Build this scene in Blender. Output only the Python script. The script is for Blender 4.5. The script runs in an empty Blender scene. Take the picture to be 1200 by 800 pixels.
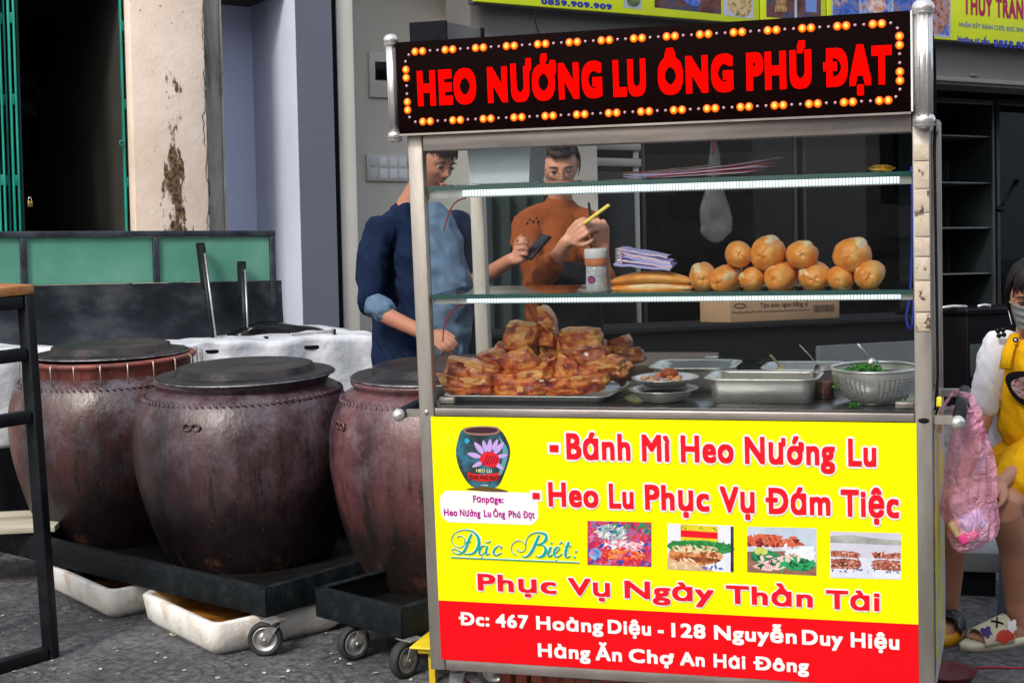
import bpy, bmesh, math, random, unicodedata
from mathutils import Vector, Matrix, noise
random.seed(7)
SC = bpy.context.scene
COL = SC.collection
V = Vector
rad = math.radians

# ------------------------------------------------------------------ frames
# "street frame": the sloping pavement is z=0, x runs along the cart's front, y away from the street.
# "house frame": true vertical; a along the shop front, b into the shop, c up.
E1 = V((0.65271186, 0.75583129, -0.05182935)); E2 = V((-0.75758231, 0.65061824, -0.05258278)); E3 = V((-0.00602259, 0.0735864, 0.99727066))
BM = Matrix(((E1.x, E2.x, E3.x, 0), (E1.y, E2.y, E3.y, 0), (E1.z, E2.z, E3.z, 0), (0, 0, 0, 1)))
G = BM.inverted()          # applied to every top-level object at the very end, so that true vertical becomes world z

# ------------------------------------------------------------------ camera
FOC = 1895.85
CP = V((1.637939, -4.200658, 1.645493)); YAW, PIT, ROL = 0.3122084, 0.1129249, -0.0378833
Fw = V((-math.sin(YAW)*math.cos(PIT), math.cos(YAW)*math.cos(PIT), -math.sin(PIT)))
Rt0 = V((math.cos(YAW), math.sin(YAW), 0)); Up0 = Rt0.cross(Fw)
Rt = math.cos(ROL)*Rt0+math.sin(ROL)*Up0; Up = -math.sin(ROL)*Rt0+math.cos(ROL)*Up0
cam = bpy.data.cameras.new('camera'); camo = bpy.data.objects.new('camera', cam); COL.objects.link(camo)
cam.sensor_width = 36; cam.lens = FOC/1200*36; cam.clip_start = 0.05; cam.clip_end = 3000
CM = Matrix(((Rt.x, Up.x, -Fw.x, CP.x), (Rt.y, Up.y, -Fw.y, CP.y), (Rt.z, Up.z, -Fw.z, CP.z), (0, 0, 0, 1)))
camo.matrix_world = G @ CM
SC.camera = camo

# ------------------------------------------------------------------ world, sun, exposure (final world frame)
SUN_EL, SUN_AZ = rad(40), rad(208)       # azimuth measured from +x counter-clockwise in the world
w = bpy.data.worlds.new('World'); SC.world = w; w.use_nodes = True
nt = w.node_tree; bg = nt.nodes['Background']
sky = nt.nodes.new('ShaderNodeTexSky'); sky.sky_type = 'NISHITA'; sky.sun_disc = False
sky.sun_elevation = SUN_EL; sky.sun_rotation = rad(90)-SUN_AZ; sky.dust_density = 4; sky.air_density = 1.0
mixw = nt.nodes.new('ShaderNodeMixRGB'); mixw.inputs[0].default_value = 0.45; mixw.inputs[2].default_value = (6.5, 6.8, 7.4, 1)
nt.links.new(sky.outputs[0], mixw.inputs[1]); nt.links.new(mixw.outputs[0], bg.inputs[0]); bg.inputs[1].default_value = 0.14
sl = bpy.data.lights.new('sun', 'SUN'); sl.energy = 2.0; sl.angle = rad(12); sl.color = (1.0, 0.96, 0.9)
so = bpy.data.objects.new('sun', sl); COL.objects.link(so)
sd = V((math.cos(SUN_AZ)*math.cos(SUN_EL), math.sin(SUN_AZ)*math.cos(SUN_EL), math.sin(SUN_EL)))
so.rotation_euler = sd.to_track_quat('Z', 'Y').to_euler(); so.location = (0, 0, 8)
SC.view_settings.view_transform = 'Standard'; SC.view_settings.look = 'None'
SC.view_settings.exposure = 0.40; SC.view_settings.gamma = 1
SC.render.engine = 'CYCLES'
SC.cycles.max_bounces = 10; SC.cycles.transparent_max_bounces = 24; SC.cycles.use_denoising = True

# ------------------------------------------------------------------ picking points
def ray(x, y):
    return Fw*FOC+Rt*(x-600)+Up*(400-y)
def at(x, y, X=None, Y=None, Z=None):
    d = ray(x, y)
    if X is not None: t = (X-CP.x)/d.x
    elif Y is not None: t = (Y-CP.y)/d.y
    else: t = (Z-CP.z)/d.z
    return CP+d*t
def ab(x, y, b=None, a=None, c=None):
    d = ray(x, y)
    if b is not None: t = (b-CP.dot(E2))/d.dot(E2)
    elif a is not None: t = (a-CP.dot(E1))/d.dot(E1)
    else: t = (c-CP.dot(E3))/d.dot(E3)
    P = CP+d*t
    return V((P.dot(E1), P.dot(E2), P.dot(E3)))
def toab(P): return V((P.dot(E1), P.dot(E2), P.dot(E3)))
def pxm(P): return FOC/((P-CP).dot(Fw))

# ------------------------------------------------------------------ materials
MT = {}
def _n(nt, t, **k):
    n = nt.nodes.new(t)
    for a, b in k.items(): setattr(n, a, b)
    return n
def pm(name, cols, scale=8, detail=6, stretch=(1, 1, 1), rough=(0.5, 0.5), metal=0.0, bump=0.0, bscale=None, spec=0.5,
       coat=0.0, emit=None, estr=0, dist=0.0, trans=0.0, alpha=1.0, sss=0, bdist=0.01, gen=False, layer=None, vary=0):
    """cols: [(pos, (r,g,b)), ...] spread by a noise; a few materials carry shade in their colour"""
    if name in MT: return MT[name]
    m = bpy.data.materials.new(name); m.use_nodes = True; nt = m.node_tree; L = nt.links.new
    b = nt.nodes['Principled BSDF']
    tc = _n(nt, 'ShaderNodeTexCoord'); mp = _n(nt, 'ShaderNodeMapping'); mp.inputs['Scale'].default_value = stretch
    L(tc.outputs['Object'], mp.inputs[0])
    nz = _n(nt, 'ShaderNodeTexNoise'); nz.inputs['Scale'].default_value = scale; nz.inputs['Detail'].default_value = detail
    nz.inputs['Roughness'].default_value = 0.62; nz.inputs['Distortion'].default_value = dist
    L(mp.outputs[0], nz.inputs['Vector'])
    if isinstance(cols, tuple): cols = [(0, cols)]
    if len(cols) > 1:
        cr = _n(nt, 'ShaderNodeValToRGB'); el = cr.color_ramp.elements
        while len(el) < len(cols): el.new(0.5)
        for e, (p, c) in zip(el, cols): e.position = p; e.color = (*c, 1)
        L(nz.outputs[0], cr.inputs[0]); colout = cr.outputs[0]
        if layer:   # second noise layer: (scale, stretch, lo, hi, colour, amount)
            s2, st2, lo, hi, c2, am = layer
            mp2 = _n(nt, 'ShaderNodeMapping'); mp2.inputs['Scale'].default_value = st2; L(tc.outputs['Object'], mp2.inputs[0])
            n2 = _n(nt, 'ShaderNodeTexNoise'); n2.inputs['Scale'].default_value = s2; n2.inputs['Detail'].default_value = 8; n2.inputs['Roughness'].default_value = .7
            L(mp2.outputs[0], n2.inputs['Vector'])
            mr = _n(nt, 'ShaderNodeMapRange'); mr.inputs[1].default_value = lo; mr.inputs[2].default_value = hi; mr.inputs[4].default_value = am
            L(n2.outputs[0], mr.inputs[0])
            mx = _n(nt, 'ShaderNodeMixRGB'); mx.inputs[2].default_value = (*c2, 1); L(mr.outputs[0], mx.inputs[0]); L(colout, mx.inputs[1]); colout = mx.outputs[0]
        if vary:    # every piece a little lighter or darker than the next
            oi = _n(nt, 'ShaderNodeObjectInfo'); mrv = _n(nt, 'ShaderNodeMapRange'); mrv.inputs[3].default_value = 1-vary; mrv.inputs[4].default_value = 1+vary*.4; L(oi.outputs['Random'], mrv.inputs[0])
            hs_ = _n(nt, 'ShaderNodeHueSaturation'); L(mrv.outputs[0], hs_.inputs['Value']); L(colout, hs_.inputs['Color']); colout = hs_.outputs[0]
        L(colout, b.inputs['Base Color'])
    else:
        b.inputs['Base Color'].default_value = (*cols[0][1], 1); colout = None
    if rough[0] != rough[1]:
        mr = _n(nt, 'ShaderNodeMapRange'); mr.inputs[1].default_value = 0.3; mr.inputs[2].default_value = 0.7
        mr.inputs[3].default_value = rough[0]; mr.inputs[4].default_value = rough[1]
        L(nz.outputs[0], mr.inputs[0]); L(mr.outputs[0], b.inputs['Roughness'])
    else: b.inputs['Roughness'].default_value = rough[0]
    b.inputs['Metallic'].default_value = metal; b.inputs['Specular IOR Level'].default_value = spec
    b.inputs['Coat Weight'].default_value = coat; b.inputs['Coat Roughness'].default_value = 0.12
    b.inputs['Transmission Weight'].default_value = trans; b.inputs['Alpha'].default_value = alpha
    if sss: b.inputs['Subsurface Weight'].default_value = sss; b.inputs['Subsurface Radius'].default_value = (0.01, 0.004, 0.002)
    if emit:
        b.inputs['Emission Color'].default_value = (*emit, 1); b.inputs['Emission Strength'].default_value = estr
    if bump:
        bn = _n(nt, 'ShaderNodeTexNoise'); bn.inputs['Scale'].default_value = bscale or scale*3; bn.inputs['Detail'].default_value = 6
        L(mp.outputs[0], bn.inputs['Vector'])
        bp = _n(nt, 'ShaderNodeBump'); bp.inputs['Strength'].default_value = bump; bp.inputs['Distance'].default_value = bdist
        L(bn.outputs[0], bp.inputs['Height']); L(bp.outputs[0], b.inputs['Normal'])
    MT[name] = m
    return m

def glass(name, tint, fac, rough=0.0, ior=1.45):
    m = bpy.data.materials.new(name); m.use_nodes = True; nt = m.node_tree; nt.nodes.remove(nt.nodes['Principled BSDF'])
    out = nt.nodes['Material Output']; L = nt.links.new
    t = _n(nt, 'ShaderNodeBsdfTransparent'); t.inputs[0].default_value = (*tint, 1)
    g = _n(nt, 'ShaderNodeBsdfGlossy'); g.inputs['Roughness'].default_value = rough
    lw = _n(nt, 'ShaderNodeFresnel'); lw.inputs['IOR'].default_value = ior
    mr = _n(nt, 'ShaderNodeMapRange'); mr.inputs[3].default_value = fac; mr.inputs[4].default_value = 1.0
    mx = _n(nt, 'ShaderNodeMixShader'); L(lw.outputs[0], mr.inputs[0]); L(mr.outputs[0], mx.inputs[0]); L(t.outputs[0], mx.inputs[1]); L(g.outputs[0], mx.inputs[2]); L(mx.outputs[0], out.inputs[0])
    MT[name] = m; return m

steel = pm('brushed_steel', [(0.3, (0.30, 0.275, 0.245)), (0.55, (0.42, 0.39, 0.35)), (0.75, (0.50, 0.47, 0.43))], scale=9, stretch=(1, 1, 0.25), rough=(0.32, 0.5), metal=0.75, bump=0.08, bscale=60)
steelh = pm('rail_steel', [(0.3, (0.30, 0.27, 0.25)), (0.6, (0.45, 0.40, 0.37)), (0.75, (0.52, 0.47, 0.44))], scale=7, stretch=(0.3, 1, 1), rough=(0.28, 0.45), metal=0.75, bump=0.08, bscale=50)
steelp = pm('polished_steel', [(0.3, (0.70, 0.68, 0.66)), (0.7, (0.85, 0.83, 0.81))], scale=12, rough=(0.2, 0.36), metal=.75, bump=0.05, bscale=30)
steelg = pm('galvanised_steel', [(0.3, (0.33, 0.34, 0.34)), (0.7, (0.5, 0.5, 0.5))], scale=20, rough=(0.35, 0.55), metal=0.8)
bowlm = pm('bowl_steel', [(0.3, (0.66, 0.67, 0.64)), (0.7, (0.80, 0.80, 0.77))], scale=15, rough=(0.24, 0.36), metal=0.7, bump=0.03)
blackp = pm('black_paint', [(0.35, (0.003, 0.005, 0.007)), (0.7, (0.010, 0.013, 0.016))], scale=14, rough=(0.35, 0.65), bump=0.15, bscale=80, spec=.25)
blackm = pm('black_matt', [(0.3, (0.006, 0.007, 0.009)), (0.7, (0.010, 0.011, 0.013))], scale=6, rough=(0.7, 0.9), spec=0.1)
blackg = pm('black_gloss', (0.004, 0.004, 0.005), rough=(0.22, 0.22), spec=0.2)
rubber = pm('rubber', [(0.3, (0.012, 0.012, 0.013)), (0.7, (0.03, 0.03, 0.03))], scale=30, rough=(0.6, 0.8))
whitep = pm('white_plastic', [(0.3, (0.72, 0.73, 0.74)), (0.7, (0.82, 0.82, 0.82))], scale=10, rough=(0.35, 0.45))
pane = glass('window_pane', (0.97, 0.99, 0.985), 0.0, ior=1.38)
sidepane = glass('side_pane', (0.93, 0.96, 0.96), 0.0, ior=1.06)
shelfg = glass('shelf_glass', (0.84, 0.94, 0.92), 0.02, ior=1.25)
darkglass = glass('dark_cabinet_glass', (0.22, 0.30, 0.33), 0.0, ior=1.25)
shelfe = pm('glass_edge', (0.02, 0.10, 0.09), rough=(0.1, 0.1), spec=0.8)

# ------------------------------------------------------------------ mesh builder
class MB:
    def __init__(s): s.v = []; s.f = []; s.m = []; s.s = []
    def add(s, vs, fs, mi=0, smooth=False):
        o = len(s.v); s.v += [V(p) for p in vs]
        for f in fs: s.f.append([i+o for i in f]); s.m.append(mi); s.s.append(smooth)
        return s
    def join(s, o, M=None):
        k = len(s.v); s.v += [(M @ p) if M else p.copy() for p in o.v]; s.f += [[i+k for i in f] for f in o.f]; s.m += o.m; s.s += o.s; return s
    def box(s, x0, x1, y0, y1, z0, z1, mi=0, bev=0.0, M=None):
        bm = bmesh.new(); bmesh.ops.create_cube(bm, size=1)
        sx, sy, sz = abs(x1-x0), abs(y1-y0), abs(z1-z0)
        for v in bm.verts: v.co = V(((x0+x1)/2+v.co.x*sx, (y0+y1)/2+v.co.y*sy, (z0+z1)/2+v.co.z*sz))
        if bev: bmesh.ops.bevel(bm, geom=bm.edges[:], offset=min(bev, sx*.45, sy*.45, sz*.45), segments=2, profile=0.5, affect='EDGES')
        s.frombm(bm, mi, bool(bev), M); return s
    def frombm(s, bm, mi=0, smooth=False, M=None):
        bm.verts.index_update()
        s.add([(M @ v.co) if M else v.co for v in bm.verts], [[v.index for v in f.verts] for f in bm.faces], mi, smooth); bm.free()
    def tube(s, pts, r, n=10, mi=0, cap=True, smooth=True, closed=False, flat=1.0):
        pts = [V(p) for p in pts]; k = len(pts); rs = r if isinstance(r, (list, tuple)) else [r]*k
        T = []
        for i in range(k):
            a = pts[i-1] if (i > 0 or closed) else pts[i]; b = pts[(i+1) % k] if (i < k-1 or closed) else pts[i]
            T.append((b-a).normalized())
        up = V((0, 0, 1)) if abs(T[0].z) < 0.9 else V((1, 0, 0))
        N = (up-T[0]*up.dot(T[0])).normalized(); vs = []; fs = []
        for i in range(k):
            N = (N-T[i]*N.dot(T[i])).normalized(); Bn = T[i].cross(N)
            for j in range(n):
                t = 2*math.pi*j/n; vs.append(pts[i]+N*math.cos(t)*rs[i]*flat+Bn*math.sin(t)*rs[i])
        for i in range(k-1+(1 if closed else 0)):
            for j in range(n): fs.append([i*n+j, i*n+(j+1) % n, ((i+1) % k)*n+(j+1) % n, ((i+1) % k)*n+j])
        if cap and not closed: fs += [list(range(n))[::-1], [(k-1)*n+j for j in range(n)]]
        return s.add(vs, fs, mi, smooth)
    def bar(s, p, q, r, mi=0, n=10): return s.tube([p, q], r, n=n, mi=mi)
    def rod(s, p, q, wx, wy, mi=0, up=V((0, 0, 1)), bev=0.0):
        """rectangular bar from p to q"""
        p = V(p); q = V(q); T = (q-p); l = T.length; T.normalize()
        if abs(T.dot(up)) > .95: up = V((0, 1, 0))
        X = T.cross(up).normalized(); Y = X.cross(T)
        M = Matrix(((X.x, Y.x, T.x, p.x), (X.y, Y.y, T.y, p.y), (X.z, Y.z, T.z, p.z), (0, 0, 0, 1)))
        return s.box(-wx/2, wx/2, -wy/2, wy/2, 0, l, mi, bev, M)
    def lathe(s, prof, n=32, mi=0, M=None, smooth=True, sx=1, sy=1):
        vs = []; fs = []; k = len(prof)
        for (r, z) in prof:
            for j in range(n):
                t = 2*math.pi*j/n; p = V((r*math.cos(t)*sx, r*math.sin(t)*sy, z)); vs.append((M @ p) if M else p)
        for i in range(k-1):
            for j in range(n): fs.append([i*n+j, i*n+(j+1) % n, (i+1)*n+(j+1) % n, (i+1)*n+j])
        return s.add(vs, fs, mi, smooth)
    def ball(s, c, r, n=16, mi=0, M=None, sc=(1, 1, 1)):
        c = V(c); vs = [V((0, 0, -r))]; m = n//2
        for i in range(1, m):
            p = -math.pi/2+math.pi*i/m
            for j in range(n): vs.append(V((r*math.cos(p)*math.cos(2*math.pi*j/n), r*math.cos(p)*math.sin(2*math.pi*j/n), r*math.sin(p))))
        vs.append(V((0, 0, r))); fs = []
        for j in range(n):
            fs.append([0, 1+(j+1) % n, 1+j]); fs.append([len(vs)-1, 1+(m-2)*n+j, 1+(m-2)*n+(j+1) % n])
        for i in range(m-2):
            for j in range(n): fs.append([1+i*n+j, 1+i*n+(j+1) % n, 1+(i+1)*n+(j+1) % n, 1+(i+1)*n+j])
        vs = [V((p.x*sc[0], p.y*sc[1], p.z*sc[2])) for p in vs]
        vs = [((M @ p) if M else p)+c for p in vs]
        return s.add(vs, fs, mi, True)
    def prism(s, poly, y0, y1, mi=0, plane='XZ'):
        n = len(poly)
        g = (lambda a, b, d: V((a, d, b))) if plane == 'XZ' else (lambda a, b, d: V((a, b, d)))
        vs = [g(a, b, y0) for a, b in poly]+[g(a, b, y1) for a, b in poly]
        fs = [list(range(n)), list(range(n, 2*n))[::-1]]+[[i, i+n, (i+1) % n+n, (i+1) % n] for i in range(n)]
        return s.add(vs, fs, mi)
    def grid(s, fn, nu, nv, mi=0, smooth=True):
        vs = [fn(i/nu, j/nv) for j in range(nv+1) for i in range(nu+1)]
        fs = [[j*(nu+1)+i, j*(nu+1)+i+1, (j+1)*(nu+1)+i+1, (j+1)*(nu+1)+i] for j in range(nv) for i in range(nu)]
        return s.add(vs, fs, mi, smooth)

def mesh_of(name, mb, mats):
    me = bpy.data.meshes.new(name); me.from_pydata(mb.v, [], mb.f)
    for m in mats: me.materials.append(m)
    me.polygons.foreach_set('material_index', mb.m); me.polygons.foreach_set('use_smooth', mb.s)
    me.update(); return me
def fixn(me):
    bm = bmesh.new(); bm.from_mesh(me); bmesh.ops.recalc_face_normals(bm, faces=bm.faces); bm.to_mesh(me); bm.free()
def obj(name, mb, mat, parent=None, fix=True):
    mats = mat if isinstance(mat, (list, tuple)) else [mat]
    me = mesh_of(name, mb, mats) if isinstance(mb, MB) else mb
    if fix and isinstance(mb, MB): fixn(me)
    o = bpy.data.objects.new(name, me); COL.objects.link(o)
    if parent: o.parent = parent
    return o
def tag(o, label=None, cat=None, group=None, kind=None):
    if label: o['label'] = label
    if cat: o['category'] = cat
    if group: o['group'] = group
    if kind: o['kind'] = kind
    return o
def thing(name, label, cat, loc=(0, 0, 0), group=None, M=None):
    o = bpy.data.objects.new(name, None); COL.objects.link(o); o.empty_display_size = .1
    o.matrix_world = M if M is not None else Matrix.Translation(V(loc))
    return tag(o, label, cat, group)
def local(mb, root):
    """mesh given in frame coordinates -> local to a translated root"""
    inv = root.matrix_basis.inverted(); mb.v = [inv @ p for p in mb.v]; return mb
def house(name, label, cat, group=None, loc=(0, 0, 0)):
    return thing(name, label, cat, group=group, M=BM @ Matrix.Translation(V(loc)))
def dup(root, label=None, loc=None, group=None):
    r = root.copy(); COL.objects.link(r)
    if label: r['label'] = label
    if group: r['group'] = group
    if loc is not None: r.location = loc
    for ch in list(root.children):
        c = ch.copy(); COL.objects.link(c); c.parent = r
        for g in list(ch.children):
            d = g.copy(); COL.objects.link(d); d.parent = c
    return r
def nz3(p, s=1.0, seed=0): return noise.noise(V((p[0]*s+seed*7.1, p[1]*s-seed*3.3, p[2]*s+seed*1.7)))

# ------------------------------------------------------------------ lettering
_g = {}
def _text_mesh(body, off):
    cu = bpy.data.curves.new('t', 'FONT'); cu.body = body; cu.size = 1; cu.offset = off; cu.resolution_u = 4
    o = bpy.data.objects.new('t', cu); COL.objects.link(o)
    dg = bpy.context.evaluated_depsgraph_get(); e = o.evaluated_get(dg); me = e.to_mesh()
    vs = [v.co.copy() for v in me.vertices]; fs = [list(p.vertices) for p in me.polygons]
    e.to_mesh_clear(); bpy.data.objects.remove(o); bpy.data.curves.remove(cu)
    return vs, fs
def glyph(ch, off):
    k = (ch, round(off, 4))
    if k not in _g: _g[k] = _text_mesh(ch, off)
    return _g[k]
def adv(ch):
    k = ('adv', ch)
    if k not in _g:
        a = max(v.x for v in _text_mesh(ch+'|', 0)[0]); b = max(v.x for v in _text_mesh('|', 0)[0]); _g[k] = a-b
    return _g[k]
def layout(body, off, single=True):
    """pen layout -> verts (x,y), faces; lower-case a is set single-storey, its accents placed by hand"""
    vs = []; fs = []; x = 0
    def put(ch, dx, dy, sx=1, sy=1):
        a, b = glyph(ch, 0); o = len(vs)
        if ch == '?': a = [V((v.x, max(v.y, .22), 0)) for v in a]      # only the hook, without the point
        vs.extend([(v.x*sx+dx, v.y*sy+dy) for v in a]); fs.extend([[i+o for i in f] for f in b])
    for ch in body:
        d = unicodedata.normalize('NFD', ch)
        if single and d[0] == 'a':
            put('\u0251', x, 0); c = x+adv('\u0251')*.5; h = .06
            for m in d[1:]:
                if m == '\u0323': put('.', c-adv('.')/2, -.2)
                elif m == '\u0302': put('\u02c6', c-adv('\u02c6')/2, 0); h = .20
                elif m == '\u0306': put('\u02d8', c-adv('\u02d8')/2, 0); h = .20
                elif m == '\u0309': put('?', c-adv('?')*.5*.55+.02, .40, .55, .36)
            for m in d[1:]:
                if m == '\u0301': put('\u00b4', c-adv('\u00b4')/2, h)
                elif m == '\u0300': put('`', c-adv('`')/2-(.02 if h > .1 else 0), h)
            x += adv('\u0251')
        elif ch == '\u0110':
            put('D', x, 0); o = len(vs); vs.extend([(x-.03, .33), (x+.33, .33), (x+.33, .40), (x-.03, .40)]); fs.append([o, o+1, o+2, o+3]); x += adv('D')
        elif '\u031b' in d and d[0] in 'Oo':
            h = .73 if d[0] == 'O' else .53
            put(d[0], x, 0); put('\u2019', x+adv(d[0])-.16, h-.66)
            if '\u0301' in d: put('\u00b4', x+adv(d[0])*.5-adv('\u00b4')/2, h-.47)
            if '\u0323' in d: put('.', x+adv(d[0])*.5-adv('.')/2, -.2)
            x += adv(d[0])+.04
        elif ch == ' ': x += .28
        else:
            put(ch, x, 0); x += adv(ch)
        x += off*1.5
    return vs, fs
CAPH = 0.727
def word(body, x0, x1, zb, cap, off=.028, out=0, single=True, y=0, M=None):
    """MB of one word in the XZ plane between x0 and x1, base line zb, capital height cap; out = extra outline.
    strokes are thickened by laying shifted copies a hair apart"""
    core, fc = layout(body, off, single)
    lo = min(v[0] for v in core)-off; hi = max(v[0] for v in core)+off
    k = (x1-x0)/(hi-lo); s = cap/(CAPH+2*off)
    mb = MB(); n = 12 if out else 8; R = off+out; st = 1.1e-4
    shifts = [(0, 0)]+([(math.cos(2*math.pi*i/n), math.sin(2*math.pi*i/n)) for i in range(n)] if out else [(a*.95, b*.95) for a in (-1, 0, 1) for b in (-1, 0, 1) if a or b])
    if out > .045: shifts += [(a*.5, b*.5) for a, b in shifts[1::2]]
    ro = out*s                                   # outline has the same width both ways
    for i, (a, b) in enumerate(shifts):
        for q, f in enumerate(fc):
            mb.add([(x0+(core[j][0]-lo)*k+a*(off*k+ro), y-i*st-(q % 97)*1e-6, zb+(core[j][1]+off)*s+b*(off*s+ro)) for j in f], [list(range(len(f)))])
    # face normals all towards the reader
    for i, f in enumerate(mb.f):
        p = [mb.v[j] for j in f[:3]]
        if (p[1]-p[0]).cross(p[2]-p[0]).y > 0: mb.f[i] = f[::-1]
    if M: mb.v = [M @ p for p in mb.v]
    return mb
# ================================================================== FOOD CART (street frame, front plane y = 0)
W = 1.40; DEP = 0.535; ZB, ZT = 0.20, 0.959      # lower body
cart = thing('food_cart', 'stainless steel street food cart with yellow banner, glass case and red lit sign', 'food cart', (0, 0, 0))
PW = 0.044
def post(x, y, z0, z1, wx=PW, wy=0.03): obj('post', MB().box(x, x+wx, y, y+wy, z0, z1, bev=.003), steel, cart)
post(0, 0, ZB, 1.735); post(W-PW, 0, ZB, 1.735)
post(0, DEP-.03, ZB, 1.70); post(W-PW, DEP-.03, ZB, 1.70)
def rail(x0, x1, y0, y1, z0, z1): obj('rail', MB().box(x0, x1, y0, y1, z0, z1, bev=.0025), steelh, cart)
rail(PW+.001, W-PW-.001, .002, .028, .934, .957); rail(PW+.001, W-PW-.001, .002, .028, ZB, ZB+.032)
rail(PW+.001, W-PW-.001, DEP-.028, DEP-.002, .925, .955); rail(PW+.001, W-PW-.001, DEP-.028, DEP-.002, ZB, ZB+.032)
for x in (.004, W-.030):
    rail(x, x+.026, .032, DEP-.032, .925, .955); rail(x, x+.026, .032, DEP-.032, ZB, ZB+.03); rail(x, x+.026, .032, DEP-.032, 1.672, 1.70)
rail(PW+.001, W-PW-.001, .001, .030, 1.672, 1.716); rail(PW+.001, W-PW-.001, DEP-.028, DEP-.002, 1.672, 1.70)
obj('counter_top', MB().box(.012, W-.012, .012, DEP-.012, .9575, .9635, bev=.001), pm('counter_steel', [(0.3, (0.12, 0.125, 0.13)), (0.7, (0.24, 0.24, 0.24))], scale=5, rough=(.2, .35), metal=.9), cart)
obj('bottom_shelf', MB().box(.03, W-.03, .035, DEP-.03, .236, .240), steelg, cart)
obj('roof_panel', MB().box(.004, W-.004, .034, DEP-.002, 1.7005, 1.705), steelg, cart)
# back and side panels of the lower body
obj('side_panel', MB().box(.003, .006, .031, DEP-.031, ZB+.03, .925), steelg, cart)
obj('back_panel', MB().box(PW, W-PW, DEP-.012, DEP-.009, ZB+.033, .925), steelg, cart)
# glass
obj('glass_pane', MB().add([(PW+.002, .008, .9645), (W-PW-.002, .008, .9645), (W-PW-.002, .008, 1.671), (PW+.002, .008, 1.671)], [[0, 1, 2, 3]]), pane, cart, fix=False)
for x in (.012, W-.012): obj('glass_pane', MB().add([(x, .031, .9645), (x, DEP-.031, .9645), (x, DEP-.031, 1.671), (x, .031, 1.671)], [[0, 1, 2, 3]]), sidepane, cart, fix=False)
ledm = bpy.data.materials.new('led_strip'); ledm.use_nodes = True
def _led():
    nt = ledm.node_tree; b = nt.nodes['Principled BSDF']; L = nt.links.new
    tc = _n(nt, 'ShaderNodeTexCoord'); sp = _n(nt, 'ShaderNodeSeparateXYZ'); L(tc.outputs['Object'], sp.inputs[0])
    m1 = _n(nt, 'ShaderNodeMath', operation='MULTIPLY'); m1.inputs[1].default_value = 2*math.pi/.0085; L(sp.outputs[0], m1.inputs[0])
    m2 = _n(nt, 'ShaderNodeMath', operation='SINE'); L(m1.outputs[0], m2.inputs[0])
    mr = _n(nt, 'ShaderNodeMapRange'); mr.inputs[1].default_value = -.6; mr.inputs[2].default_value = .5; mr.inputs[3].default_value = .22; mr.inputs[4].default_value = 1.15; L(m2.outputs[0], mr.inputs[0])
    b.inputs['Base Color'].default_value = (.5, .55, .55, 1); b.inputs['Emission Color'].default_value = (.80, .95, 1, 1); L(mr.outputs[0], b.inputs['Emission Strength'])
_led()
tealtop = pm('shelf_channel', [(0.3, (0.35, 0.40, 0.38)), (0.7, (0.55, 0.58, 0.55))], scale=20, rough=(.3, .4), metal=.5)
for zt, dp, lh in ((1.5745, .27, .017), (1.2745, .27, .011)):
    mb = MB(); x0, x1 = PW+.004, W-PW-.004
    y0, y1 = .016, .016+dp; z0, z1 = zt-.012, zt
    vs = [(x0, y0, z0), (x1, y0, z0), (x1, y1, z0), (x0, y1, z0), (x0, y0, z1), (x1, y0, z1), (x1, y1, z1), (x0, y1, z1)]
    mb.add(vs, [[4, 5, 6, 7], [3, 2, 1, 0], [1, 2, 6, 5], [2, 3, 7, 6], [3, 0, 4, 7]], 0); mb.add(vs, [[0, 1, 5, 4]], 1)
    sh = obj('glass_shelf', mb, [shelfg, shelfe], cart, fix=False)
    obj('led_strip', MB().box(x0+.10, x1-.03, y0+.001, y0+.010, z0-.001-lh, z0-.001, bev=.002), ledm, sh)
    obj('strip_channel', MB().box(x0, x1, y0+.0105, y0+.016, z0-.004-lh, z0-.001), tealtop, sh)
# small steel clips at the corners of the front pane
for x in (PW+.004, W-PW-.052): obj('glass_clip', MB().box(x, x+.048, .030, .052, .9645, .983, bev=.003), steel, cart)
obj('bolt', MB().ball((.022, -.001, .945), .008, sc=(1, .5, 1)), steelg, cart)
obj('bolt', MB().ball((W-.022, -.001, .94), .011, sc=(1.3, .4, .6)), blackm, cart)
# worn tape on the right post
tape = pm('peeling_tape', [(0.0, (.05, .03, .03)), (.40, (.10, .05, .05)), (.43, (.50, .42, .32)), (.8, (.58, .50, .40))], scale=26, stretch=(1, 1, .7), rough=(.5, .7), bump=.4, bscale=60)
mb = MB()
for i, (z0, z1) in enumerate(((1.64, 1.60), (1.597, 1.53), (1.528, 1.47), (1.468, 1.41), (1.407, 1.36), (1.357, 1.30), (1.297, 1.22), (1.216, 1.17))):
    mb.box(W-PW+.003+.002*(i % 2), W-.003, -.0035, -.001, z1, z0, bev=.001)
obj('tape_strip', mb, tape, cart)
# coloured wires
def wire(pts, r, m, name='wire', par=cart):
    # smooth the polyline a little
    P = [V(p) for p in pts]; Q = []
    for i in range(len(P)-1):
        a = P[max(i-1, 0)]; b = P[i]; c = P[i+1]; d = P[min(i+2, len(P)-1)]
        for t in (0, .25, .5, .75):
            Q.append(0.5*((2*b)+(c-a)*t+(2*a-5*b+4*c-d)*t*t+(3*b-a-3*c+d)*t**3))
    Q.append(P[-1]); return obj(name, MB().tube(Q, r, n=6), m, par)
redw = pm('red_wire', (.5, .02, .02), rough=(.4, .4)); bluew = pm('blue_wire', (.01, .05, .5), rough=(.4, .4))
wire([at(546, 232, Y=.03), at(534, 237, Y=.05), at(526, 250, Y=.06), at(520, 270, Y=.06)], .002, redw)
wire([at(545, 356, Y=.03), at(532, 362, Y=.05), at(521, 380, Y=.06), at(519, 400, Y=.06)], .002, redw)
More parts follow.
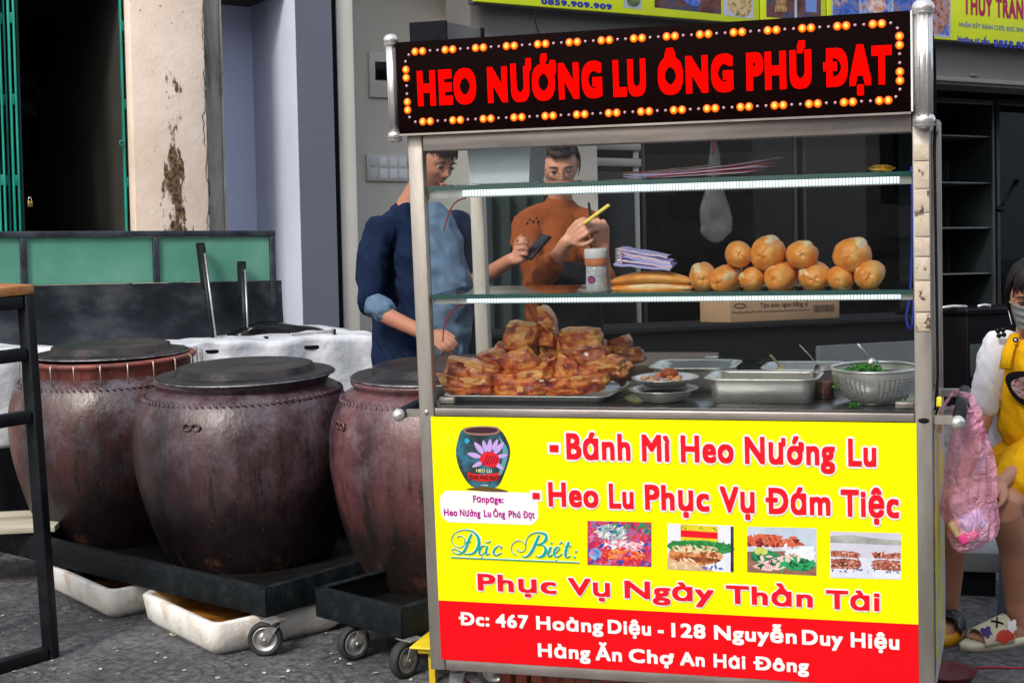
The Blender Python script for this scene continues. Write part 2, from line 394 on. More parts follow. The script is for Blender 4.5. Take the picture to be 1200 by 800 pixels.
wire([at(1068, 195, Y=.03), at(1069, 260, Y=.03), at(1067, 340, Y=.03), at(1062, 372, Y=.03), at(1068, 385, Y=.03), at(1071, 350, Y=.03)], .003, bluew)
wire([at(1030, 210, Y=.04), at(1045, 216, Y=.04), at(1056, 205, Y=.04), at(1066, 214, Y=.04)], .004, blackm)
# ---- sign
SL, SR, SB, ST = -.010, 1.356, 1.722, 1.969
sb = obj('sign_board', MB().box(SL, SR, -.030, .030, SB, ST, bev=.002), pm('sign_black', [(0.3, (0.003, 0.0005, 0.0005)), (0.7, (0.006, 0.001, 0.001))], scale=40, rough=(.6, .7), spec=.04), cart)
mb = MB(); 
obj('sign_trim', MB().box(SL, SR, -.032, .031, SB-.006, SB-.0005), steelh, sb)
obj('sign_trim', MB().box(SR+.0005, SR+.005, -.032, .031, SB, ST), whitep, sb)
redl = pm('red_led_letters', (.35, 0, 0), rough=(.9, .9), spec=0, emit=(1, .002, .001), estr=.9)
def px_word(txt, xl, xr, ytop, ybase, Y, **k):
    """a word whose capitals run from ytop to ybase at its left end"""
    p = at(xl, ybase, Y=Y); q = at(xl, ytop, Y=Y); r_ = at(xr, ybase, Y=Y)
    return word(txt, p.x, r_.x, p.z, q.z-p.z, y=Y, **k)
yy = lambda x, a, b: a+(b-a)*(x-490)/(1046-490)
for t, a, b in (('HEO', 490, 559), ('NƯỚNG', 572, 706.5), ('LU', 719, 757.5), ('ÔNG', 771.5, 860), ('PHÚ', 875, 951.5), ('ĐẠT', 965, 1045.5)):
    obj('lettering', px_word(t, a, b, yy(a, 81, 50), yy(a, 125, 99), -.0315, off=.062), redl, sb, fix=False)
# bulbs all round: two lit, two dark
bulbm = bpy.data.materials.new('bulb_lit'); bulbm.use_nodes = True
def _bulb():
    nt = bulbm.node_tree; b = nt.nodes['Principled BSDF']; L = nt.links.new
    tc = _n(nt, 'ShaderNodeTexCoord'); sp = _n(nt, 'ShaderNodeSeparateXYZ'); L(tc.outputs['Object'], sp.inputs[0])
    cb = _n(nt, 'ShaderNodeCombineXYZ'); L(sp.outputs[0], cb.inputs[0]); L(sp.outputs[2], cb.inputs[2])
    ln = _n(nt, 'ShaderNodeVectorMath', operation='LENGTH'); L(cb.outputs[0], ln.inputs[0])
    cr = _n(nt, 'ShaderNodeValToRGB'); el = cr.color_ramp.elements; el.new(.5)
    mr = _n(nt, 'ShaderNodeMapRange'); mr.inputs[1].default_value = 0; mr.inputs[2].default_value = .0112; L(ln.outputs[1], mr.inputs[0]); L(mr.outputs[0], cr.inputs[0])
    for e, (p, c) in zip(el, ((.20, (1, .60, .09)), (.5, (1, .15, .004)), (1, (.12, .004, 0)))): e.position = p; e.color = (*c, 1)  # halo glow graded into the bulb colour, bright core to dim rim
    b.inputs['Base Color'].default_value = (.3, .05, 0, 1); b.inputs['Roughness'].default_value = .3; L(cr.outputs[0], b.inputs['Emission Color']); b.inputs['Emission Strength'].default_value = 1.7
_bulb()
offm = pm('bulb_dark', (.55, .30, .36), rough=(.15, .15), spec=.8)
ml = mesh_of('lit_bulb', MB().ball((0, 0, 0), .0112, n=12, sc=(1, .5, 1)), [bulbm]); md = mesh_of('dark_bulb', MB().ball((0, 0, 0), .0042, n=8, sc=(1, .8, 1)), [offm])
i0, i1, j0, j1 = SL+.028, SR-.026, SB+.030, ST-.028; ch = .018
path = [(i0+ch, j1), (i1-ch, j1), (i1, j1-ch), (i1, j0+ch), (i1-ch, j0), (i0+ch, j0), (i0, j0+ch), (i0, j1-ch)]
per = sum((V(path[i]+(0,))-V(path[(i+1) % 8]+(0,))).length for i in range(8)); nb = 4*round(per/.0218/4); step = per/nb
k = 0; d0 = step*.5; acc = 0; seg = 0
for i in range(nb):
    s_ = d0+i*step
    while True:
        a = V(path[seg]+(0,)); b = V(path[(seg+1) % 8]+(0,)); l = (b-a).length
        if s_ <= acc+l or seg == 7: break
        acc += l; seg += 1
    p = a+(b-a)*((s_-acc)/l)
    lit = i % 4 < 2
    o = bpy.data.objects.new('bulb', ml if lit else md); COL.objects.link(o); o.parent = sb; o.location = (p.x, -.0305, p.y)
# round steel uprights either side of the sign, with ball ends
def tube_post(x, r, z0, z1, rb, name='sign_upright'):
    mb = MB(); mb.bar((x, -.012, z0), (x, -.012, z1), r, n=20)
    for s in (-1, 1): mb.bar((x+s*r*.45, -.012-r*.88, z0+.01), (x+s*r*.45, -.012-r*.88, z1-.01), r*.16, n=6)
    u = obj(name, mb, steelp, cart)
    for z in (z0, z1): obj('ball_cap', MB().lathe([(r*.8, -.018), (rb, -.014), (rb, -.010)], n=20, M=Matrix.Translation((x, -.012, z))).ball((x, -.012, z), rb, n=20, sc=(1, 1, .8)), steelp, u)
tube_post(-.030, .015, 1.718, 1.978, .0205); tube_post(1.386, .023, 1.70, 1.975, .028)
# ---- banner
YB = -.0012
bz0, bz1, bx0, bx1 = ZB+.030, .935, .034, W-.040
yel = pm('banner_yellow', [(0.3, (0.82, 0.80, 0.0)), (0.7, (0.85, 0.83, 0.0))], scale=3, rough=(.45, .65), spec=.07, bump=.12, bscale=5, bdist=.02, layer=(5, (1, 1, 2), .60, .80, (.62, .55, .06), .30))
redb = pm('banner_red', [(0.3, (0.72, 0.004, 0.008)), (0.7, (0.76, 0.006, 0.012))], scale=3, rough=(.6, .7), spec=.05)
bz0 = at(560, 774.5, Y=0).z; zb_ = at(517, 703, Y=0).z
ban = obj('front_banner', MB().box(bx0, bx1, YB, YB+.001, zb_+.0002, .9335), yel, cart)
obj('red_band', MB().box(bx0, bx1, YB, YB+.001, ZB+.0325, zb_), redb, ban)
letr = pm('print_red', (0.76, 0.008, 0.02), rough=(.5, .5), spec=.15); letw = pm('print_white', (0.82, 0.80, 0.80), rough=(.5, .5), spec=.15)
magenta = pm('print_magenta', (0.45, 0.0, 0.28), rough=(.5, .5), spec=.15); tealp = pm('print_teal', (0.0, 0.36, 0.26), rough=(.5, .5), spec=.15)
def line(ws, y0t, y0b, y1t, y1b, core=letr, outl=letw, off=.036, out=.055, x0=None, x1=None, Y=YB, par=ban, single=True):
    xa = x0 or ws[0][1]; xb = x1 or ws[-1][2]
    for t, a, b in ws:
        f = (a-xa)/(xb-xa)
        if outl: obj('lettering_outline', px_word(t, a, b, y0t+(y1t-y0t)*f, y0b+(y1b-y0b)*f, Y-.0006, off=off, out=out, single=single), outl, par, fix=False)
        obj('lettering', px_word(t, a, b, y0t+(y1t-y0t)*f, y0b+(y1b-y0b)*f, Y-.0026 if outl else Y-.0006, off=off, single=single), core, par, fix=False)
line([('Bánh', 664, 739), ('Mì', 752.5, 785), ('Heo', 798, 860), ('Nướng', 873, 978.6), ('Lu', 994, 1027)], 505, 538, 512, 547)
line([('Heo', 643, 701.6), ('Lu', 714, 742.8), ('Phục', 756, 831.4), ('Vụ', 843.8, 884.5), ('Đám', 897.4, 973.3), ('Tiệc', 985.4, 1053.6)], 562.5, 593, 572.5, 607)
line([('Phục', 560, 652), ('Vụ', 666, 715), ('Ngày', 732, 836.6), ('Thần', 851, 952.5), ('Tài', 968, 1031)], 670.2, 691.2, 692, 716, off=.03, out=.055)
def dash(x0, x1, y0, y1):
    a = at(x0, y1, Y=YB); b = at(x1, y0, Y=YB)
    obj('lettering_outline', MB().box(a.x-.007, b.x+.007, YB-.0016, YB-.0006, a.z-.007, b.z+.007), letw, ban); obj('lettering', MB().box(a.x, b.x, YB-.0036, YB-.0018, a.z, b.z), letr, ban)
dash(644.5, 654.5, 521, 529); dash(624.5, 632.5, 577, 584)
line([('Đc:', 538, 573.7), ('467', 581, 619.5), ('Hoàng', 628.6, 707), ('Diệu', 712.5, 763), ('-', 771, 778), ('128', 787, 827), ('Nguyễn', 837, 933.7), ('Duy', 940, 988), ('Hiệu', 997, 1054)], 715.4, 731.7, 742, 761, core=letw, outl=None, off=.036)
line([('Hàng', 630.6, 692), ('Ăn', 698, 729), ('Chợ', 737, 790), ('An', 797, 826), ('Hải', 836.5, 873.7), ('Đông', 883, 948)], 752, 769, 771, 788, core=letw, outl=None, off=.036)
# name plate
plate = pm('print_pale', (0.80, 0.79, 0.80), rough=(.5, .5), spec=.15)
def rrect(x0, x1, z0, z1, r, n=8):
    P = []
    for cx, cz, a0 in ((x1-r, z1-r, 0), (x0+r, z1-r, 90), (x0+r, z0+r, 180), (x1-r, z0+r, 270)):
        for i in range(n+1): t = rad(a0+90*i/n); P.append((cx+r*math.cos(t), cz+r*math.sin(t)))
    return P
a = at(517, 611, Y=YB); b = at(630, 579, Y=YB)
np_ = obj('name_plate', MB().prism(rrect(a.x, b.x, a.z, b.z+.004, .030), YB-.0008, YB-.0001), plate, ban)
line([('Fanpage:', 554.5, 590)], 579.5, 588, 579.5, 588, core=magenta, outl=None, off=.03, Y=YB-.0008)
line([('Heo', 520.3, 536), ('Nướng', 539, 563), ('Lu', 567, 575.5), ('Ông', 578, 592), ('Phú', 596, 610), ('Đạt', 613, 626.5)], 595, 603.8, 598, 607, core=magenta, outl=None, off=.03, Y=YB-.0008)
# script lettering 'Đặc Biệt:' drawn with strokes
def pen(P0, strokes, sx, sz, par, mat, Y, wk=1):
    mb = MB(); yk = 0
    for pts, ws in strokes:
        P = [V((p[0], p[1], 0)) for p in pts]; Q = []; Wd = []
        for i in range(len(P)-1):
            a = P[max(i-1, 0)]; b = P[i]; c = P[i+1]; d = P[min(i+2, len(P)-1)]
            for k in range(6):
                t = k/6; Q.append(0.5*((2*b)+(c-a)*t+(2*a-5*b+4*c-d)*t*t+(3*b-a-3*c+d)*t**3)); Wd.append(ws[i]*(1-t)+ws[i+1]*t)
        Q.append(P[-1]); Wd.append(ws[-1]); vs = []; fs = []
        for i, q in enumerate(Q):
            d = (Q[min(i+1, len(Q)-1)]-Q[max(i-1, 0)]).normalized(); nn = V((-d.y, d.x, 0))*Wd[i]*.5*wk
            yk += 2e-6
            for s in (-1, 1): vs.append((P0.x+(q.x+s*nn.x)*sx, Y-yk, P0.z+(q.y+s*nn.y)*sz))
        for i in range(len(Q)-1): fs.append([2*i, 2*i+1, 2*i+3, 2*i+2])
        mb.add(vs, fs)
    for i, f in enumerate(mb.f):
        p = [mb.v[j] for j in f[:3]]
        if (p[1]-p[0]).cross(p[2]-p[0]).y > 0: mb.f[i] = f[::-1]
    return mb
# coordinates read in zoom pixels (x right, z up), 6.316 zoom px per photo px
S_ = []
def st(pts, ws): S_.append(([(x, -y) for x, y in pts], ws))
st([(270, 150), (245, 200), (225, 250), (200, 285), (165, 300), (125, 285), (118, 268), (140, 262), (175, 280), (225, 300), (280, 290), (318, 240), (318, 180), (280, 135), (215, 122), (150, 140), (118, 185), (135, 235), (180, 250), (215, 225), (210, 180), (180, 165), (160, 178)],
   [10, 14, 15, 12, 7, 5, 5, 6, 7, 6, 12, 18, 18, 10, 5, 4, 4, 4, 4, 4, 4, 4, 7])
st([(215, 215), (262, 208)], [6, 6])
for dx in (0,):
    st([(375, 245), (350, 240), (328, 265), (322, 295), (340, 305), (365, 285), (380, 250)], [5, 8, 13, 13, 6, 4, 5]); st([(385, 240), (372, 285), (378, 305), (400, 295)], [9, 13, 8, 4])
    st([(368, 205), (388, 218), (412, 203)], [4, 7, 4])
    st([(480, 262), (490, 250), (470, 240), (440, 262), (428, 295), (450, 310), (490, 290)], [9, 6, 5, 10, 13, 7, 4])
st([(338, 322), (344, 328)], [9, 9])
st([(770, 165), (745, 220), (720, 270), (690, 310), (655, 325), (635, 310)], [11, 15, 16, 12, 6, 5])
st([(606, 268), (620, 285), (655, 280), (668, 245), (645, 210), (600, 208), (566, 240), (566, 285), (600, 312)], [9, 4, 4, 4, 4, 4, 4, 4, 4])
st([(668, 245), (680, 190), (720, 155), (770, 148), (815, 162), (820, 195), (790, 225), (750, 235), (795, 240), (815, 270), (800, 310), (765, 325), (735, 315)], [4, 4, 5, 8, 16, 17, 9, 4, 9, 17, 17, 8, 4])
st([(855, 250), (832, 300), (840, 322), (862, 308)], [12, 14, 8, 4]); st([(855, 222), (862, 229)], [11, 11])
st([(862, 308), (895, 290), (915, 262), (900, 252), (878, 278), (878, 312), (898, 325), (935, 300)], [4, 5, 6, 6, 13, 13, 7, 4])
st([(915, 235), (932, 218), (948, 236)], [4, 7, 4]); st([(885, 348), (892, 354)], [9, 9])
st([(985, 215), (962, 280), (958, 318), (972, 330), (995, 315)], [12, 16, 14, 7, 4]); st([(950, 250), (1000, 246)], [5, 5])
st([(1030, 285), (1038, 292)], [13, 13]); st([(1018, 325), (1026, 332)], [13, 13])
st([(105, 322), (1055, 368)], [6, 6])
o0 = at(510, 600, Y=YB); kx = (at(677, 600, Y=YB).x-o0.x)/1055; kz = (at(510, 600, Y=YB).z-at(510, 650, Y=YB).z)/316
# undo the picture's slope in the traced points (bannerside is straight): shift z by the line's slope
S2 = [([(x, y+x*.0484-8) for x, y in pts], ws) for pts, ws in S_]
obj('script_lettering_outline', pen(o0, S2, kx, kz, ban, letw, YB-.0006, 2.1), letw, ban, fix=False)
obj('script_lettering', pen(o0, S2, kx, kz, ban, tealp, YB-.003, 1.15), tealp, ban, fix=False)
# logo: a painted jar with a flower
def flat(name, poly_px, col, Y, par, k=None, rough=.5):
    """flat printed shape traced on the banner"""
    P = [at(x, y, Y=YB) for x, y in poly_px]
    mb = MB(); mb.add([(p.x, Y, p.z) for p in P], [list(range(len(P)))])
    if (mb.v[1]-mb.v[0]).cross(mb.v[2]-mb.v[0]).y > 0: mb.f[0] = mb.f[0][::-1]
    return mb
def smooth_loop(pts, k=4):
    Q = []; n = len(pts)
    for i in range(n):
        a, b, c, d = [V((*pts[(i+j-1) % n], 0)) for j in range(4)]
        for t in range(k):
            t /= k; q = 0.5*((2*b)+(c-a)*t+(2*a-5*b+4*c-d)*t*t+(3*b-a-3*c+d)*t**3); Q.append((q.x, q.y))
    return Q
Z7 = lambda pts: [(500+x/6.156, 490+y/6.156) for x, y in pts]
logo = obj('logo_print', flat('', Z7(smooth_loop([(265, 75), (400, 60), (525, 78), (590, 180), (600, 270), (560, 400), (510, 490), (420, 502), (320, 485), (245, 380), (212, 260), (225, 160)])), None, YB-.0008, ban),
            pm('logo_body', [(0.35, (0.008, 0.012, 0.014)), (0.5, (0.015, 0.05, 0.06)), (0.62, (0.02, 0.16, 0.24))], scale=14, rough=(.5, .5)), cart, fix=False)
def lp(name, pts, col, d, sm=True): obj(name, flat('', Z7(smooth_loop(pts) if sm else pts), None, YB-.0008-d, ban), pm('print_'+name, col, rough=(.5, .5), spec=.15), logo, fix=False)
lp('print_jar_shadow', [(285, 510), (400, 492), (520, 505), (590, 528), (480, 530), (380, 522)], (.13, .07, .02), .0001)
lp('print_jar_rim', [(262, 82), (300, 62), (400, 55), (500, 60), (530, 85), (500, 112), (400, 122), (300, 112)], (.30, .16, .12), .0003)
lp('print_jar_mouth', [(278, 85), (320, 70), (400, 64), (490, 70), (515, 86), (480, 103), (400, 108), (310, 102)], (.05, .02, .03), .0005)
lp('print_jar_light', [(520, 130), (575, 200), (585, 270), (548, 390), (520, 400), (550, 280), (540, 190)], (.10, .30, .36), .0003)
for i, (cx, cy, an, l) in enumerate(((455, 200, 85, 70), (380, 215, 128, 75), (520, 215, 50, 75), (345, 265, 165, 70), (545, 270, 10, 55), (370, 330, 205, 60), (520, 340, -40, 60), (420, 200, 105, 60), (495, 190, 66, 60))):
    ca, sa = math.cos(rad(an)), -math.sin(rad(an)); q = []
    for u, v_ in ((-1, 0), (-.3, .34), (.5, .26), (1, 0), (.5, -.26), (-.3, -.34)): q.append((cx+(u*ca-v_*sa)*l*.75, cy+(u*sa+v_*ca)*l*.75))
    lp('print_petal', q, (.36, .22, .62) if i % 2 else (.50, .34, .72), .0006+i*.00002)
lp('print_flower_heart', [(385, 285), (410, 250), (460, 238), (510, 262), (525, 305), (490, 350), (430, 345), (395, 320)], (.65, .02, .03), .0009)
for i in range(5): lp('print_heart_line', [(405+i*22, 335-i*3), (440+i*18, 262+i*3), (446+i*18, 264+i*3), (412+i*22, 337-i*3)], (.20, .0, .02), .0010, False)
lp('print_badge', [(272, 160), (290, 142), (312, 160), (292, 182)], (.03, .35, .55), .0006)
lp('print_ribbon', [(298, 385), (330, 395), (410, 405), (520, 390), (522, 415), (512, 445), (420, 455), (350, 448), (302, 432)], (.60, .02, .02), .0011, False)
def lw(t, x0, x1, y0, y1, c, d, off=.03): obj('lettering', px_word(t, 500+x0/6.156, 500+x1/6.156, 490+y0/6.156, 490+y1/6.156, YB-.0008-d, off=off), c, logo, fix=False)
lw('HEO LU', 358, 470, 362, 388, pm('print_cream', (.75, .72, .35), rough=(.5, .5)), .0013)
lw('ÔNG PHÚ ĐẠT', 306, 518, 408, 438, pm('print_dark', (.12, .0, .0), rough=(.5, .5)), .0014, .04)
lw('1990', 392, 442, 476, 487, letw, .0008, .01)
# photographs printed on the banner
FLK = {688: [((.75, .72, .78), (.2, .9, .45, .62), 26, .05), ((.62, .03, .04), (.2, .98, .6, .98), 40, .07), ((.05, .06, .35), (0, 1, 0, 1), 30, .06), ((.02, .25, .12), (.3, 1, 0, .25), 24, .06), ((.55, .2, .4), (0, .9, .1, 1), 34, .05), ((.75, .3, .08), (.25, .9, .65, .85), 16, .05), ((.7, .72, .7), (.12, .6, .1, .4), 20, .05)],
       782: [((.75, .62, .40), (.1, .75, .47, .6), 26, .045), ((.30, .08, .03), (.08, .8, .6, .82), 26, .06), ((.02, .20, .05), (0, .95, .38, .55), 26, .06), ((.75, .55, .35), (.0, .5, .78, .95), 10, .08), ((.1, .15, .5), (.5, .8, .88, .97), 5, .05), ((.05, .03, .03), (.2, .76, .05, .12), 12, .02)],
       875: [((.60, .12, .06), (.02, .7, .2, .4), 30, .06), ((.20, .02, .02), (.0, .75, .25, .45), 22, .05), ((.03, .34, .12), (.4, .98, .62, .9), 30, .07), ((.01, .10, .04), (.1, .95, .6, .9), 24, .06), ((.75, .55, .52), (.15, .75, .6, .9), 14, .06), ((.7, .74, .8), (.5, 1, .4, .6), 10, .06)],
       973: [((.42, .12, .07), (.0, .42, .42, .54), 30, .035), ((.42, .12, .07), (.0, .42, .6, .78), 36, .035), ((.42, .12, .07), (.6, 1, .42, .54), 26, .035), ((.42, .12, .07), (.6, 1, .6, .8), 36, .035), ((.70, .45, .38), (.0, .42, .42, .78), 20, .03), ((.70, .45, .38), (.6, 1, .42, .78), 20, .03), ((.08, .02, .02), (.0, .42, .42, .8), 20, .03), ((.08, .02, .02), (.6, 1, .42, .8), 20, .03), ((.1, .1, .3), (.0, 1, .80, .86), 14, .03)]}
def photo(x0, x1, ytl, ybl, ytr, ybr, base, shapes, scale):
    specks = FLK[int(x0)]
    P = flat('', [(x0, ytl), (x1, ytr), (x1, ybr), (x0, ybl)], None, YB-.0006, ban)
    o = obj('photo_print', P, base, cart, fix=False)
    rp = random.Random(int(x0))
    for ci, (cc, box_, nn, sz) in enumerate(specks):      # small flecks that make up the printed picture
        mb = MB(); yk = YB-.0016-.00004*ci
        for q in range(nn):
            u = rp.uniform(box_[0], box_[1]); v_ = rp.uniform(box_[2], box_[3]); a_ = rp.uniform(0, 3.14); l = sz*rp.uniform(.4, 1.2); w0 = l*rp.uniform(.18, .5)
            pp = []
            for (p1, p2) in ((-l, 0), (-l*.3, w0), (l*.5, w0*.7), (l, 0), (l*.3, -w0), (-l*.5, -w0*.8)):
                uu = min(.99, max(.01, u+(p1*math.cos(a_)-p2*math.sin(a_)))); vv_ = min(.99, max(.01, v_+(p1*math.sin(a_)+p2*math.cos(a_))*1.35))
                xx = x0+(x1-x0)*uu; y_ = (ytl+(ytr-ytl)*uu)*(1-vv_)+(ybl+(ybr-ybl)*uu)*vv_; pp.append(at(xx, y_, Y=YB))
            fc = [(p.x, yk-q*1e-6, p.z) for p in pp]; a3 = V(fc[1])-V(fc[0]); b3 = V(fc[3])-V(fc[0])
            mb.add(fc if a3.cross(b3).y < 0 else fc[::-1], [list(range(6))])
        obj('photo_flecks', mb, pm('fleck_%02d%02d%02d' % tuple(int(c_*99) for c_ in cc), cc, rough=(.5, .5), spec=.1), o, fix=False)['kind'] = 'stuff'
    for i, (nm, pts, m) in enumerate(shapes):
        q = [(x0+(x1-x0)*u, (ytl+(ytr-ytl)*u)*(1-v_)+(ybl+(ybr-ybl)*u)*v_) for u, v_ in pts]
        obj(nm, flat('', q, None, YB-.0008-.00008*i, ban), m, o, fix=False)
def el(cx, cy, rx, ry, n=14, w=0): return [(cx+rx*math.cos(2*math.pi*i/n)*(1+w*math.sin(5*i)), cy+ry*math.sin(2*math.pi*i/n)*(1+w*math.cos(7*i))) for i in range(n)]
pf = lambda n, cols, sc=60, **k: pm(n, cols, scale=sc, rough=(.5, .5), spec=.15, **k)
photo(688.4, 763.5, 609.8, 661.5, 611.7, 663.9, pf('photo_food', [(.32, (.02, .03, .25)), (.42, (.5, .02, .06)), (.5, (.62, .05, .05)), (.58, (.30, .12, .4)), (.68, (.02, .22, .12))], 34, dist=1.5),
      [('photo_shape', el(.37, .25, .24, .18, w=.06), pf('photo_greens', [(.35, (.12, .20, .20)), (.5, (.45, .55, .60)), (.62, (.10, .32, .22))], 90, dist=3)),
       ('photo_shape', el(.55, .55, .33, .13, w=.1), pf('photo_meat_pink', [(.38, (.60, .03, .05)), (.5, (.75, .45, .50)), (.62, (.70, .65, .72))], 70, dist=1)),
       ('photo_shape', el(.55, .75, .36, .12, w=.1), pf('photo_meat_red', [(.38, (.70, .02, .02)), (.5, (.72, .16, .06)), (.62, (.65, .30, .10))], 60, dist=1)),
       ('photo_shape', el(.12, .74, .1, .13), pf('photo_blue', [(.4, (.08, .2, .6)), (.6, (.3, .5, .7))], 40))], 1)
photo(782.2, 859.8, 613, 666.5, 615.5, 670, pf('photo_wall', [(.35, (.62, .66, .74)), (.65, (.74, .77, .82))], 20),
      [('photo_shape', [(.2, .0), (.76, .03), (.76, .38), (.2, .36)], pf('photo_yellow', [(.4, (.70, .62, .02)), (.6, (.6, .5, .02))], 50)),
       ('photo_shape', [(.2, .13), (.76, .16), (.76, .3), (.2, .28)], letr),
       ('photo_shape', el(.5, .5, .52, .16, w=.04), pf('photo_leaf', [(.35, (.01, .14, .03)), (.6, (.05, .32, .08))], 60)),
       ('photo_shape', [(0, .72), (.5, .8), (.7, 1), (0, 1)], pf('photo_skin', [(.4, (.55, .36, .20)), (.6, (.65, .45, .28))], 20)),
       ('photo_shape', el(.42, .68, .42, .2, w=.03), pf('photo_bun', [(.35, (.45, .10, .02)), (.5, (.65, .28, .10)), (.65, (.7, .5, .3))], 40)),
       ('photo_shape', el(.45, .76, .36, .055), pf('photo_crust', [(.4, (.12, .03, .01)), (.6, (.25, .08, .03))], 50)),
       ('photo_shape', el(.42, .54, .36, .1, w=.08), pf('photo_pork', [(.38, (.30, .12, .04)), (.47, (.62, .45, .25)), (.62, (.72, .60, .42))], 70)),
       ('photo_shape', [(.955, .02), (.999, .02), (.999, .995), (.955, .995)], pf('photo_dark', [(.4, (.02, .02, .03)), (.6, (.05, .05, .08))], 40))], 1)
photo(875.7, 956.8, 616.7, 669.8, 618.5, 674.2, pf('photo_table', [(.35, (.42, .50, .60)), (.65, (.55, .64, .72))], 10),
      [('photo_shape', [(0, .55), (.6, .5), (.999, .7), (.999, .998), (0, .998)], pf('photo_board', [(.35, (.22, .10, .07)), (.65, (.32, .16, .10))], 30)),
       ('photo_shape', [(.45, .42), (.95, .38), (.999, .8), (.7, .62)], pf('photo_white', [(.35, (.70, .74, .78)), (.65, (.78, .8, .82))], 20)),
       ('photo_shape', el(.40, .42, .38, .05), pf('photo_plate', [(.4, (.5, .52, .58)), (.6, (.7, .7, .74))], 30)),
       ('photo_shape', [(0, .2), (.1, .22), (.15, .15), (.42, .16), (.5, .25), (.7, .24), (.84, .36), (.5, .43), (.2, .40), (0, .44)], pf('photo_roast', [(.36, (.20, .02, .02)), (.48, (.55, .10, .05)), (.62, (.62, .25, .15))], 60)),
       ('photo_shape', el(.26, .66, .22, .17, w=.1), pf('photo_leaf2', [(.35, (.01, .10, .03)), (.6, (.03, .26, .10))], 60)),
       ('photo_shape', el(.74, .78, .25, .15, w=.12), pf('photo_leaf3', [(.35, (.01, .16, .05)), (.5, (.04, .34, .14)), (.6, (.01, .09, .04))], 90)),
       ('photo_shape', [(.07, .86), (.4, .66), (.7, .54), (.77, .62), (.5, .8), (.34, .95), (.16, .93)], pf('photo_slices', [(.4, (.60, .28, .28)), (.5, (.75, .60, .58)), (.6, (.65, .38, .36))], 60)),
       ('photo_shape', el(.2, .53, .1, .085), pf('photo_lime', [(.4, (.45, .52, .05)), (.6, (.55, .6, .15))], 30))], 1)
photo(973, 1055.8, 622.2, 676.5, 624.5, 678.5, pf('photo_sky', [(.35, (.50, .50, .60)), (.65, (.60, .60, .70))], 6),
      [('photo_shape', [(0, .1), (.3, .06), (.6, .12), (.999, .16), (.999, .26), (0, .24)], pf('photo_hills', [(.4, (.26, .28, .26)), (.6, (.40, .42, .40))], 14)),
       ('photo_shape', [(0, .55), (.999, .55), (.999, .998), (0, .998)], pf('photo_cloth', [(.4, (.58, .62, .74)), (.6, (.70, .74, .82))], 10))] +
      [('photo_shape', p, pf('photo_ribs', [(.38, (.10, .02, .02)), (.5, (.38, .12, .08)), (.62, (.60, .35, .28))], 120)) for p in
       ([(.01, .42), (.2, .41), (.38, .44), (.44, .5), (.4, .56), (.01, .54)], [(.01, .6), (.2, .57), (.42, .6), (.44, .72), (.4, .8), (.01, .8)], [(.58, .42), (.75, .46), (.99, .42), (.995, .56), (.62, .55)], [(.58, .62), (.7, .58), (.99, .6), (.995, .82), (.64, .8), (.6, .7)])], 1)
# side banner on the right-hand side
sbn = obj('side_banner', MB().box(W+.001, W+.003, .034, DEP-.034, ZB+.033, .925), pm('side_print', [(.40, (.74, .72, .01)), (.46, (.70, .66, .02)), (.5, (.4, .35, .55)), (.55, (.55, .6, .75)), (.62, (.74, .72, .01))], scale=7, stretch=(1, 1, .5), rough=(.35, .4)), cart)
# handles
def handle(xs, sgn):
    h = MB(); z = .950; o = None
    x0 = W if sgn > 0 else 0
    xe = x0+sgn*.062
    o = obj('push_handle', MB().rod((x0, .03, z-.012), (xe, .03, z-.012), .022, .02), steel, cart)
    obj('handle_arm', MB().rod((x0, .42, z), (xe, .42, z), .022, .02), steel, o)
    obj('handle_grip', MB().bar((xe+sgn*.0, .018, z-.012), (xe, .45, z), .017, n=16), blackp, o)
    obj('handle_ball', MB().ball((xe, .0, z-.014), .0185, n=18), steelp, o)
handle(0, 1); handle(0, -1)
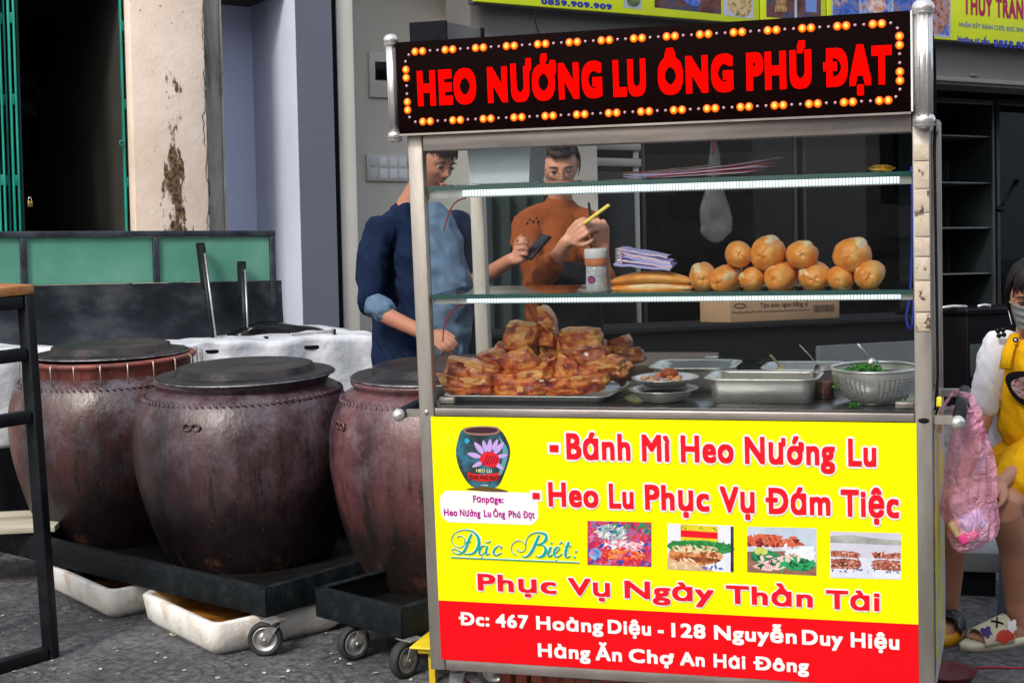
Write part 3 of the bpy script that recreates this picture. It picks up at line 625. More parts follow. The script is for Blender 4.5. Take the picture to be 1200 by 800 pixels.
# swivel castors under the cart
def castor(name, par, x, y, ztop, R, ang=0, m=steelg, wid=.028):
    f = MB(); c = V((x, y, 0)); d = V((math.cos(ang), math.sin(ang), 0)); s = V((-d.y, d.x, 0)); wc = c+d*.028+V((0, 0, R))
    f.box(x-.035, x+.035, y-.03, y+.03, ztop-.005, ztop, bev=.001); f.bar((x, y, ztop-.02), (x, y, ztop-.005), .018, n=12)
    for q in (-1, 1):
        e = s*(wid*.5+.006)*q
        P = [c+e+d*(-.02)+V((0, 0, ztop-.02)), c+e+d*.022+V((0, 0, ztop-.02)), wc+e+d*.014, wc+e-d*.012+V((0, 0, -.008))]
        o2 = s*.0015; f.add([p-o2 for p in P]+[p+o2 for p in P], [[0, 1, 2, 3], [7, 6, 5, 4], [0, 4, 5, 1], [1, 5, 6, 2], [2, 6, 7, 3], [3, 7, 4, 0]])
    f.bar(c+s*(-wid*.5-.007)+d*(-.02)+V((0, 0, ztop-.02)), c+s*(wid*.5+.007)+d*(-.02)+V((0, 0, ztop-.02)), .003)
    f.bar(wc-s*(wid*.5+.012), wc+s*(wid*.5+.012), .006)
    o = obj('castor', f, m, par)
    Mx = Matrix.Translation(wc) @ s.to_track_quat('Z', 'Y').to_matrix().to_4x4()
    prof = [(R*.72, -wid/2), (R*.93, -wid/2), (R, -wid*.3), (R, wid*.3), (R*.93, wid/2), (R*.72, wid/2), (R*.72, -wid/2)]
    obj('tyre', MB().lathe(prof, 28, M=Mx), rubber, o)
    prof = [(.004, -wid*.42), (R*.2, -wid*.5), (R*.28, -wid*.5), (R*.34, -wid*.3), (R*.58, -wid*.3), (R*.64, -wid*.5), (R*.715, -wid*.5), (R*.715, wid*.5), (R*.64, wid*.5), (R*.58, wid*.3), (R*.34, wid*.3), (R*.28, wid*.5), (R*.2, wid*.5), (.004, wid*.42)]
    obj('wheel_hub', MB().lathe(prof, 28, M=Mx), steelg, o)
for x in (.06, W-.06):
    for y in (.06, DEP-.06): castor('castor', cart, x, y, ZB, .055, rad(200))
obj('leg_strut', MB().rod(at(532, 786, Y=.12), at(560, 812, Y=.30), .014, .014), steelg, cart)
# black speaker box and its wooden side, standing on the cart's roof behind the sign
spk = thing('speaker', 'small black speaker box with wooden sides standing behind the left end of the lit sign', 'speaker', (.07, .10, 1.705))
a = at(481, 48, Y=.10); b = at(523, 24, Y=.10)
obj('speaker_case', local(MB().box(a.x+.002, b.x, .103, .40, 1.7055, b.z-.002, bev=.003), spk), pm('speaker_wood', [(.3, (.03, .018, .012)), (.7, (.09, .05, .035))], scale=5, stretch=(1, .2, 3), rough=(.4, .5)), spk)
obj('speaker_front', local(MB().box(a.x, b.x+.002, .094, .102, 1.706, b.z, bev=.002), spk), pm('speaker_grille', [(.4, (.004, .005, .007)), (.6, (.010, .011, .014))], scale=120, rough=(.7, .8), spec=.1), spk)
obj('speaker_back', local(MB().box(a.x, b.x+.002, .4005, .43, 1.706, b.z, bev=.002), spk), blackm, spk)
# ================================================================== GOODS ON THE CART
def pxrad(P, px): return px/pxm(P)
# ---- bread rolls on the lower shelf
crust = pm('bread_crust', [(0.30, (0.58, 0.17, 0.02)), (0.50, (0.80, 0.32, 0.05)), (0.70, (0.88, 0.48, 0.12))], scale=13, detail=5, rough=(.42, .6), bump=.25, bscale=45, bdist=.004,
           layer=(7, (1, 1, 1), .56, .72, (.84, .60, .26), .8), sss=.05)
crumb = pm('bread_split', [(0.35, (0.78, 0.58, 0.28)), (0.6, (0.90, 0.78, 0.50))], scale=30, rough=(.6, .8), bump=.3, bscale=70)
ROLLZ = 1.2745
def roll(x, y, rpx, seed, lab, Y=.10, rot=0, sq=(1, 1), split=None, L=.075):
    C = at(x, y, Y=Y); r = pxrad(C, rpx); rnd = random.Random(seed)
    t = thing('bread_roll', lab, 'bread roll', C, 'bread rolls piled on the lower glass shelf')
    n, m = 40, 26; ax = V((rnd.uniform(-.25, .25), 1, rnd.uniform(-.12, .08))).normalized(); Q = ax.to_track_quat('Z', 'Y').to_matrix().to_4x4()
    mb = MB(); sp = split if split is not None else rnd.uniform(40, 140)
    vs = []; fi = []
    for j in range(m+1):
        ph = math.pi*j/m
        for i in range(n):
            th = 2*math.pi*i/n
            cz = math.cos(ph); cz = math.copysign(abs(cz)**.8, cz); rr = max(0.0, math.sin(ph))**.85
            q = V((math.cos(th)*rr*r, math.sin(th)*rr*r, cz*L))
            w_ = 1+.15*nz3(q, 18, seed)+.045*nz3(q, 55, seed+3)
            da = math.degrees(math.atan2(math.sin(th-rad(sp)), math.cos(th-rad(sp))))
            w_ -= .08*math.exp(-((da-21)/6)**2)*rr; w_ += .06*math.exp(-((da+4)/16)**2)
            w_ -= (.05+.07*((seed*37 % 10)/10))*math.exp(-(ph-math.pi)**2/.06)*(1+.8*math.sin((1+seed % 3)*th+seed*1.7))
            q = V((q.x*w_*sq[0], q.y*w_*sq[1], q.z*(w_**.5))); vs.append(Q @ q)
    fs = []; mi = []
    for j in range(m):
        for i in range(n):
            fs.append([j*n+i, j*n+(i+1) % n, (j+1)*n+(i+1) % n, (j+1)*n+i])
            da = (math.degrees(2*math.pi*(i+.5)/n)-sp+180) % 360-180
            pj = (j+.5)/m
            mi.append(1 if (-14+8*math.sin(j*.9+seed) < da < 18 and .28 < pj < .80+.05*math.sin(seed)) else 0)
    mb.add(vs, fs, 0, True); mb.m = mi
    R = Matrix.Rotation(rot, 4, 'Y'); mb.v = [R @ p for p in mb.v]
    obj('crust', mb, [crust, crumb], t)
S = 'seen end-on'
roll(823, 324, 16, 1, 'bread roll with pale upper left split, touching the end of the long baguette', split=60)
roll(852, 326, 15.5, 2, 'bottom row roll standing right of the split one that touches the baguette', split=150)
roll(881.5, 326, 14.8, 3, 'smallest bottom row roll, under the gap between the two left upper rolls', split=20)
roll(866, 298, 16, 4, 'leftmost roll of the upper row, with a swirled knob at its end', split=200)
roll(900, 296.5, 20, 5, 'largest round roll, second from the left in the upper row', split=110)
roll(915, 323, 18.5, 6, 'bottom row roll directly under the largest upper roll, wrinkled end', split=70)
roll(940, 298, 18, 7, 'upper row roll with a pale flap on top, right of the largest roll', split=120)
roll(954, 323.5, 18, 8, 'bottom row roll with pale upper right patch, below the roll with the flap', split=40, sq=(1.08, .92))
roll(985, 326, 15, 9, 'golden bottom row roll half hidden under the tall right hand roll', split=250)
roll(999.5, 299, 20.5, 10, 'roll lying on top of the right hand pair, pale stripe down its end', split=125)
roll(1019.5, 321.5, 17.5, 11, 'last roll at the right end of the shelf, pale round spot on it', split=30)
# ---- baguette, split lengthwise
C = at(763, 330, Y=.10)
bag = thing('baguette', 'long baguette cut open lengthwise lying on the lower shelf beside the salt jar', 'baguette', C)
L2 = pxrad(C, 50)
for s, rz, zc, mat_, nm in ((1, .026, .0085, crust, 'upper_half'), (-1, .024, -.0145, crust, 'lower_half')):
    def f(u, v_):
        x = (u*2-1); th = 2*math.pi*v_; e = max(0.0, 1-abs(x)**3.2)**.55
        q = V((x*L2, math.cos(th)*.034*e, zc+math.sin(th)*(rz*.62)*e*(1+.06*nz3((x*3, th, s), 2))+(.004*math.cos(x*2.4)*s)-(.006*x*x)))
        return q
    mb = MB().grid(f, 44, 20)
    mb.m = [1 if (s < 0 and 12 <= (k//44) % 20 < 20 and False) else 0 for k in range(len(mb.f))]
    obj(nm, mb, crust, bag)
def f(u, v_):
    x = u*2-1; th = 2*math.pi*v_; e = max(0, 1-abs(x)**3)**.6
    return V((x*L2*.96+.002, -.012+math.cos(th)*.0205*e, -.0125+math.sin(th)*.009*e-(.006*x*x)))
obj('crumb', MB().grid(f, 30, 12), crumb, bag)
# ---- salt jar
C = at(699.5, 342, Y=.075); C.z = ROLLZ
sj = thing('seasoning_jar', 'small clear plastic jar of salt with white lid and orange band', 'jar', C)
r = pxrad(C, 13); h = pxrad(C, 31)
clearp = pm('clear_plastic', [(0.4, (.55, .60, .62)), (.6, (.72, .76, .78))], scale=40, rough=(.15, .3), trans=.25, spec=.6)
obj('jar_body', MB().lathe([(0.001, 0), (r*.95, 0), (r, .003), (r*.93, h*.8), (r*.9, h), (.001, h)], 28), clearp, sj)
obj('orange_band', MB().lathe([(r*.98, h*.98), (r*1.0, h*1.0), (r*1.0, h*1.25), (r*.98, h*1.27)], 28), pm('orange_band', [(.4, (.55, .16, .06)), (.6, (.62, .22, .08))], scale=40, rough=(.4, .5)), sj)
obj('jar_lid', MB().lathe([(r*1.0, h*1.26), (r*1.03, h*1.28), (r*1.03, h*1.56), (r*.98, h*1.60), (.001, h*1.61)], 28), whitep, sj)
def disc(c, R_, ang, mb, y=0, n=20):
    """label spot wrapped on the jar front"""
    vs = [(c[0], c[1], c[2])]
    return mb
for rr, m, dy in ((.0125, pm('label_blue', (.02, .03, .22), rough=(.4, .4)), .0006), (.0085, pm('label_red', (.45, .02, .12), rough=(.4, .4)), .0011)):
    mb = MB(); vs = []
    for i in range(20):
        t = 2*math.pi*i/20; a_ = rr*math.cos(t)/r-.25; vs.append(((r*.97+dy)*math.sin(a_), -(r*.97+dy)*math.cos(a_), h*.46+rr*.85*math.sin(t)))
    mb.add(vs, [list(range(20))]); obj('label_spot', mb, m, sj)
# ---- bundle of lilac paper sleeves on the baguette
sleeve = pm('lilac_paper', [(.35, (.36, .38, .80)), (.6, (.50, .50, .86))], scale=10, stretch=(.3, 3, 6), rough=(.5, .6), bump=.2, bscale=30)
pink = pm('pink_paper_edge', [(.35, (.75, .50, .60)), (.6, (.82, .68, .78))], scale=60, rough=(.6, .7))
C = at(757, 302, Y=.10)
sv = thing('paper_sleeves', 'folded bundle of lilac paper sleeves lying on the open baguette', 'paper sleeves', C)
k = 1/pxm(C)
for i, (x0, z0, x1, z1, th, y0) in enumerate(((-31, 9, 32, -5, 3.2, -.03), (-29, 5, 34, -8, 3.0, -.036), (-30, 0, 35, -10, 2.6, -.040), (-34, -5, 33, -12, 2.6, -.044), (-30, 12, 27, 1, 2.2, -.02))):
    def f(u, v_, a=(x0, z0, x1, z1), th=th, i=i):
        x = a[0]+(a[2]-a[0])*u; z = a[1]+(a[3]-a[1])*u+1.4*nz3((u*4, v_*3, i), 1.3)+th*math.sin(math.pi*v_)*.6
        return V((x*k, y0+.075*v_, z*k))
    obj('sleeve', MB().grid(f, 16, 6), sleeve, sv)
    def g(u, v_, a=(x0, z0, x1, z1), i=i, th=th):
        x = a[0]+(a[2]-a[0])*u; z = a[1]+(a[3]-a[1])*u+1.4*nz3((u*4, 0, i), 1.3)-th*(1-v_)
        return V((x*k, y0-.0005-.004*math.sin(v_*3), z*k))
    obj('sleeve_edge', MB().grid(g, 16, 2), sleeve if i % 2 else pink, sv)
mb = MB()
for i in range(7): mb.tube([V(((-31-.4*i)*k, -.048+.003*i, (11-3.2*i)*k)), V(((-27-.3*i)*k, -.050+.003*i, (13-3.2*i)*k)), V(((-24)*k, -.047, (9-2.8*i)*k))], .0022, n=5)
obj('ruffled_edge', mb, pink, sv)
# ---- printed paper bags on the upper shelf
UZ = 1.5750
pb = thing('paper_bag_stack', 'loose fanned stack of red, white and lilac printed paper bags on the upper shelf', 'paper bags', at(823, 208, Y=.12))
C = pb.location.copy(); C.z = UZ; pb.location = C; k = 1/pxm(C)
kraft = pm('kraft_print', [(.40, (.62, .50, .40)), (.5, (.70, .58, .50)), (.56, (.55, .10, .06)), (.6, (.60, .06, .05))], scale=9, stretch=(1.6, .4, 1), rough=(.6, .7))
redpap = pm('red_paper', [(.4, (.50, .02, .03)), (.6, (.65, .06, .06))], scale=20, rough=(.5, .6))
lil = pm('pale_lilac_paper', [(.4, (.50, .48, .78)), (.6, (.70, .70, .82))], scale=16, rough=(.5, .6))
for i, (x0, x1, z0, z1, y0, m) in enumerate(((-83, 60, 2, 5, -.07, lil), (-60, 70, 3, 7, -.068, redpap), (-88, 72, 4, 12, -.062, lil), (-80, 80, 5, 11, -.055, sleeve), (-50, 84, 6, 15, -.05, redpap), (-92, 78, 6, 19, -.03, lil), (-40, 90, 7, 21, -.02, sleeve), (-93, 66, 8, 17, -.01, kraft), (-96, 10, 9, 15, .0, kraft))):
    def f(u, v_, a=(x0, x1, z0, z1, y0), i=i):
        x = a[0]+(a[1]-a[0])*u; z = (a[2]+(a[3]-a[2])*u**1.7)*.92+.8*nz3((u*5, v_*2, i), 1)
        return V((x*k, a[4]+.12*v_+.01*nz3((u, i, 1), 3), max(.0006+i*.0006, z*k)))
    mb = MB().grid(f, 20, 3); o = obj('paper_bag', mb, m, pb)
    md_ = o.modifiers.new('thick', 'SOLIDIFY'); md_.thickness = .0012
# yellow band on upper shelf
C = at(1033, 196, Y=.12); yb_ = thing('rubber_bands', 'small yellow heap of rubber bands at the right end of the upper shelf', 'rubber bands', (C.x, .12, UZ))
yr = pm('yellow_rubber', (.65, .36, .02), rough=(.5, .5))
for i in range(7):
    mb = MB(); n = 22; ph = i*.9; mb.tube([V((math.cos(2*math.pi*j/n)*(.026+.004*math.sin(i)), math.sin(2*math.pi*j/n)*.02, .003+.0016*i+.003*math.sin(4*math.pi*j/n+ph))) for j in range(n)], .0013, n=5, closed=True)
    mb.v = [V((p.x+.006*math.sin(i*2), p.y, p.z)) for p in mb.v]; obj('rubber_band', mb, yr, yb_)
# ---- frosted white tub on the upper shelf
a = at(552, 217, Y=.08); b = at(620, 215, Y=.08); tp = at(548, 168, Y=.08); tq = at(623, 166, Y=.08)
tub = thing('plastic_tub', 'pale frosted white plastic tub standing on the upper shelf under the sign', 'tub', ((a.x+b.x)/2, .15, UZ))
frost = pm('frosted_plastic', [(.3, (.62, .71, .79)), (.7, (.72, .79, .85))], scale=4, rough=(.4, .5), spec=.4, sss=.1)
mb = MB(); cx = (a.x+b.x)/2
x0, x1, X0, X1 = a.x-cx, b.x-cx, tp.x-cx, tq.x-cx; hh = .100
def fr(sx0, sx1, y0, y1, z): return [V((sx0, y0, z)), V((sx1, y0, z)), V((sx1, y1, z)), V((sx0, y1, z))]
ring = fr(x0, x1, -.07, .07, .001)+fr(X0, X1, -.08, .08, hh)+fr(X0+.004, X1-.004, -.076, .076, hh)+fr(x0+.004, x1-.004, -.066, .066, .005)
fs = [[3, 2, 1, 0], [12, 13, 14, 15]]
for l in range(3): fs += [[4*l+i, 4*l+(i+1) % 4, 4*l+4+(i+1) % 4, 4*l+4+i] for i in range(4)]
mb.add(ring, fs); o = obj('tub_wall', mb, frost, tub); bv = o.modifiers.new('b', 'BEVEL'); bv.width = .008; bv.segments = 3
mb = MB()
for z_, e in ((hh, .004),):
    P = [(X0-e, -.084), (X1+e, -.084), (X1+e, .084), (X0-e, .084)]; mb.tube([V((p[0], p[1], z_)) for p in P], .003, n=8, closed=True)
obj('tub_rim', mb, frost, tub)

# ---- meat tray and roasted pork
CZ = .9635
def tray(name, lab, cat, c, sx, sy, h, flare, m, rim=.004, ang=0, loc_z=CZ, bev=.012, par=None):
    t = thing(name, lab, cat, (c[0], c[1], loc_z)); t.rotation_euler[2] = ang
    mb = MB()
    def ring(ex, z): 
        P = rrect(-sx/2+ex*-1, sx/2+ex, -sy/2-ex, sy/2+ex, bev+max(ex, 0)); return [V((p[0], p[1], z)) for p in P]
    rings = [ring(0, .001), ring(flare*.9, h*.93), ring(flare, h), ring(flare+.012, h+.002), ring(flare+.013, h-.001), ring(flare-.001, h-.003), ring(-.003, .005)]
    n = len(rings[0]); vs = sum(rings, []); fs = [list(range(n))[::-1], [6*n+i for i in range(n)]]
    for l in range(6): fs += [[l*n+i, l*n+(i+1) % n, (l+1)*n+(i+1) % n, (l+1)*n+i] for i in range(n)]
    mb.add(vs, fs, 0, True); o = obj('pan_shell', mb, m, t)
    return t
a = at(516, 466, Y=.055); b = at(712, 463, Y=.055)
trayp = pm('enamel_tray', [(.3, (.50, .55, .54)), (.7, (.62, .66, .65))], scale=4, rough=(.25, .4), metal=.3)
mt_ = tray('meat_tray', 'wide shallow pale metal tray heaped with roasted pork on the left of the counter', 'tray', ((a.x+b.x)/2, .205), b.x-a.x-.06, .24, .020, .018, trayp)
pork = pm('roast_pork', [(0.30, (0.045, 0.005, 0.003)), (0.40, (0.22, 0.022, 0.008)), (0.48, (0.48, 0.075, 0.015)), (0.56, (0.72, 0.21, 0.03)), (0.66, (0.80, 0.38, 0.09)), (.75, (.42, .06, .025))], scale=19, stretch=(.9, 1, 1.5), detail=7, dist=.6,
          rough=(.34, .6), spec=.35, bump=.8, bscale=75, coat=.4, bdist=.004, layer=(24, (1, 1, 1), .52, .66, (.12, .012, .006), .75), vary=.35)
porkd = pm('roast_pork_dark', [(0.27, (0.05, 0.008, 0.004)), (0.40, (0.18, 0.03, 0.012)), (0.52, (0.38, 0.08, 0.02)), (0.64, (0.52, 0.20, 0.06)), (.75, (.30, .05, .03))], scale=22, stretch=(.5, 1, 2.0), detail=7, dist=.8,
          rough=(.35, .6), spec=.3, bump=.8, bscale=75, coat=.05, bdist=.005, vary=.3)
fat = pm('pork_fat', [(0.32, (0.40, 0.07, 0.02)), (0.45, (0.70, 0.25, 0.045)), (0.56, (0.80, 0.42, 0.12)), (0.7, (0.50, 0.10, 0.03))], scale=26, stretch=(.5, 1, 1.6), rough=(.34, .55), spec=.35, bump=.8, bscale=90, coat=.35, vary=.35, layer=(30, (1, 1, 1), .56, .70, (.34, .05, .012), .8))
bone = pm('rib_bone', [(.4, (.72, .62, .45)), (.6, (.60, .42, .25))], scale=30, rough=(.4, .6))
def meat(x, y, w_, h_, ang, Y, seed, lab, mat_=pork, d=None, tilt=0.0, cls='rib'):
    Y += .045; y -= 2.5; C = at(x, y, Y=Y); kk = 1/pxm(C); w_ *= kk*.92; h_ *= kk*1.02; d = d or (w_+h_)*.34
    t = thing('pork_piece', lab, 'roast pork', C, 'roasted pork pieces heaped on the tray')
    R = Matrix.Rotation(-rad(ang), 4, 'Y') @ Matrix.Rotation(tilt, 4, 'X')
    bm = bmesh.new(); bmesh.ops.create_cube(bm, size=2)
    rs_ = random.Random(seed*3+1)
    for v in bm.verts: v.co = V((v.co.x*(1+rs_.uniform(-.28, .18)), v.co.y, v.co.z*(1+rs_.uniform(-.35, .25))))
    bmesh.ops.subdivide_edges(bm, edges=bm.edges[:], cuts=15, use_grid_fill=True)
    for v in bm.verts:
        q = v.co.copy(); n_ = q.normalized(); q = q*.74+n_*.32   # between a block and an egg
        q = V((q.x*w_/2, q.y*d/2, q.z*h_/2)); s_ = 26
        k1 = nz3(q, s_*.8, seed)*.26+nz3(q, s_*2.6, seed+5)*.05
        lay = .028*math.sin(q.z/h_*15+2*nz3(q, 20, seed+2)*2.5)       # layered fat and lean
        bend = .16*h_*math.sin(q.x/w_*2.6+seed)
        q = q*(1+k1+lay); q.z += bend; v.co = R @ q
    mb = MB(); mb.frombm(bm, 0, True)
    # the fat side: faces whose outward direction is upwards and which a noise picks
    for i, f in enumerate(mb.f):
        c = sum((mb.v[j] for j in f), V())/4
        if nz3(c, 30, seed+9)+.9*(c.z/h_) > .38: mb.m[i] = 1
    obj('meat', mb, [mat_, fat], t)
    if cls == 'rib':
        rr = random.Random(seed); b_ = MB(); e = (1 if seed % 2 else -1); p = R @ V((e*w_*.40, -d*.22, h_*.12)); q = R @ V((e*w_*.56, -d*.30, h_*.15))
        b_.tube([p, (p+q)/2, q], [.004, .0045, .0035], n=8); obj('rib_end', b_, bone, t)
    return t
M_ = [
 (560, 444, 76, 36, -8, .13, 'big pale orange slab at the left front edge of the tray', pork),
 (548, 451, 66, 22, 3, .10, 'low flat piece along the front left rim of the tray', pork),
 (612, 447, 80, 34, 6, .11, 'streaky slab lying front and centre on the tray', pork),
 (676, 452, 84, 22, -2, .08, 'long low rib strip along the tray front right', pork),
 (700, 441, 72, 24, 7, .14, 'long rib slab at the right front, above the low strip', pork),
 (582, 427, 44, 22, 8, .20, 'narrow bar of pork at the far left of the heap', pork),
 (568, 436, 50, 22, -3, .24, 'dull piece lying behind the left slab', porkd),
 (613, 430, 44, 42, 40, .13, 'curled lump with glowing rind in the middle of the heap', pork),
 (648, 432, 44, 36, -20, .16, 'dark red chunk right of the curled lump', pork),
 (666, 436, 34, 30, 60, .13, 'short upright wedge among the middle pieces', pork),
 (690, 427, 46, 32, -25, .18, 'orange chunk right of centre under the large brown slab', pork),
 (612, 402, 50, 36, -18, .20, 'marbled chunk with pale rind at the upper left of the heap', pork),
 (643, 394, 21, 44, 4, .22, 'piece of rib standing upright at the top of the heap', pork),
 (679, 403, 62, 32, 14, .20, 'large brown topped slab at the upper right of the heap', pork),
 (704, 419, 42, 26, -30, .22, 'curved dark piece behind the right of the heap', porkd),
 (722, 408, 36, 22, 10, .26, 'small charred piece at the back right of the heap', porkd),
 (735, 421, 38, 18, 6, .24, 'thin charred tip sticking out furthest right', porkd),
 (722, 437, 34, 30, -40, .17, 'charred chunk at the right end of the tray', porkd),
 (640, 413, 44, 30, 10, .25, 'hidden middle piece behind the curled lump', porkd),
 (660, 420, 40, 26, -30, .24, 'reddish piece wedged behind the centre of the heap', porkd),
 (598, 417, 34, 22, -12, .25, 'small dark piece behind the marbled chunk', porkd),
 (590, 452, 70, 20, -2, .12, 'flat orange piece touching the tray floor left of centre', pork),
 (640, 456, 60, 16, 2, .09, 'thin low piece at the front rim in the middle', pork)]
for i, (x, y, w_, h_, an, Y, lab, m) in enumerate(M_): meat(x, y, w_, h_, an, Y, i+3, lab, m, cls='rib' if i % 3 == 0 else '')

# ---- bowls
def bowl(name, lab, c, r, h, z, m=bowlm, rim=.010, foot=.55, n=40):
    t = thing(name, lab, 'bowl', (c[0], c[1], z))
    pr = [(.001, .0015), (r*foot, .0015), (r*(foot+.12), h*.12), (r*.80, h*.45), (r*.93, h*.8), (r*.97, h), (r*.97+rim, h+.0015), (r*.97+rim, h-.001), (r*.955, h-.002), (r*.91, h*.8), (r*.78, h*.46), (r*foot, h*.10), (.001, h*.09)]
    obj('bowl_shell', MB().lathe(pr, n), m, t); return t
C = at(777, 474, Y=.115); bowl('steel_bowl', 'lower shallow steel bowl with black seeds, under the plate of meat scraps', (C.x, .125), .088, .036, CZ)
bl = [o for o in bpy.data.objects if o.name.startswith('steel_bowl')][-1]
obj('black_filling', MB().lathe([(.001, .024), (.070, .024), (.076, .022)], 30), blackm, bl)
mb = MB()
for i in range(26):
    t = random.uniform(-.055, .055); mb.ball((t, random.uniform(-.045, -.02), .026+random.uniform(0, .004)), .0035, n=6)
obj('seeds', mb, pm('seed_gloss', (.03, .03, .03), rough=(.15, .15)), bl)['kind'] = 'stuff'
C2 = at(779, 441, Y=.13); sb2 = bowl('shallow_dish', 'shallow steel dish of chopped meat scraps resting on the lower bowl', (C2.x, .135), .086, .026, CZ+.040, foot=.5)
mb = MB(); sc = pm('meat_scraps', [(.35, (.35, .08, .03)), (.5, (.60, .25, .10)), (.65, (.80, .62, .42))], scale=40, rough=(.35, .5))
for i in range(36):
    a_ = random.uniform(0, 6.28); r_ = random.uniform(0, .058); mb.ball((r_*math.cos(a_), r_*math.sin(a_)*.8, .018+.012*(1-r_/.06)+random.uniform(0, .006)), random.uniform(.006, .013), n=8, sc=(1.4, .9, .6), M=Matrix.Rotation(random.uniform(0, 3), 4, 'Z'))
obj('food_scraps', mb, sc, sb2)['kind'] = 'stuff'
obj('browned_lump', MB().ball((.012, 0, .036), .02, n=14, sc=(1.3, .9, .8)), porkd, sb2)
# rectangular pans
a = at(826, 443, Y=.09); b = at(956, 443, Y=.09)
tray('steel_pan', 'deep rectangular steel pan standing in the middle of the counter', 'pan', ((a.x+b.x)/2, .165), b.x-a.x-.035, .135, .068, .012, bowlm, bev=.02)
pn = [o for o in bpy.data.objects if o.name.startswith('steel_pan')][-1]
obj('pickled_cucumber', MB().grid(lambda u, v_: V(((u-.5)*.26, (v_-.5)*.12, .050+.006*nz3((u*9, v_*6, 0), 1))), 30, 12), pm('pickles', [(.35, (.25, .32, .10)), (.6, (.50, .55, .28))], scale=60, rough=(.3, .4)), pn)
a = at(772, 419, Y=.30); b = at(846, 419, Y=.30)
tray('steel_pan', 'rectangular steel pan seen behind the dish of meat scraps', 'pan', ((a.x+b.x)/2, .375), b.x-a.x+.02, .15, .070, .012, bowlm, bev=.02)
a = at(905, 424, Y=.34); b = at(968, 424, Y=.34)
tray('steel_pan', 'second steel pan at the back, between the middle pan and the colander', 'pan', ((a.x+b.x)/2+.01, .42), b.x-a.x+.05, .13, .060, .012, bowlm, bev=.02)
# colander
C = at(1022, 473, Y=.12); cr_ = pxrad(C, 50)
cz = thing('colander', 'round perforated steel colander holding chopped green herbs, at the right end', 'colander', (C.x+.005, .155, CZ))
ch_ = .088
def cprof(t):  # t 0..1 up the wall
    return (cr_*(.50+.50*math.sin(t*math.pi/2)**.75), .004+ch_*t**1.25)
n = 150; mlev = 40; vs = []; fs = []; inner = []
for j in range(mlev+1):
    r_, z_ = cprof(j/mlev)
    for i in range(n): t = 2*math.pi*i/n; vs.append((r_*math.cos(t), r_*math.sin(t), z_))
holes = set()
for j in range(4, 32, 3):
    for i in range(n):
        if i % 3 == (0 if True else 1): holes.add((j, i))
for j in range(mlev):
    for i in range(n):
        q = [j*n+i, j*n+(i+1) % n, (j+1)*n+(i+1) % n, (j+1)*n+i]
        if (j, i) in holes and (i//3) % 13 < 11: inner.append(q)
        else: fs.append(q)
mb = MB().add(vs, fs, 0, True)
o = obj('colander_wall', mb, bowlm, cz, fix=False); sm = o.modifiers.new('t', 'SOLIDIFY'); sm.thickness = .0012; sm.offset = 0
obj('colander_base', MB().lathe([(.001, .003), (cr_*.5, .003), (cr_*.52, .006)], 40).lathe([(cr_*.46, 0), (cr_*.46, .004)], 40), bowlm, cz)
obj('colander_rim', MB().tube([(cr_*1.0*math.cos(2*math.pi*i/60), cr_*1.0*math.sin(2*math.pi*i/60), ch_+.004) for i in range(60)], .0042, n=8, closed=True), bowlm, cz)
obj('inner_shade_sheet', MB().lathe([(cr_*.5, .006), (cr_*.68, .02), (cr_*.86, .05), (cr_*.93, .072)], 40), pm('inner_shade_dark', (.05, .06, .05), rough=(.6, .6)), cz)  # dark sheet added inside, stands in for the shade behind the holes
herb = pm('herb_leaf', [(.3, (.02, .12, .01)), (.5, (.05, .26, .02)), (.7, (.12, .42, .05))], scale=60, rough=(.4, .6), spec=.3)
mb = MB(); R_ = random.Random(5)
def leaf(mb, p, s):
    q = Matrix.Rotation(R_.uniform(0, 6.3), 3, 'Z') @ Matrix.Rotation(R_.uniform(-1.3, 1.3), 3, 'X') @ Matrix.Rotation(R_.uniform(-1, 1), 3, 'Y')
    mb.add([V(p)+q @ V(c)*s for c in ((-1, 0, 0), (-.3, .5, .15), (.4, .45, .1), (1, 0, 0), (.4, -.45, .1), (-.3, -.5, .15))], [[0, 1, 2, 3], [0, 3, 4, 5]])
for i in range(900):
    a_ = R_.uniform(0, 6.28); r_ = cr_*.86*math.sqrt(R_.random()); hz = .094-.55*r_*r_/cr_+.01*nz3((math.cos(a_)*r_, math.sin(a_)*r_, 0), 40)
    x_ = r_*math.cos(a_); z_ = hz+R_.uniform(-.012, .014)
    if x_ > cr_*.15: z_ -= .02*(x_/cr_)*2
    leaf(mb, (x_-.012, r_*math.sin(a_)*.9, z_), R_.uniform(.004, .009))
obj('herbs', mb, herb, cz)['kind'] = 'stuff'
C = at(1002, 470, Y=.045); fl = thing('herb_sprig', 'tiny bright green herb sprig dropped on the counter before the colander', 'herb sprig', (C.x, .05, CZ))
mb = MB()
for i in range(26): leaf(mb, (R_.uniform(-.014, .014), R_.uniform(-.01, .01), R_.uniform(.002, .012)), .006)
obj('sprig_leaves', mb, herb, fl)
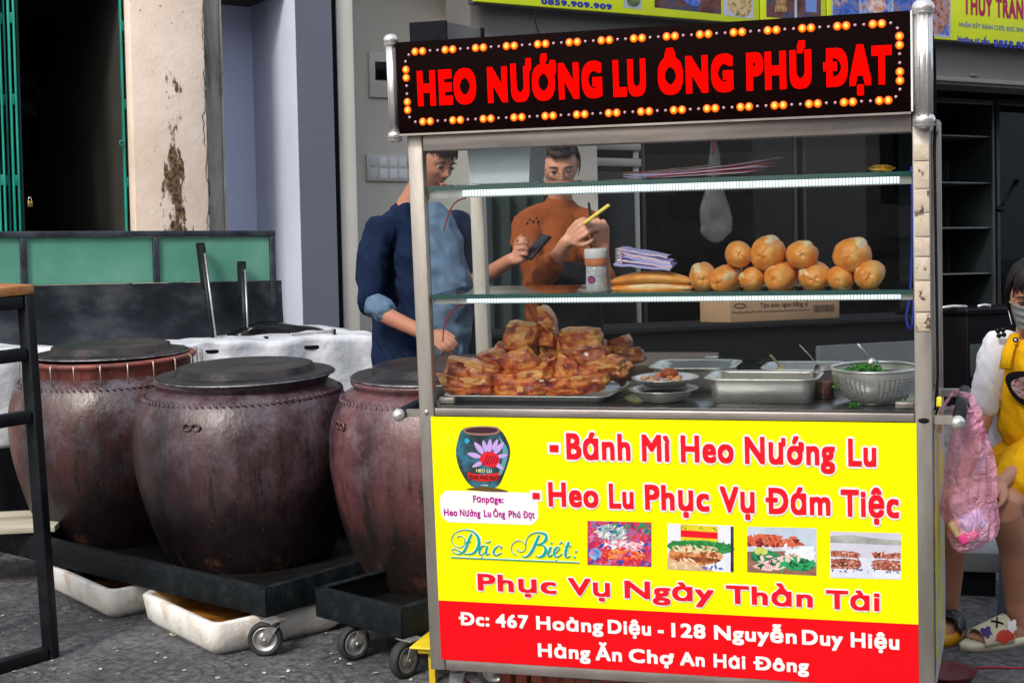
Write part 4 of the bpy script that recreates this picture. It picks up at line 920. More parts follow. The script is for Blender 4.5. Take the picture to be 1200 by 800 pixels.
# utensils
def spoon(lab, p, q, r, m, name='spoon', tip=.014):
    t = thing(name, lab, 'utensil', p); d = V(q)-V(p); mb = MB(); mb.tube([V((0, 0, 0)), d*.5+V((.001, 0, .002)), d], [r*.7, r, r*1.25], n=8, flat=.5)
    obj('handle', mb, m, t); obj('spoon_end', MB().ball((0, 0, -.006), tip, n=12, sc=(1, .5, 1.3)), m, t)
cream = pm('cream_plastic', [(.4, (.55, .42, .20)), (.6, (.68, .55, .32))], scale=20, rough=(.3, .4))
spoon('spoon with cream coloured handle leaning left in the back pan', at(915, 432, Y=.36), at(903, 416, Y=.33), .0045, cream)
spoon('thin steel rod leaning left over the second back pan', at(961, 432, Y=.36), at(937, 404, Y=.33), .0028, steelp, tip=.006)
spoon('spoon with steel and cream handle standing in the herbs', at(1021, 424, Y=.16), at(1005, 403, Y=.14), .0045, steelp)
# bottle of sauce between pan and colander, plastic bag scrap behind the pans
C = at(966, 470, Y=.20); sj2 = thing('sauce_jar', 'clear jar with a little red chilli sauce between the pan and colander', 'jar', (C.x, .21, CZ))
obj('jar_glass', MB().lathe([(.001, 0), (.030, 0), (.032, .004), (.031, .07), (.024, .09)], 24), glass('jar_glass', (.85, .85, .85), .06), sj2)
obj('chilli_sauce', MB().lathe([(.001, .004), (.029, .004), (.029, .045), (.001, .045)], 24), pm('chilli', [(.4, (.30, .04, .02)), (.6, (.45, .12, .06))], scale=50, rough=(.2, .3)), sj2)
C = at(850, 414, Y=.42); film = thing('plastic_film', 'clear crumpled plastic film draped behind the pans in the case', 'plastic film', (C.x, .42, CZ))
filmm = glass('film', (.86, .88, .90), .01, .12, ior=1.2)
obj('film_sheet', MB().grid(lambda u, v_: V(((u-.5)*.34, .03*nz3((u*4, v_*3, 0), 1)+.02*v_, .002+v_*.085*(1-.5*(u-.4)**2)+.008*nz3((u*6, v_*4, 2), 1))), 30, 12), filmm, film)
# ================================================================== GROUND
def ground_mat():
    m = bpy.data.materials.new('stamped_concrete'); m.use_nodes = True; nt = m.node_tree; L = nt.links.new; b = nt.nodes['Principled BSDF']
    tc = _n(nt, 'ShaderNodeTexCoord')
    def math_(op, a, bb=None, c=None):
        n = _n(nt, 'ShaderNodeMath', operation=op)
        for i, q in enumerate((a, bb, c)):
            if q is None: continue
            if isinstance(q, (int, float)): n.inputs[i].default_value = q
            else: L(q, n.inputs[i])
        return n.outputs[0]
    wn = _n(nt, 'ShaderNodeTexNoise'); wn.inputs['Scale'].default_value = 3.5; wn.inputs['Detail'].default_value = 3; L(tc.outputs['Object'], wn.inputs['Vector'])
    wv = _n(nt, 'ShaderNodeVectorMath', operation='MULTIPLY_ADD'); L(wn.outputs['Color'], wv.inputs[0]); wv.inputs[1].default_value = (.09, .09, 0); L(tc.outputs['Object'], wv.inputs[2])
    sp = _n(nt, 'ShaderNodeSeparateXYZ'); L(wv.outputs[0], sp.inputs[0])
    T = .40
    # fish-scale fans: rows of half circles, every other row shifted
    y = math_('DIVIDE', sp.outputs[1], T*.5); row = math_('FLOOR', y); fy = math_('FRACT', y)
    sh = math_('MULTIPLY', math_('MODULO', math_('ABSOLUTE', row), 2.0), .5)
    x = math_('SUBTRACT', math_('FRACT', math_('ADD', math_('DIVIDE', sp.outputs[0], T), sh)), .5)
    d = math_('SQRT', math_('ADD', math_('MULTIPLY', x, x), math_('MULTIPLY', math_('MULTIPLY', fy, .5), math_('MULTIPLY', fy, .5))))
    rg = math_('FRACT', math_('MULTIPLY', d, 9.0))
    groove = math_('LESS_THAN', math_('ABSOLUTE', math_('SUBTRACT', rg, .5)), .13)
    edge = math_('LESS_THAN', math_('ABSOLUTE', math_('SUBTRACT', d, .5)), .015)
    # radial joints
    ang = math_('ARCTAN2', math_('MULTIPLY', fy, .5), x)
    rj = math_('LESS_THAN', math_('ABSOLUTE', math_('SUBTRACT', math_('FRACT', math_('MULTIPLY', ang, math_('MULTIPLY', math_('CEIL', math_('MULTIPLY', d, 9)), .75))), .5)), .07)
    gr0 = math_('MAXIMUM', math_('MAXIMUM', groove, rj), edge)
    wr = _n(nt, 'ShaderNodeTexNoise'); wr.inputs['Scale'].default_value = 4.5; wr.inputs['Detail'].default_value = 9; wr.inputs['Roughness'].default_value = .75; L(tc.outputs['Object'], wr.inputs['Vector'])
    wm = _n(nt, 'ShaderNodeMapRange'); wm.inputs[1].default_value = .42; wm.inputs[2].default_value = .58; L(wr.outputs[0], wm.inputs[0])
    gr = math_('MULTIPLY', gr0, wm.outputs[0])
    n1 = _n(nt, 'ShaderNodeTexNoise'); n1.inputs['Scale'].default_value = 2.2; n1.inputs['Detail'].default_value = 12; n1.inputs['Roughness'].default_value = .75; L(tc.outputs['Object'], n1.inputs['Vector'])
    n2 = _n(nt, 'ShaderNodeTexNoise'); n2.inputs['Scale'].default_value = 28; n2.inputs['Detail'].default_value = 8; n2.inputs['Roughness'].default_value = .8; L(tc.outputs['Object'], n2.inputs['Vector'])
    n3 = _n(nt, 'ShaderNodeTexNoise'); n3.inputs['Scale'].default_value = 6; n3.inputs['Detail'].default_value = 6; L(tc.outputs['Object'], n3.inputs['Vector'])
    cr = _n(nt, 'ShaderNodeValToRGB'); e = cr.color_ramp.elements; e[0].position = .35; e[0].color = (.03, .032, .036, 1); e[1].position = .66; e[1].color = (.30, .30, .31, 1); L(n2.outputs[0], cr.inputs[0])
    cr2 = _n(nt, 'ShaderNodeValToRGB'); e = cr2.color_ramp.elements; e[0].position = .35; e[0].color = (.32, .32, .33, 1); e[1].position = .62; e[1].color = (.85, .85, .86, 1); L(n1.outputs[0], cr2.inputs[0])
    mx = _n(nt, 'ShaderNodeMixRGB', blend_type='MULTIPLY'); mx.inputs[0].default_value = 1; L(cr.outputs[0], mx.inputs[1]); L(cr2.outputs[0], mx.inputs[2])
    # grooves: dark in places, cement-pale in others
    mg = _n(nt, 'ShaderNodeMixRGB'); L(math_('GREATER_THAN', n3.outputs[0], .53), mg.inputs[0]); mg.inputs[1].default_value = (.014, .014, .016, 1); mg.inputs[2].default_value = (.22, .22, .22, 1)
    fin = _n(nt, 'ShaderNodeMixRGB'); L(math_('MULTIPLY', gr, math_('MULTIPLY', n2.outputs[0], 1.25)), fin.inputs[0]); L(mx.outputs[0], fin.inputs[1]); L(mg.outputs[0], fin.inputs[2])
    L(fin.outputs[0], b.inputs['Base Color']); b.inputs['Roughness'].default_value = .75
    hh = math_('SUBTRACT', math_('MULTIPLY', n2.outputs[0], .8), math_('MULTIPLY', gr, .5))
    bp = _n(nt, 'ShaderNodeBump'); bp.inputs['Strength'].default_value = .9; bp.inputs['Distance'].default_value = .012; L(hh, bp.inputs['Height']); L(bp.outputs[0], b.inputs['Normal'])
    return m
gm = MB().add([(-60, -60, 0), (60, -60, 0), (60, 60, 0), (-60, 60, 0)], [[0, 1, 2, 3]])
tag(obj('pavement', gm, ground_mat(), fix=False), kind='structure')
tag(obj('ground', MB().add([(-900, -900, -.05), (900, -900, -.05), (900, 900, -.05), (-900, 900, -.05)], [[0, 1, 2, 3]]), pm('far_ground', [(.4, (.10, .10, .10)), (.6, (.16, .16, .15))], scale=.5), fix=False), kind='structure')
# small dry litter
lit = MB(); R2 = random.Random(3)
for i in range(170):
    x = R2.uniform(-2.6, -.1); y = R2.uniform(-.2, 1.1); s = R2.uniform(.004, .013); a = R2.uniform(0, 6)
    lit.add([V((x+s*math.cos(a+k*1.6)*(1 if k % 2 else .5), y+s*math.sin(a+k*1.6), .003+.004*R2.random())) for k in range(4)], [[0, 1, 2, 3]])
tag(obj('litter', lit, pm('litter', [(.4, (.35, .30, .20)), (.6, (.6, .58, .5))], scale=9, rough=(.8, .8))), 'bits of dry leaf and paper scattered on the pavement', 'litter', kind='stuff')

# ================================================================== CERAMIC JARS
def jar_mat(name, base, mid, hi, frost_c, dark, dz):
    m = bpy.data.materials.new(name); m.use_nodes = True; nt = m.node_tree; L = nt.links.new; b = nt.nodes['Principled BSDF']
    tc = _n(nt, 'ShaderNodeTexCoord')
    def noise_(scale, st, det=8, rgh=.65, dist=0):
        mp = _n(nt, 'ShaderNodeMapping'); mp.inputs['Scale'].default_value = st; L(tc.outputs['Object'], mp.inputs[0])
        n = _n(nt, 'ShaderNodeTexNoise'); n.inputs['Scale'].default_value = scale; n.inputs['Detail'].default_value = det; n.inputs['Roughness'].default_value = rgh; n.inputs['Distortion'].default_value = dist; L(mp.outputs[0], n.inputs['Vector']); return n.outputs[0]
    def mr(i, a, c, x=0, y=1):
        q = _n(nt, 'ShaderNodeMapRange'); q.inputs[1].default_value = a; q.inputs[2].default_value = c; q.inputs[3].default_value = x; q.inputs[4].default_value = y; L(i, q.inputs[0]); return q.outputs[0]
    def mix(f, a, c):
        q = _n(nt, 'ShaderNodeMixRGB'); L(f, q.inputs[0])
        for s, i in ((a, 1), (c, 2)):
            if isinstance(s, tuple): q.inputs[i].default_value = (*s, 1)
            else: L(s, q.inputs[i])
        return q.outputs[0]
    def mul(a, c):
        q = _n(nt, 'ShaderNodeMath', operation='MULTIPLY'); L(a, q.inputs[0]); L(c, q.inputs[1]); return q.outputs[0]
    streak = noise_(9, (1, 1, .10), 6); patch = noise_(3.2, (1, 1, .8), 8, .7); fine = noise_(45, (1, 1, 1), 6); run = noise_(22, (1, 1, .05), 4)
    sp = _n(nt, 'ShaderNodeSeparateXYZ'); L(tc.outputs['Object'], sp.inputs[0])
    c = mix(mr(streak, .40, .62), base, mid)
    c = mix(mul(mr(patch, .50, .66), mr(sp.outputs[2], .15, .45)), c, hi)
    c = mix(mul(mr(run, .53, .62, 0, .85), mr(sp.outputs[2], .62, .42)), c, dark)                      # dark dribbles
    # ashy bloom on the shoulder
    fr = mul(mr(noise_(9, (1, 1, .8), 12, .82), .45, .66), mr(sp.outputs[2], .25, .62, 0, .62))
    c = mix(fr, c, frost_c)
    # burnt dark band at the foot with a ragged upper edge
    add = _n(nt, 'ShaderNodeMath', operation='MULTIPLY_ADD'); L(patch, add.inputs[0]); add.inputs[1].default_value = .45; L(sp.outputs[2], add.inputs[2])
    c = mix(mr(add.outputs[0], dz+.03, dz+.20, .88, 0), c, dark)
    c = mix(mul(mr(noise_(14, (1, 1, 1), 8), .52, .62, 0, .6), mr(sp.outputs[2], .13, .02)), c, (.16, .06, .04))
    c = mix(mul(mr(fine, .66, .74, 0, .6), mr(patch, .4, .6)), c, (.30, .26, .27))
    L(c, b.inputs['Base Color']); L(mr(patch, .3, .7, .24, .5), b.inputs['Roughness']); b.inputs['Specular IOR Level'].default_value = .6
    bp = _n(nt, 'ShaderNodeBump'); bp.inputs['Strength'].default_value = .4; bp.inputs['Distance'].default_value = .004; L(fine, bp.inputs['Height'])
    bp2 = _n(nt, 'ShaderNodeBump'); bp2.inputs['Strength'].default_value = .4; bp2.inputs['Distance'].default_value = .02; L(noise_(7, (1, 1, .55), 5), bp2.inputs['Height']); L(bp.outputs[0], bp2.inputs['Normal'])
    L(bp2.outputs[0], b.inputs['Normal'])
    return m
jm1 = jar_mat('jar_glaze_red', (.018, .009, .010), (.072, .018, .014), (.045, .015, .015), (.17, .17, .21), (.006, .004, .005), .42)
jm2 = jar_mat('jar_glaze_brown', (.024, .013, .016), (.058, .026, .029), (.085, .040, .045), (.20, .17, .21), (.008, .005, .006), .42)
jm3 = jar_mat('jar_glaze_maroon', (.036, .013, .016), (.105, .030, .032), (.13, .045, .047), (.22, .17, .20), (.010, .009, .008), .40)
lidm = pm('lid_metal', [(.30, (.006, .006, .007)), (.5, (.018, .018, .019)), (.62, (.045, .036, .034)), (.72, (.035, .02, .016))], scale=7, rough=(.35, .6), metal=.3, bump=.3, bscale=30,
          layer=(9, (1, 1, 1), .66, .72, (.30, .27, .25), .8))
collar = pm('jar_collar', [(.35, (.06, .02, .02)), (.6, (.26, .07, .05))], scale=9, stretch=(1, 1, .5), rough=(.4, .6), bump=.4, bscale=30)
BL = .70
def ceramic_jar(lab, c, H, R, rb, rn, mat_, z0, rings=0, clips=0):
    t = thing('ceramic_jar', lab, 'ceramic jar', (c[0], c[1], z0), 'large glazed roasting jars')
    pr = []
    N = 46
    for i in range(N+1):
        u = i/N
        # foot -> belly at .62 -> shoulder -> neck
        if u < BL: r = rb+(R-rb)*math.sin(u/BL*math.pi/2)**.80
        else: r = rn+(R-rn)*math.cos((u-BL)/(1-BL)*math.pi/2)**.52
        pr.append((r, u*H))
    nv = 128; mb = MB(); vs = []; fs = []
    for j, (r, z) in enumerate(pr):
        for i in range(nv):
            th = 2*math.pi*i/nv; q = V((math.cos(th), math.sin(th), z*2)); w_ = 1+.010*nz3(q, 1.7, 4)+.006*nz3(q, 5, 6); vs.append((r*math.cos(th)*w_, r*math.sin(th)*w_, z))
    for j in range(N):
        for i in range(nv): fs.append([j*nv+i, j*nv+(i+1) % nv, (j+1)*nv+(i+1) % nv, (j+1)*nv+i])
    mb.add(vs, fs, 0, True); mb.add([(rb*math.cos(2*math.pi*i/40)*.98, rb*math.sin(2*math.pi*i/40)*.98, .001) for i in range(40)], [list(range(40))[::-1]])
    obj('jar_body', mb, mat_, t, fix=False)
    nh = .062 if clips else .034
    obj('jar_neck', MB().lathe([(rn*.985, H-.004), (rn*1.0, H+.002), (rn*1.0, H+nh-.024), (rn*1.03, H+nh-.018), (rn*1.04, H+nh-.008), (rn*1.02, H+nh), (rn*.94, H+nh), (rn*.94, H-.02)], 72), collar if clips else mat_, t)
    # twisted rope moulding below the neck
    mb = MB(); zr = H*.955; rr = rn+(R-rn)*math.cos((.955-BL)/(1-BL)*math.pi/2)**.52
    nk = 92
    for i in range(nk):
        th = 2*math.pi*i/nk; p = []
        for k in (-1, 0, 1):
            tt = th+k*.030; zz = zr-k*.008; q = rn+(R-rn)*math.cos((zz/H-BL)/(1-BL)*math.pi/2)**.52
            p.append(V((math.cos(tt)*(q+.003), math.sin(tt)*(q+.003), zz)))
        mb.tube(p, [.002, .0055, .002], n=6)
    o = obj('rope_moulding', mb, mat_, t)
    # little ring lugs on the shoulder
    for deg in rings:
        th = rad(deg); z = H*.85; q = rn+(R-rn)*math.cos((.85-BL)/(1-BL)*math.pi/2)**.52; rd = V((math.cos(th), math.sin(th), 0)); tg = V((-rd.y, rd.x, 0))
        mb = MB()
        for dd in (0, .036): mb.tube([rd*(q+.006)+tg*(dd+.017*math.cos(a_/10*2*math.pi))+V((0, 0, z+.013*math.sin(a_/10*2*math.pi))) for a_ in range(10)], .0045, n=6, closed=True)
        obj('ring_lug', mb, mat_, t)
    for i in range(clips):
        th = 2*math.pi*i/clips; rd = V((math.cos(th), math.sin(th), 0)); r_ = rn*1.10
        obj('wire_clip', MB().tube([rd*(r_-.01)+V((0, 0, H+.064)), rd*(r_+.004)+V((0, 0, H+.058)), rd*(r_+.004)+V((0, 0, H-.012)), rd*(rn*1.04)+V((0, 0, H-.022))], .0028, n=6), pm('wire', (.45, .38, .30), rough=(.35, .35), metal=.7), t)
    return t
def jar_lid(lab, c, r, z, tilt=0):
    t = thing('metal_cover', lab, 'lid', (c[0], c[1], z)); t.rotation_euler = (tilt, 0, 0)
    obj('lid_plate', MB().lathe([(.001, .036), (r*.55, .040), (r*.72, .041), (r*.76, .037), (r*.78, .014), (r*.81, .010), (r*.95, .010), (r*.985, .009), (r, .004), (r*1.0, -.002), (r*.985, -.002), (r*.96, .003), (.001, .010)], 64), lidm, t)
    obj('rim_wire', MB().tube([(r*math.cos(2*math.pi*i/64), r*math.sin(2*math.pi*i/64), .001) for i in range(64)], .0038, n=6, closed=True), pm('lid_rim', [(.4, (.10, .10, .11)), (.6, (.30, .30, .31))], scale=20, rough=(.3, .5), metal=.8), t)
    return t
J2 = (-1.285, 1.42); J1 = (-2.02, 1.68); J3 = (-.395, 1.27)
ceramic_jar('big brown glazed jar in the middle, with rope moulding and a small ring lug', J2, .690, .435, .305, .330, jm2, .125, rings=(268,))
jar_lid('dark round metal lid on the middle jar, with white scrapes on its edge', (J2[0]+.02, J2[1]-.01), .345, .849)
ceramic_jar('reddish black jar at the left behind the black frame, with wire clips round its neck', J1, .705, .435, .30, .335, jm1, .125, rings=(), clips=22)
jar_lid('rusty metal lid tied down with wire clips on the left jar', J1, .318, .898, tilt=-.02)
ceramic_jar('maroon jar half hidden behind the left post of the food cart', J3, .715, .425, .305, .325, jm3, .125, rings=(225,))
jar_lid('dark metal lid of the jar that is half hidden by the cart', J3, .335, .876)

# ================================================================== DOLLIES
def dolly(lab, P, L_, Wd, ang, cst):
    """P: near right corner at ground; L along u (to the left), W along v (away)"""
    t = thing('jar_dolly', lab, 'dolly', (P[0], P[1], 0), 'low steel dollies under the jars'); t.rotation_euler[2] = ang
    z0, z1 = .124, .225; th = .006
    # local: u = -x, v = +y ; angle-iron sides: vertical web plus a top lip
    def side(x0, y0, x1, y1):
        dx, dy = x1-x0, y1-y0; l = math.hypot(dx, dy); mb = MB()
        M = Matrix.Translation((x0, y0, 0)) @ Matrix.Rotation(math.atan2(dy, dx), 4, 'Z')
        mb.box(0, l, 0, th, z0, z1, bev=.001, M=M); mb.box(0, l, th+.0005, .028, z1-.006, z1, bev=.001, M=M); mb.box(0, l, th+.0005, .05, z0, z0+.006, bev=.001, M=M)
        return mb
    obj('side_rail', side(-L_, 0, 0, 0), rustblack, t); obj('side_rail', side(0, 0, 0, Wd), rustblack, t)
    obj('side_rail', side(0, Wd, -L_, Wd), rustblack, t); obj('side_rail', side(-L_, Wd, -L_, 0), rustblack, t)
    obj('deck', MB().box(-L_+.008, -.008, .008, Wd-.008, z0+.0075, z0+.0115), pm('deck_soot', [(.3, (.003, .003, .003)), (.6, (.008, .007, .006)), (.74, (.05, .04, .025))], scale=5, spec=.15, rough=(.6, .85), bump=.3), t)
    for (x, y, a) in cst: castor('castor', t, x, y, z0, .059, a, pm('castor_fork', [(.4, (.32, .31, .30)), (.6, (.50, .49, .47))], scale=30, rough=(.35, .5), metal=.7), .034)
    return t
rustblack = pm('sooty_steel', [(.3, (.002, .004, .006)), (.55, (.006, .009, .011)), (.70, (.02, .02, .02))], scale=16, stretch=(1, 1, 1), spec=.2, rough=(.45, .7), bump=.35, bscale=60,
               layer=(30, (1, 1, 1), .66, .74, (.28, .27, .25), .5))
u_ang = math.atan2(-.406, .914)
dolly('long black steel dolly carrying the left and middle jars', (-.838, .640), 1.76, .98, u_ang, [(.03, .0, rad(200)-u_ang), (-1.25, .10, rad(200)), (-.09, .85, rad(215)), (-1.60, .85, 1)])
dolly('small black steel dolly with two visible castors under the half hidden jar', (-.283, .490), .44, .86, math.atan2(-.447, .894), [(.0, .03, rad(275)), (-.27, .05, rad(262)), (-.06, .78, 1), (-.40, .78, 2)])
for nm, lab, pts in (('paper_scrap', 'green and white paper scrap stuck under the middle jar on the dolly rim', [(212, 671), (238, 671), (246, 675), (226, 687), (209, 685)]),):
    t = thing(nm, lab, 'paper scrap', at(226, 679, Y=.955))
    P = [at(x, y, Y=.955-.01*i) for i, (x, y) in enumerate(pts)]; mb = MB().add(P, [[0, 1, 2, 3, 4]]); obj('scrap_sheet', local(mb, t), pm('green_print', [(.45, (.01, .35, .08)), (.5, (.6, .7, .6)), (.55, (.01, .40, .10))], scale=26, stretch=(1, 1, 3), rough=(.5, .5)), t)
    t.children[0].modifiers.new('th', 'SOLIDIFY').thickness = .001

# ================================================================== STYROFOAM BOXES
foam = pm('styrofoam', [(.3, (.50, .45, .35)), (.45, (.70, .68, .63)), (.65, (.80, .79, .76))], scale=6, detail=10, rough=(.7, .9), bump=.3, bscale=70, layer=(7, (1, 1, 1), .54, .70, (.46, .31, .13), .75))
foami = pm('oil_stained_foam', [(.30, (.16, .05, .01)), (.45, (.45, .20, .03)), (.6, (.66, .50, .28)), (.7, (.72, .64, .48))], scale=5, detail=8, rough=(.5, .7), bump=.3, bscale=40)
def foam_box(lab, P, L_, Wd, ang, h):
    t = thing('foam_box', lab, 'foam box', (P[0], P[1], 0), 'white foam drip trays under the dollies'); t.rotation_euler[2] = ang
    bm = bmesh.new()
    def rr(e, z, r): return [V((p[0], p[1], z)) for p in rrect(-L_-e*-1 if False else -L_+e, -e, e, Wd-e, r, 6)]
    R_ = [rr(.035, .0, .05), rr(.008, .030, .05), rr(.0, h-.006, .04), rr(.006, h, .036), rr(.024, h, .030), rr(.028, h-.006, .028), rr(.040, .045, .03), rr(.060, .036, .03)]
    n = len(R_[0]); mb = MB(); vs = sum(R_, [])
    for p in vs:
        p.z += .012*nz3(p, 7, 1) if p.z > .02 else 0; p.x += .007*nz3(p, 9, 2); p.y += .007*nz3(p, 9, 3)
    fs = []; mi = []
    for l in range(len(R_)-1):
        for i in range(n): fs.append([l*n+i, l*n+(i+1) % n, (l+1)*n+(i+1) % n, (l+1)*n+i]); mi.append(1 if l >= 5 else 0)
    fs.append(list(range(n))[::-1]); mi.append(0); fs.append([(len(R_)-1)*n+i for i in range(n)]); mi.append(1)
    mb.add(vs, fs, 0, True); mb.m = mi; obj('box_shell', mb, [foam, foami], t)
    obj('drip_oil', MB().prism([(p.x, p.y) for p in rr(.055, 0, .03)], .045, .047, plane='XY'), pm('drip_oil', [(.4, (.22, .07, .01)), (.6, (.40, .17, .03))], scale=8, rough=(.1, .2)), t)
    return t
a1 = math.atan2(.5557-.9002, -1.0267+1.5038)
foam_box('white foam tray nearest the camera, lying under the middle jar with brown oil in it', (-.990, .530), .60, .54, a1, .122)
foam_box('second white foam tray, behind the black frame leg under the left jar', (-1.600, .870), .66, .60, a1+.02, .118)

# ================================================================== BLACK TABLE FRAME WITH WOODEN TOP (left edge)
tf = thing('tall_table', 'tall black steel frame table with orange wooden top at the left edge', 'table', at(60, 770, Z=0))
o = tf.location; top = at(47, 345, Y=o.y); H_ = top.z
dl = (at(0, 788, Z=0)-o); dl.z = 0; dl.normalize()          # runs to the left, a little nearer
dn_ = V((-dl.y, dl.x, 0)); dn_ = dn_ if dn_.y > 0 else -dn_
s_ = .042
def tl(p, q, nm): obj(nm, MB().rod(p, q, s_, s_, bev=.003), blackp, tf)
hgt = H_
for a_, b_ in ((0, 0), (1.0, 0), (0, .45), (1.0, .45)):
    p = dl*a_+dn_*b_; tl(p, p+V((0, 0, hgt)), 'leg')
def zat(y): return at(52, y, Y=o.y).z
for zz in (s_/2, zat(414), zat(487), hgt-s_*.55):
    for b_ in (0, .45): tl(dl*(s_*.5)+dn_*b_+V((0, 0, zz)), dl*(1-s_*.5)+dn_*b_+V((0, 0, zz)), 'crossbar')
for zz in (hgt-s_*.55,):
    for a_ in (0, 1.0): tl(dl*a_+dn_*(s_*.5)+V((0, 0, zz)), dl*a_+dn_*(.45-s_*.5)+V((0, 0, zz)), 'crossbar')
M = Matrix.Translation((0, 0, hgt)) @ Matrix(((-dl.x, dn_.x, 0, 0), (-dl.y, dn_.y, 0, 0), (0, 0, 1, 0), (0, 0, 0, 1)))
wood = pm('orange_wood', [(.35, (.30, .10, .025)), (.5, (.48, .19, .05)), (.65, (.58, .27, .08))], scale=5, stretch=(.25, 3, 3), rough=(.35, .5), bump=.1)
obj('table_top', MB().box(-1.03, .022, -.022, .48, .001, .033, bev=.003, M=M), wood, tf)

# ================================================================== STALL SCREEN, COVERED BENCH (house frame, lifted to the street slope)
SBb = 3.70
def ap(x, y, b=SBb): return ab(x, y, b=b)
scr = house('stall_screen', 'green panelled stall screen in a dark steel frame with a black sheet below', 'screen', loc=ap(160, 300))
o = ap(160, 300); tlp, trp, brp = ap(-60, 284)-o, ap(321, 270)-o, ap(321, 326)-o
zt, zm = trp.z, brp.z
framem = pm('dark_frame', [(.35, (.025, .03, .04)), (.6, (.06, .07, .085))], scale=10, rough=(.35, .55), metal=.5)
greenp = pm('green_panel', [(.30, (.06, .22, .15)), (.5, (.09, .28, .20)), (.68, (.14, .34, .26))], scale=2.2, detail=8, rough=(.4, .55), bump=.05)
x0, x1 = tlp.x, trp.x
obj('top_rail', MB().box(x0, x1, -.02, .02, zt-.030, zt, bev=.003), framem, scr)
obj('end_post', MB().box(x1-.030, x1-.001, -.019, .019, zm-.45, zt-.031, bev=.003), framem, scr)
ms = [ap(px, 300).x-o.x for px in (27, 182)]
for m_ in ms: obj('mullion', MB().box(m_-.015, m_+.015, -.018, .018, zm-.01, zt-.031, bev=.002), framem, scr)
for p, q in ((x0, ms[0]-.016), (ms[0]+.016, ms[1]-.016), (ms[1]+.016, x1-.031)): obj('green_panel', MB().box(p, q, -.003, .003, zm-.01, zt-.031), greenp, scr)
soot = pm('sooty_sheet', [(.30, (.006, .008, .011)), (.5, (.018, .022, .028)), (.68, (.07, .075, .085))], scale=2.6, stretch=(1, 1, 1.6), detail=8, rough=(.3, .55), metal=.2, spec=.3)
obj('black_sheet', MB().grid(lambda u, v_: V((x0+(x1+.03-x0)*u, -.012-.10*v_**3, zm-.012-.42*v_)), 20, 8), soot, scr)
obj('added_dark_panel', MB().box(x0, x1, .0, .02, zm-1.5, zm-.40), blackm, scr)  # dark panel added to keep the space under the bench black
# two black iron pokers leaning on it
def poker(lab, p, q):
    P = ab(*p, b=SBb-.06); Q = ab(*q, b=SBb-.22)
    t = house('iron_poker', lab, 'iron poker', loc=Q); d = P-Q
    obj('shaft', MB().tube([V((0, 0, 0)), d*.5, d], .017, n=8), blackp, t)
    obj('sheath', MB().rod(d*.55+V((0, .012, 0)), d*1.03+V((0, .012, 0)), .045, .02, bev=.006), blackm, t)
    obj('bright_edge', MB().tube([V((.004, -.022, 0)), d*.5+V((.004, -.022, 0)), d*.92+V((.004, -.022, 0))], .0055, n=6), steelg, t)
poker('longer black iron poker leaning on the green screen, left of the other', (236, 288), (251, 402)); poker('shorter black iron poker leaning at the right end of the green screen', (284, 309), (288, 398))
# bench under a white plastic sheet
sheet = pm('white_plastic_sheet', [(.3, (.40, .42, .47)), (.5, (.60, .62, .66)), (.7, (.72, .73, .76))], scale=5, detail=9, rough=(.3, .5), bump=.5, bscale=14, bdist=.02, layer=(12, (1, 1, 1), .62, .75, (.30, .31, .35), .5))
zt_ = ab(240, 400, b=3.55).z; L0 = ab(-40, 400, b=3.2).x; L1 = ab(437, 400, b=3.2).x
bn = house('covered_bench', 'long low work table behind the jars hidden under a crumpled white plastic sheet', 'table', loc=(L0, 3.1, zt_-.01))
obj('bench_top', MB().box(0, L1-L0, -.02, .50, -.03, -.012, bev=.003), blackm, bn)
for x in (.04, (L1-L0)/2, L1-L0-.05):
    for y in (.02, .44): obj('leg', MB().box(x, x+.03, y, y+.03, -.95, -.031), blackp, bn)
sh = house('plastic_sheet', 'crumpled translucent white plastic sheet draped over the bench behind the jars', 'plastic sheet', loc=(L0, 3.1, zt_))
def drape(u, v_):
    x = (L1-L0+.03)*u; s = v_*(.52+.42); n1 = nz3((x*2.2, s*2.5, 0), 1); n2 = nz3((x*7, s*6, 4), 1)
    if s < .52: y = .49-s*1.0; z = .012+.022*n1+.012*n2+.03*max(0, nz3((x*1.1, 2, s), 1))+.05*math.exp(-((x-(L1-L0)*.93)/.25)**2)*(1-s/.52)
    else:
        e = s-.52; y = -.03-.05*abs(n1)-.04*nz3((x*6, 0, 2), 1); z = .006-e*(1-.25*abs(nz3((x*1.7, 3, 1), 1)))+.012*n2
    return V((x, y, z))
obj('sheet', MB().grid(drape, 150, 50), sheet, sh)
sh.children[0].modifiers.new('t', 'SOLIDIFY').thickness = .002
for lab, p, q in (('pale steel strip lying on the white sheet near the pokers', (236, 407), (312, 405)), ('shorter pale steel strip lying on the sheet near the wall', (340, 397), (391, 392))):
    A = ab(*p, b=3.16); B = ab(*q, b=3.16)
    t = house('steel_strip', lab, 'steel strip', loc=(A.x, A.y, A.z+.004)); d = B-A
    obj('strip', MB().rod(V((0, 0, .01)), d+V((0, 0, .01)), .02, .026, bev=.003), steelp, t); obj('end_cap', MB().box(d.x-.004, d.x+.004, -.02, .02, -.012, .036, bev=.001), blackm, t)
# black bag bulging beside the bench end
C = ab(335, 398, b=3.5); t = house('black_bag', 'black plastic bag lying on the sheet against the end of the sooty screen', 'bag', loc=C)
bm = bmesh.new(); bmesh.ops.create_icosphere(bm, subdivisions=4, radius=1)
for v in bm.verts:
    n1 = 1+.16*nz3(v.co, 2, 3)+.07*nz3(v.co, 5, 1); v.co = V((v.co.x*.30*n1, v.co.y*.12*n1, max(-.02, v.co.z*.085*n1*(1-.5*v.co.x))))
mb = MB(); mb.frombm(bm, 0, True); obj('bag_skin', mb, blackg, t)
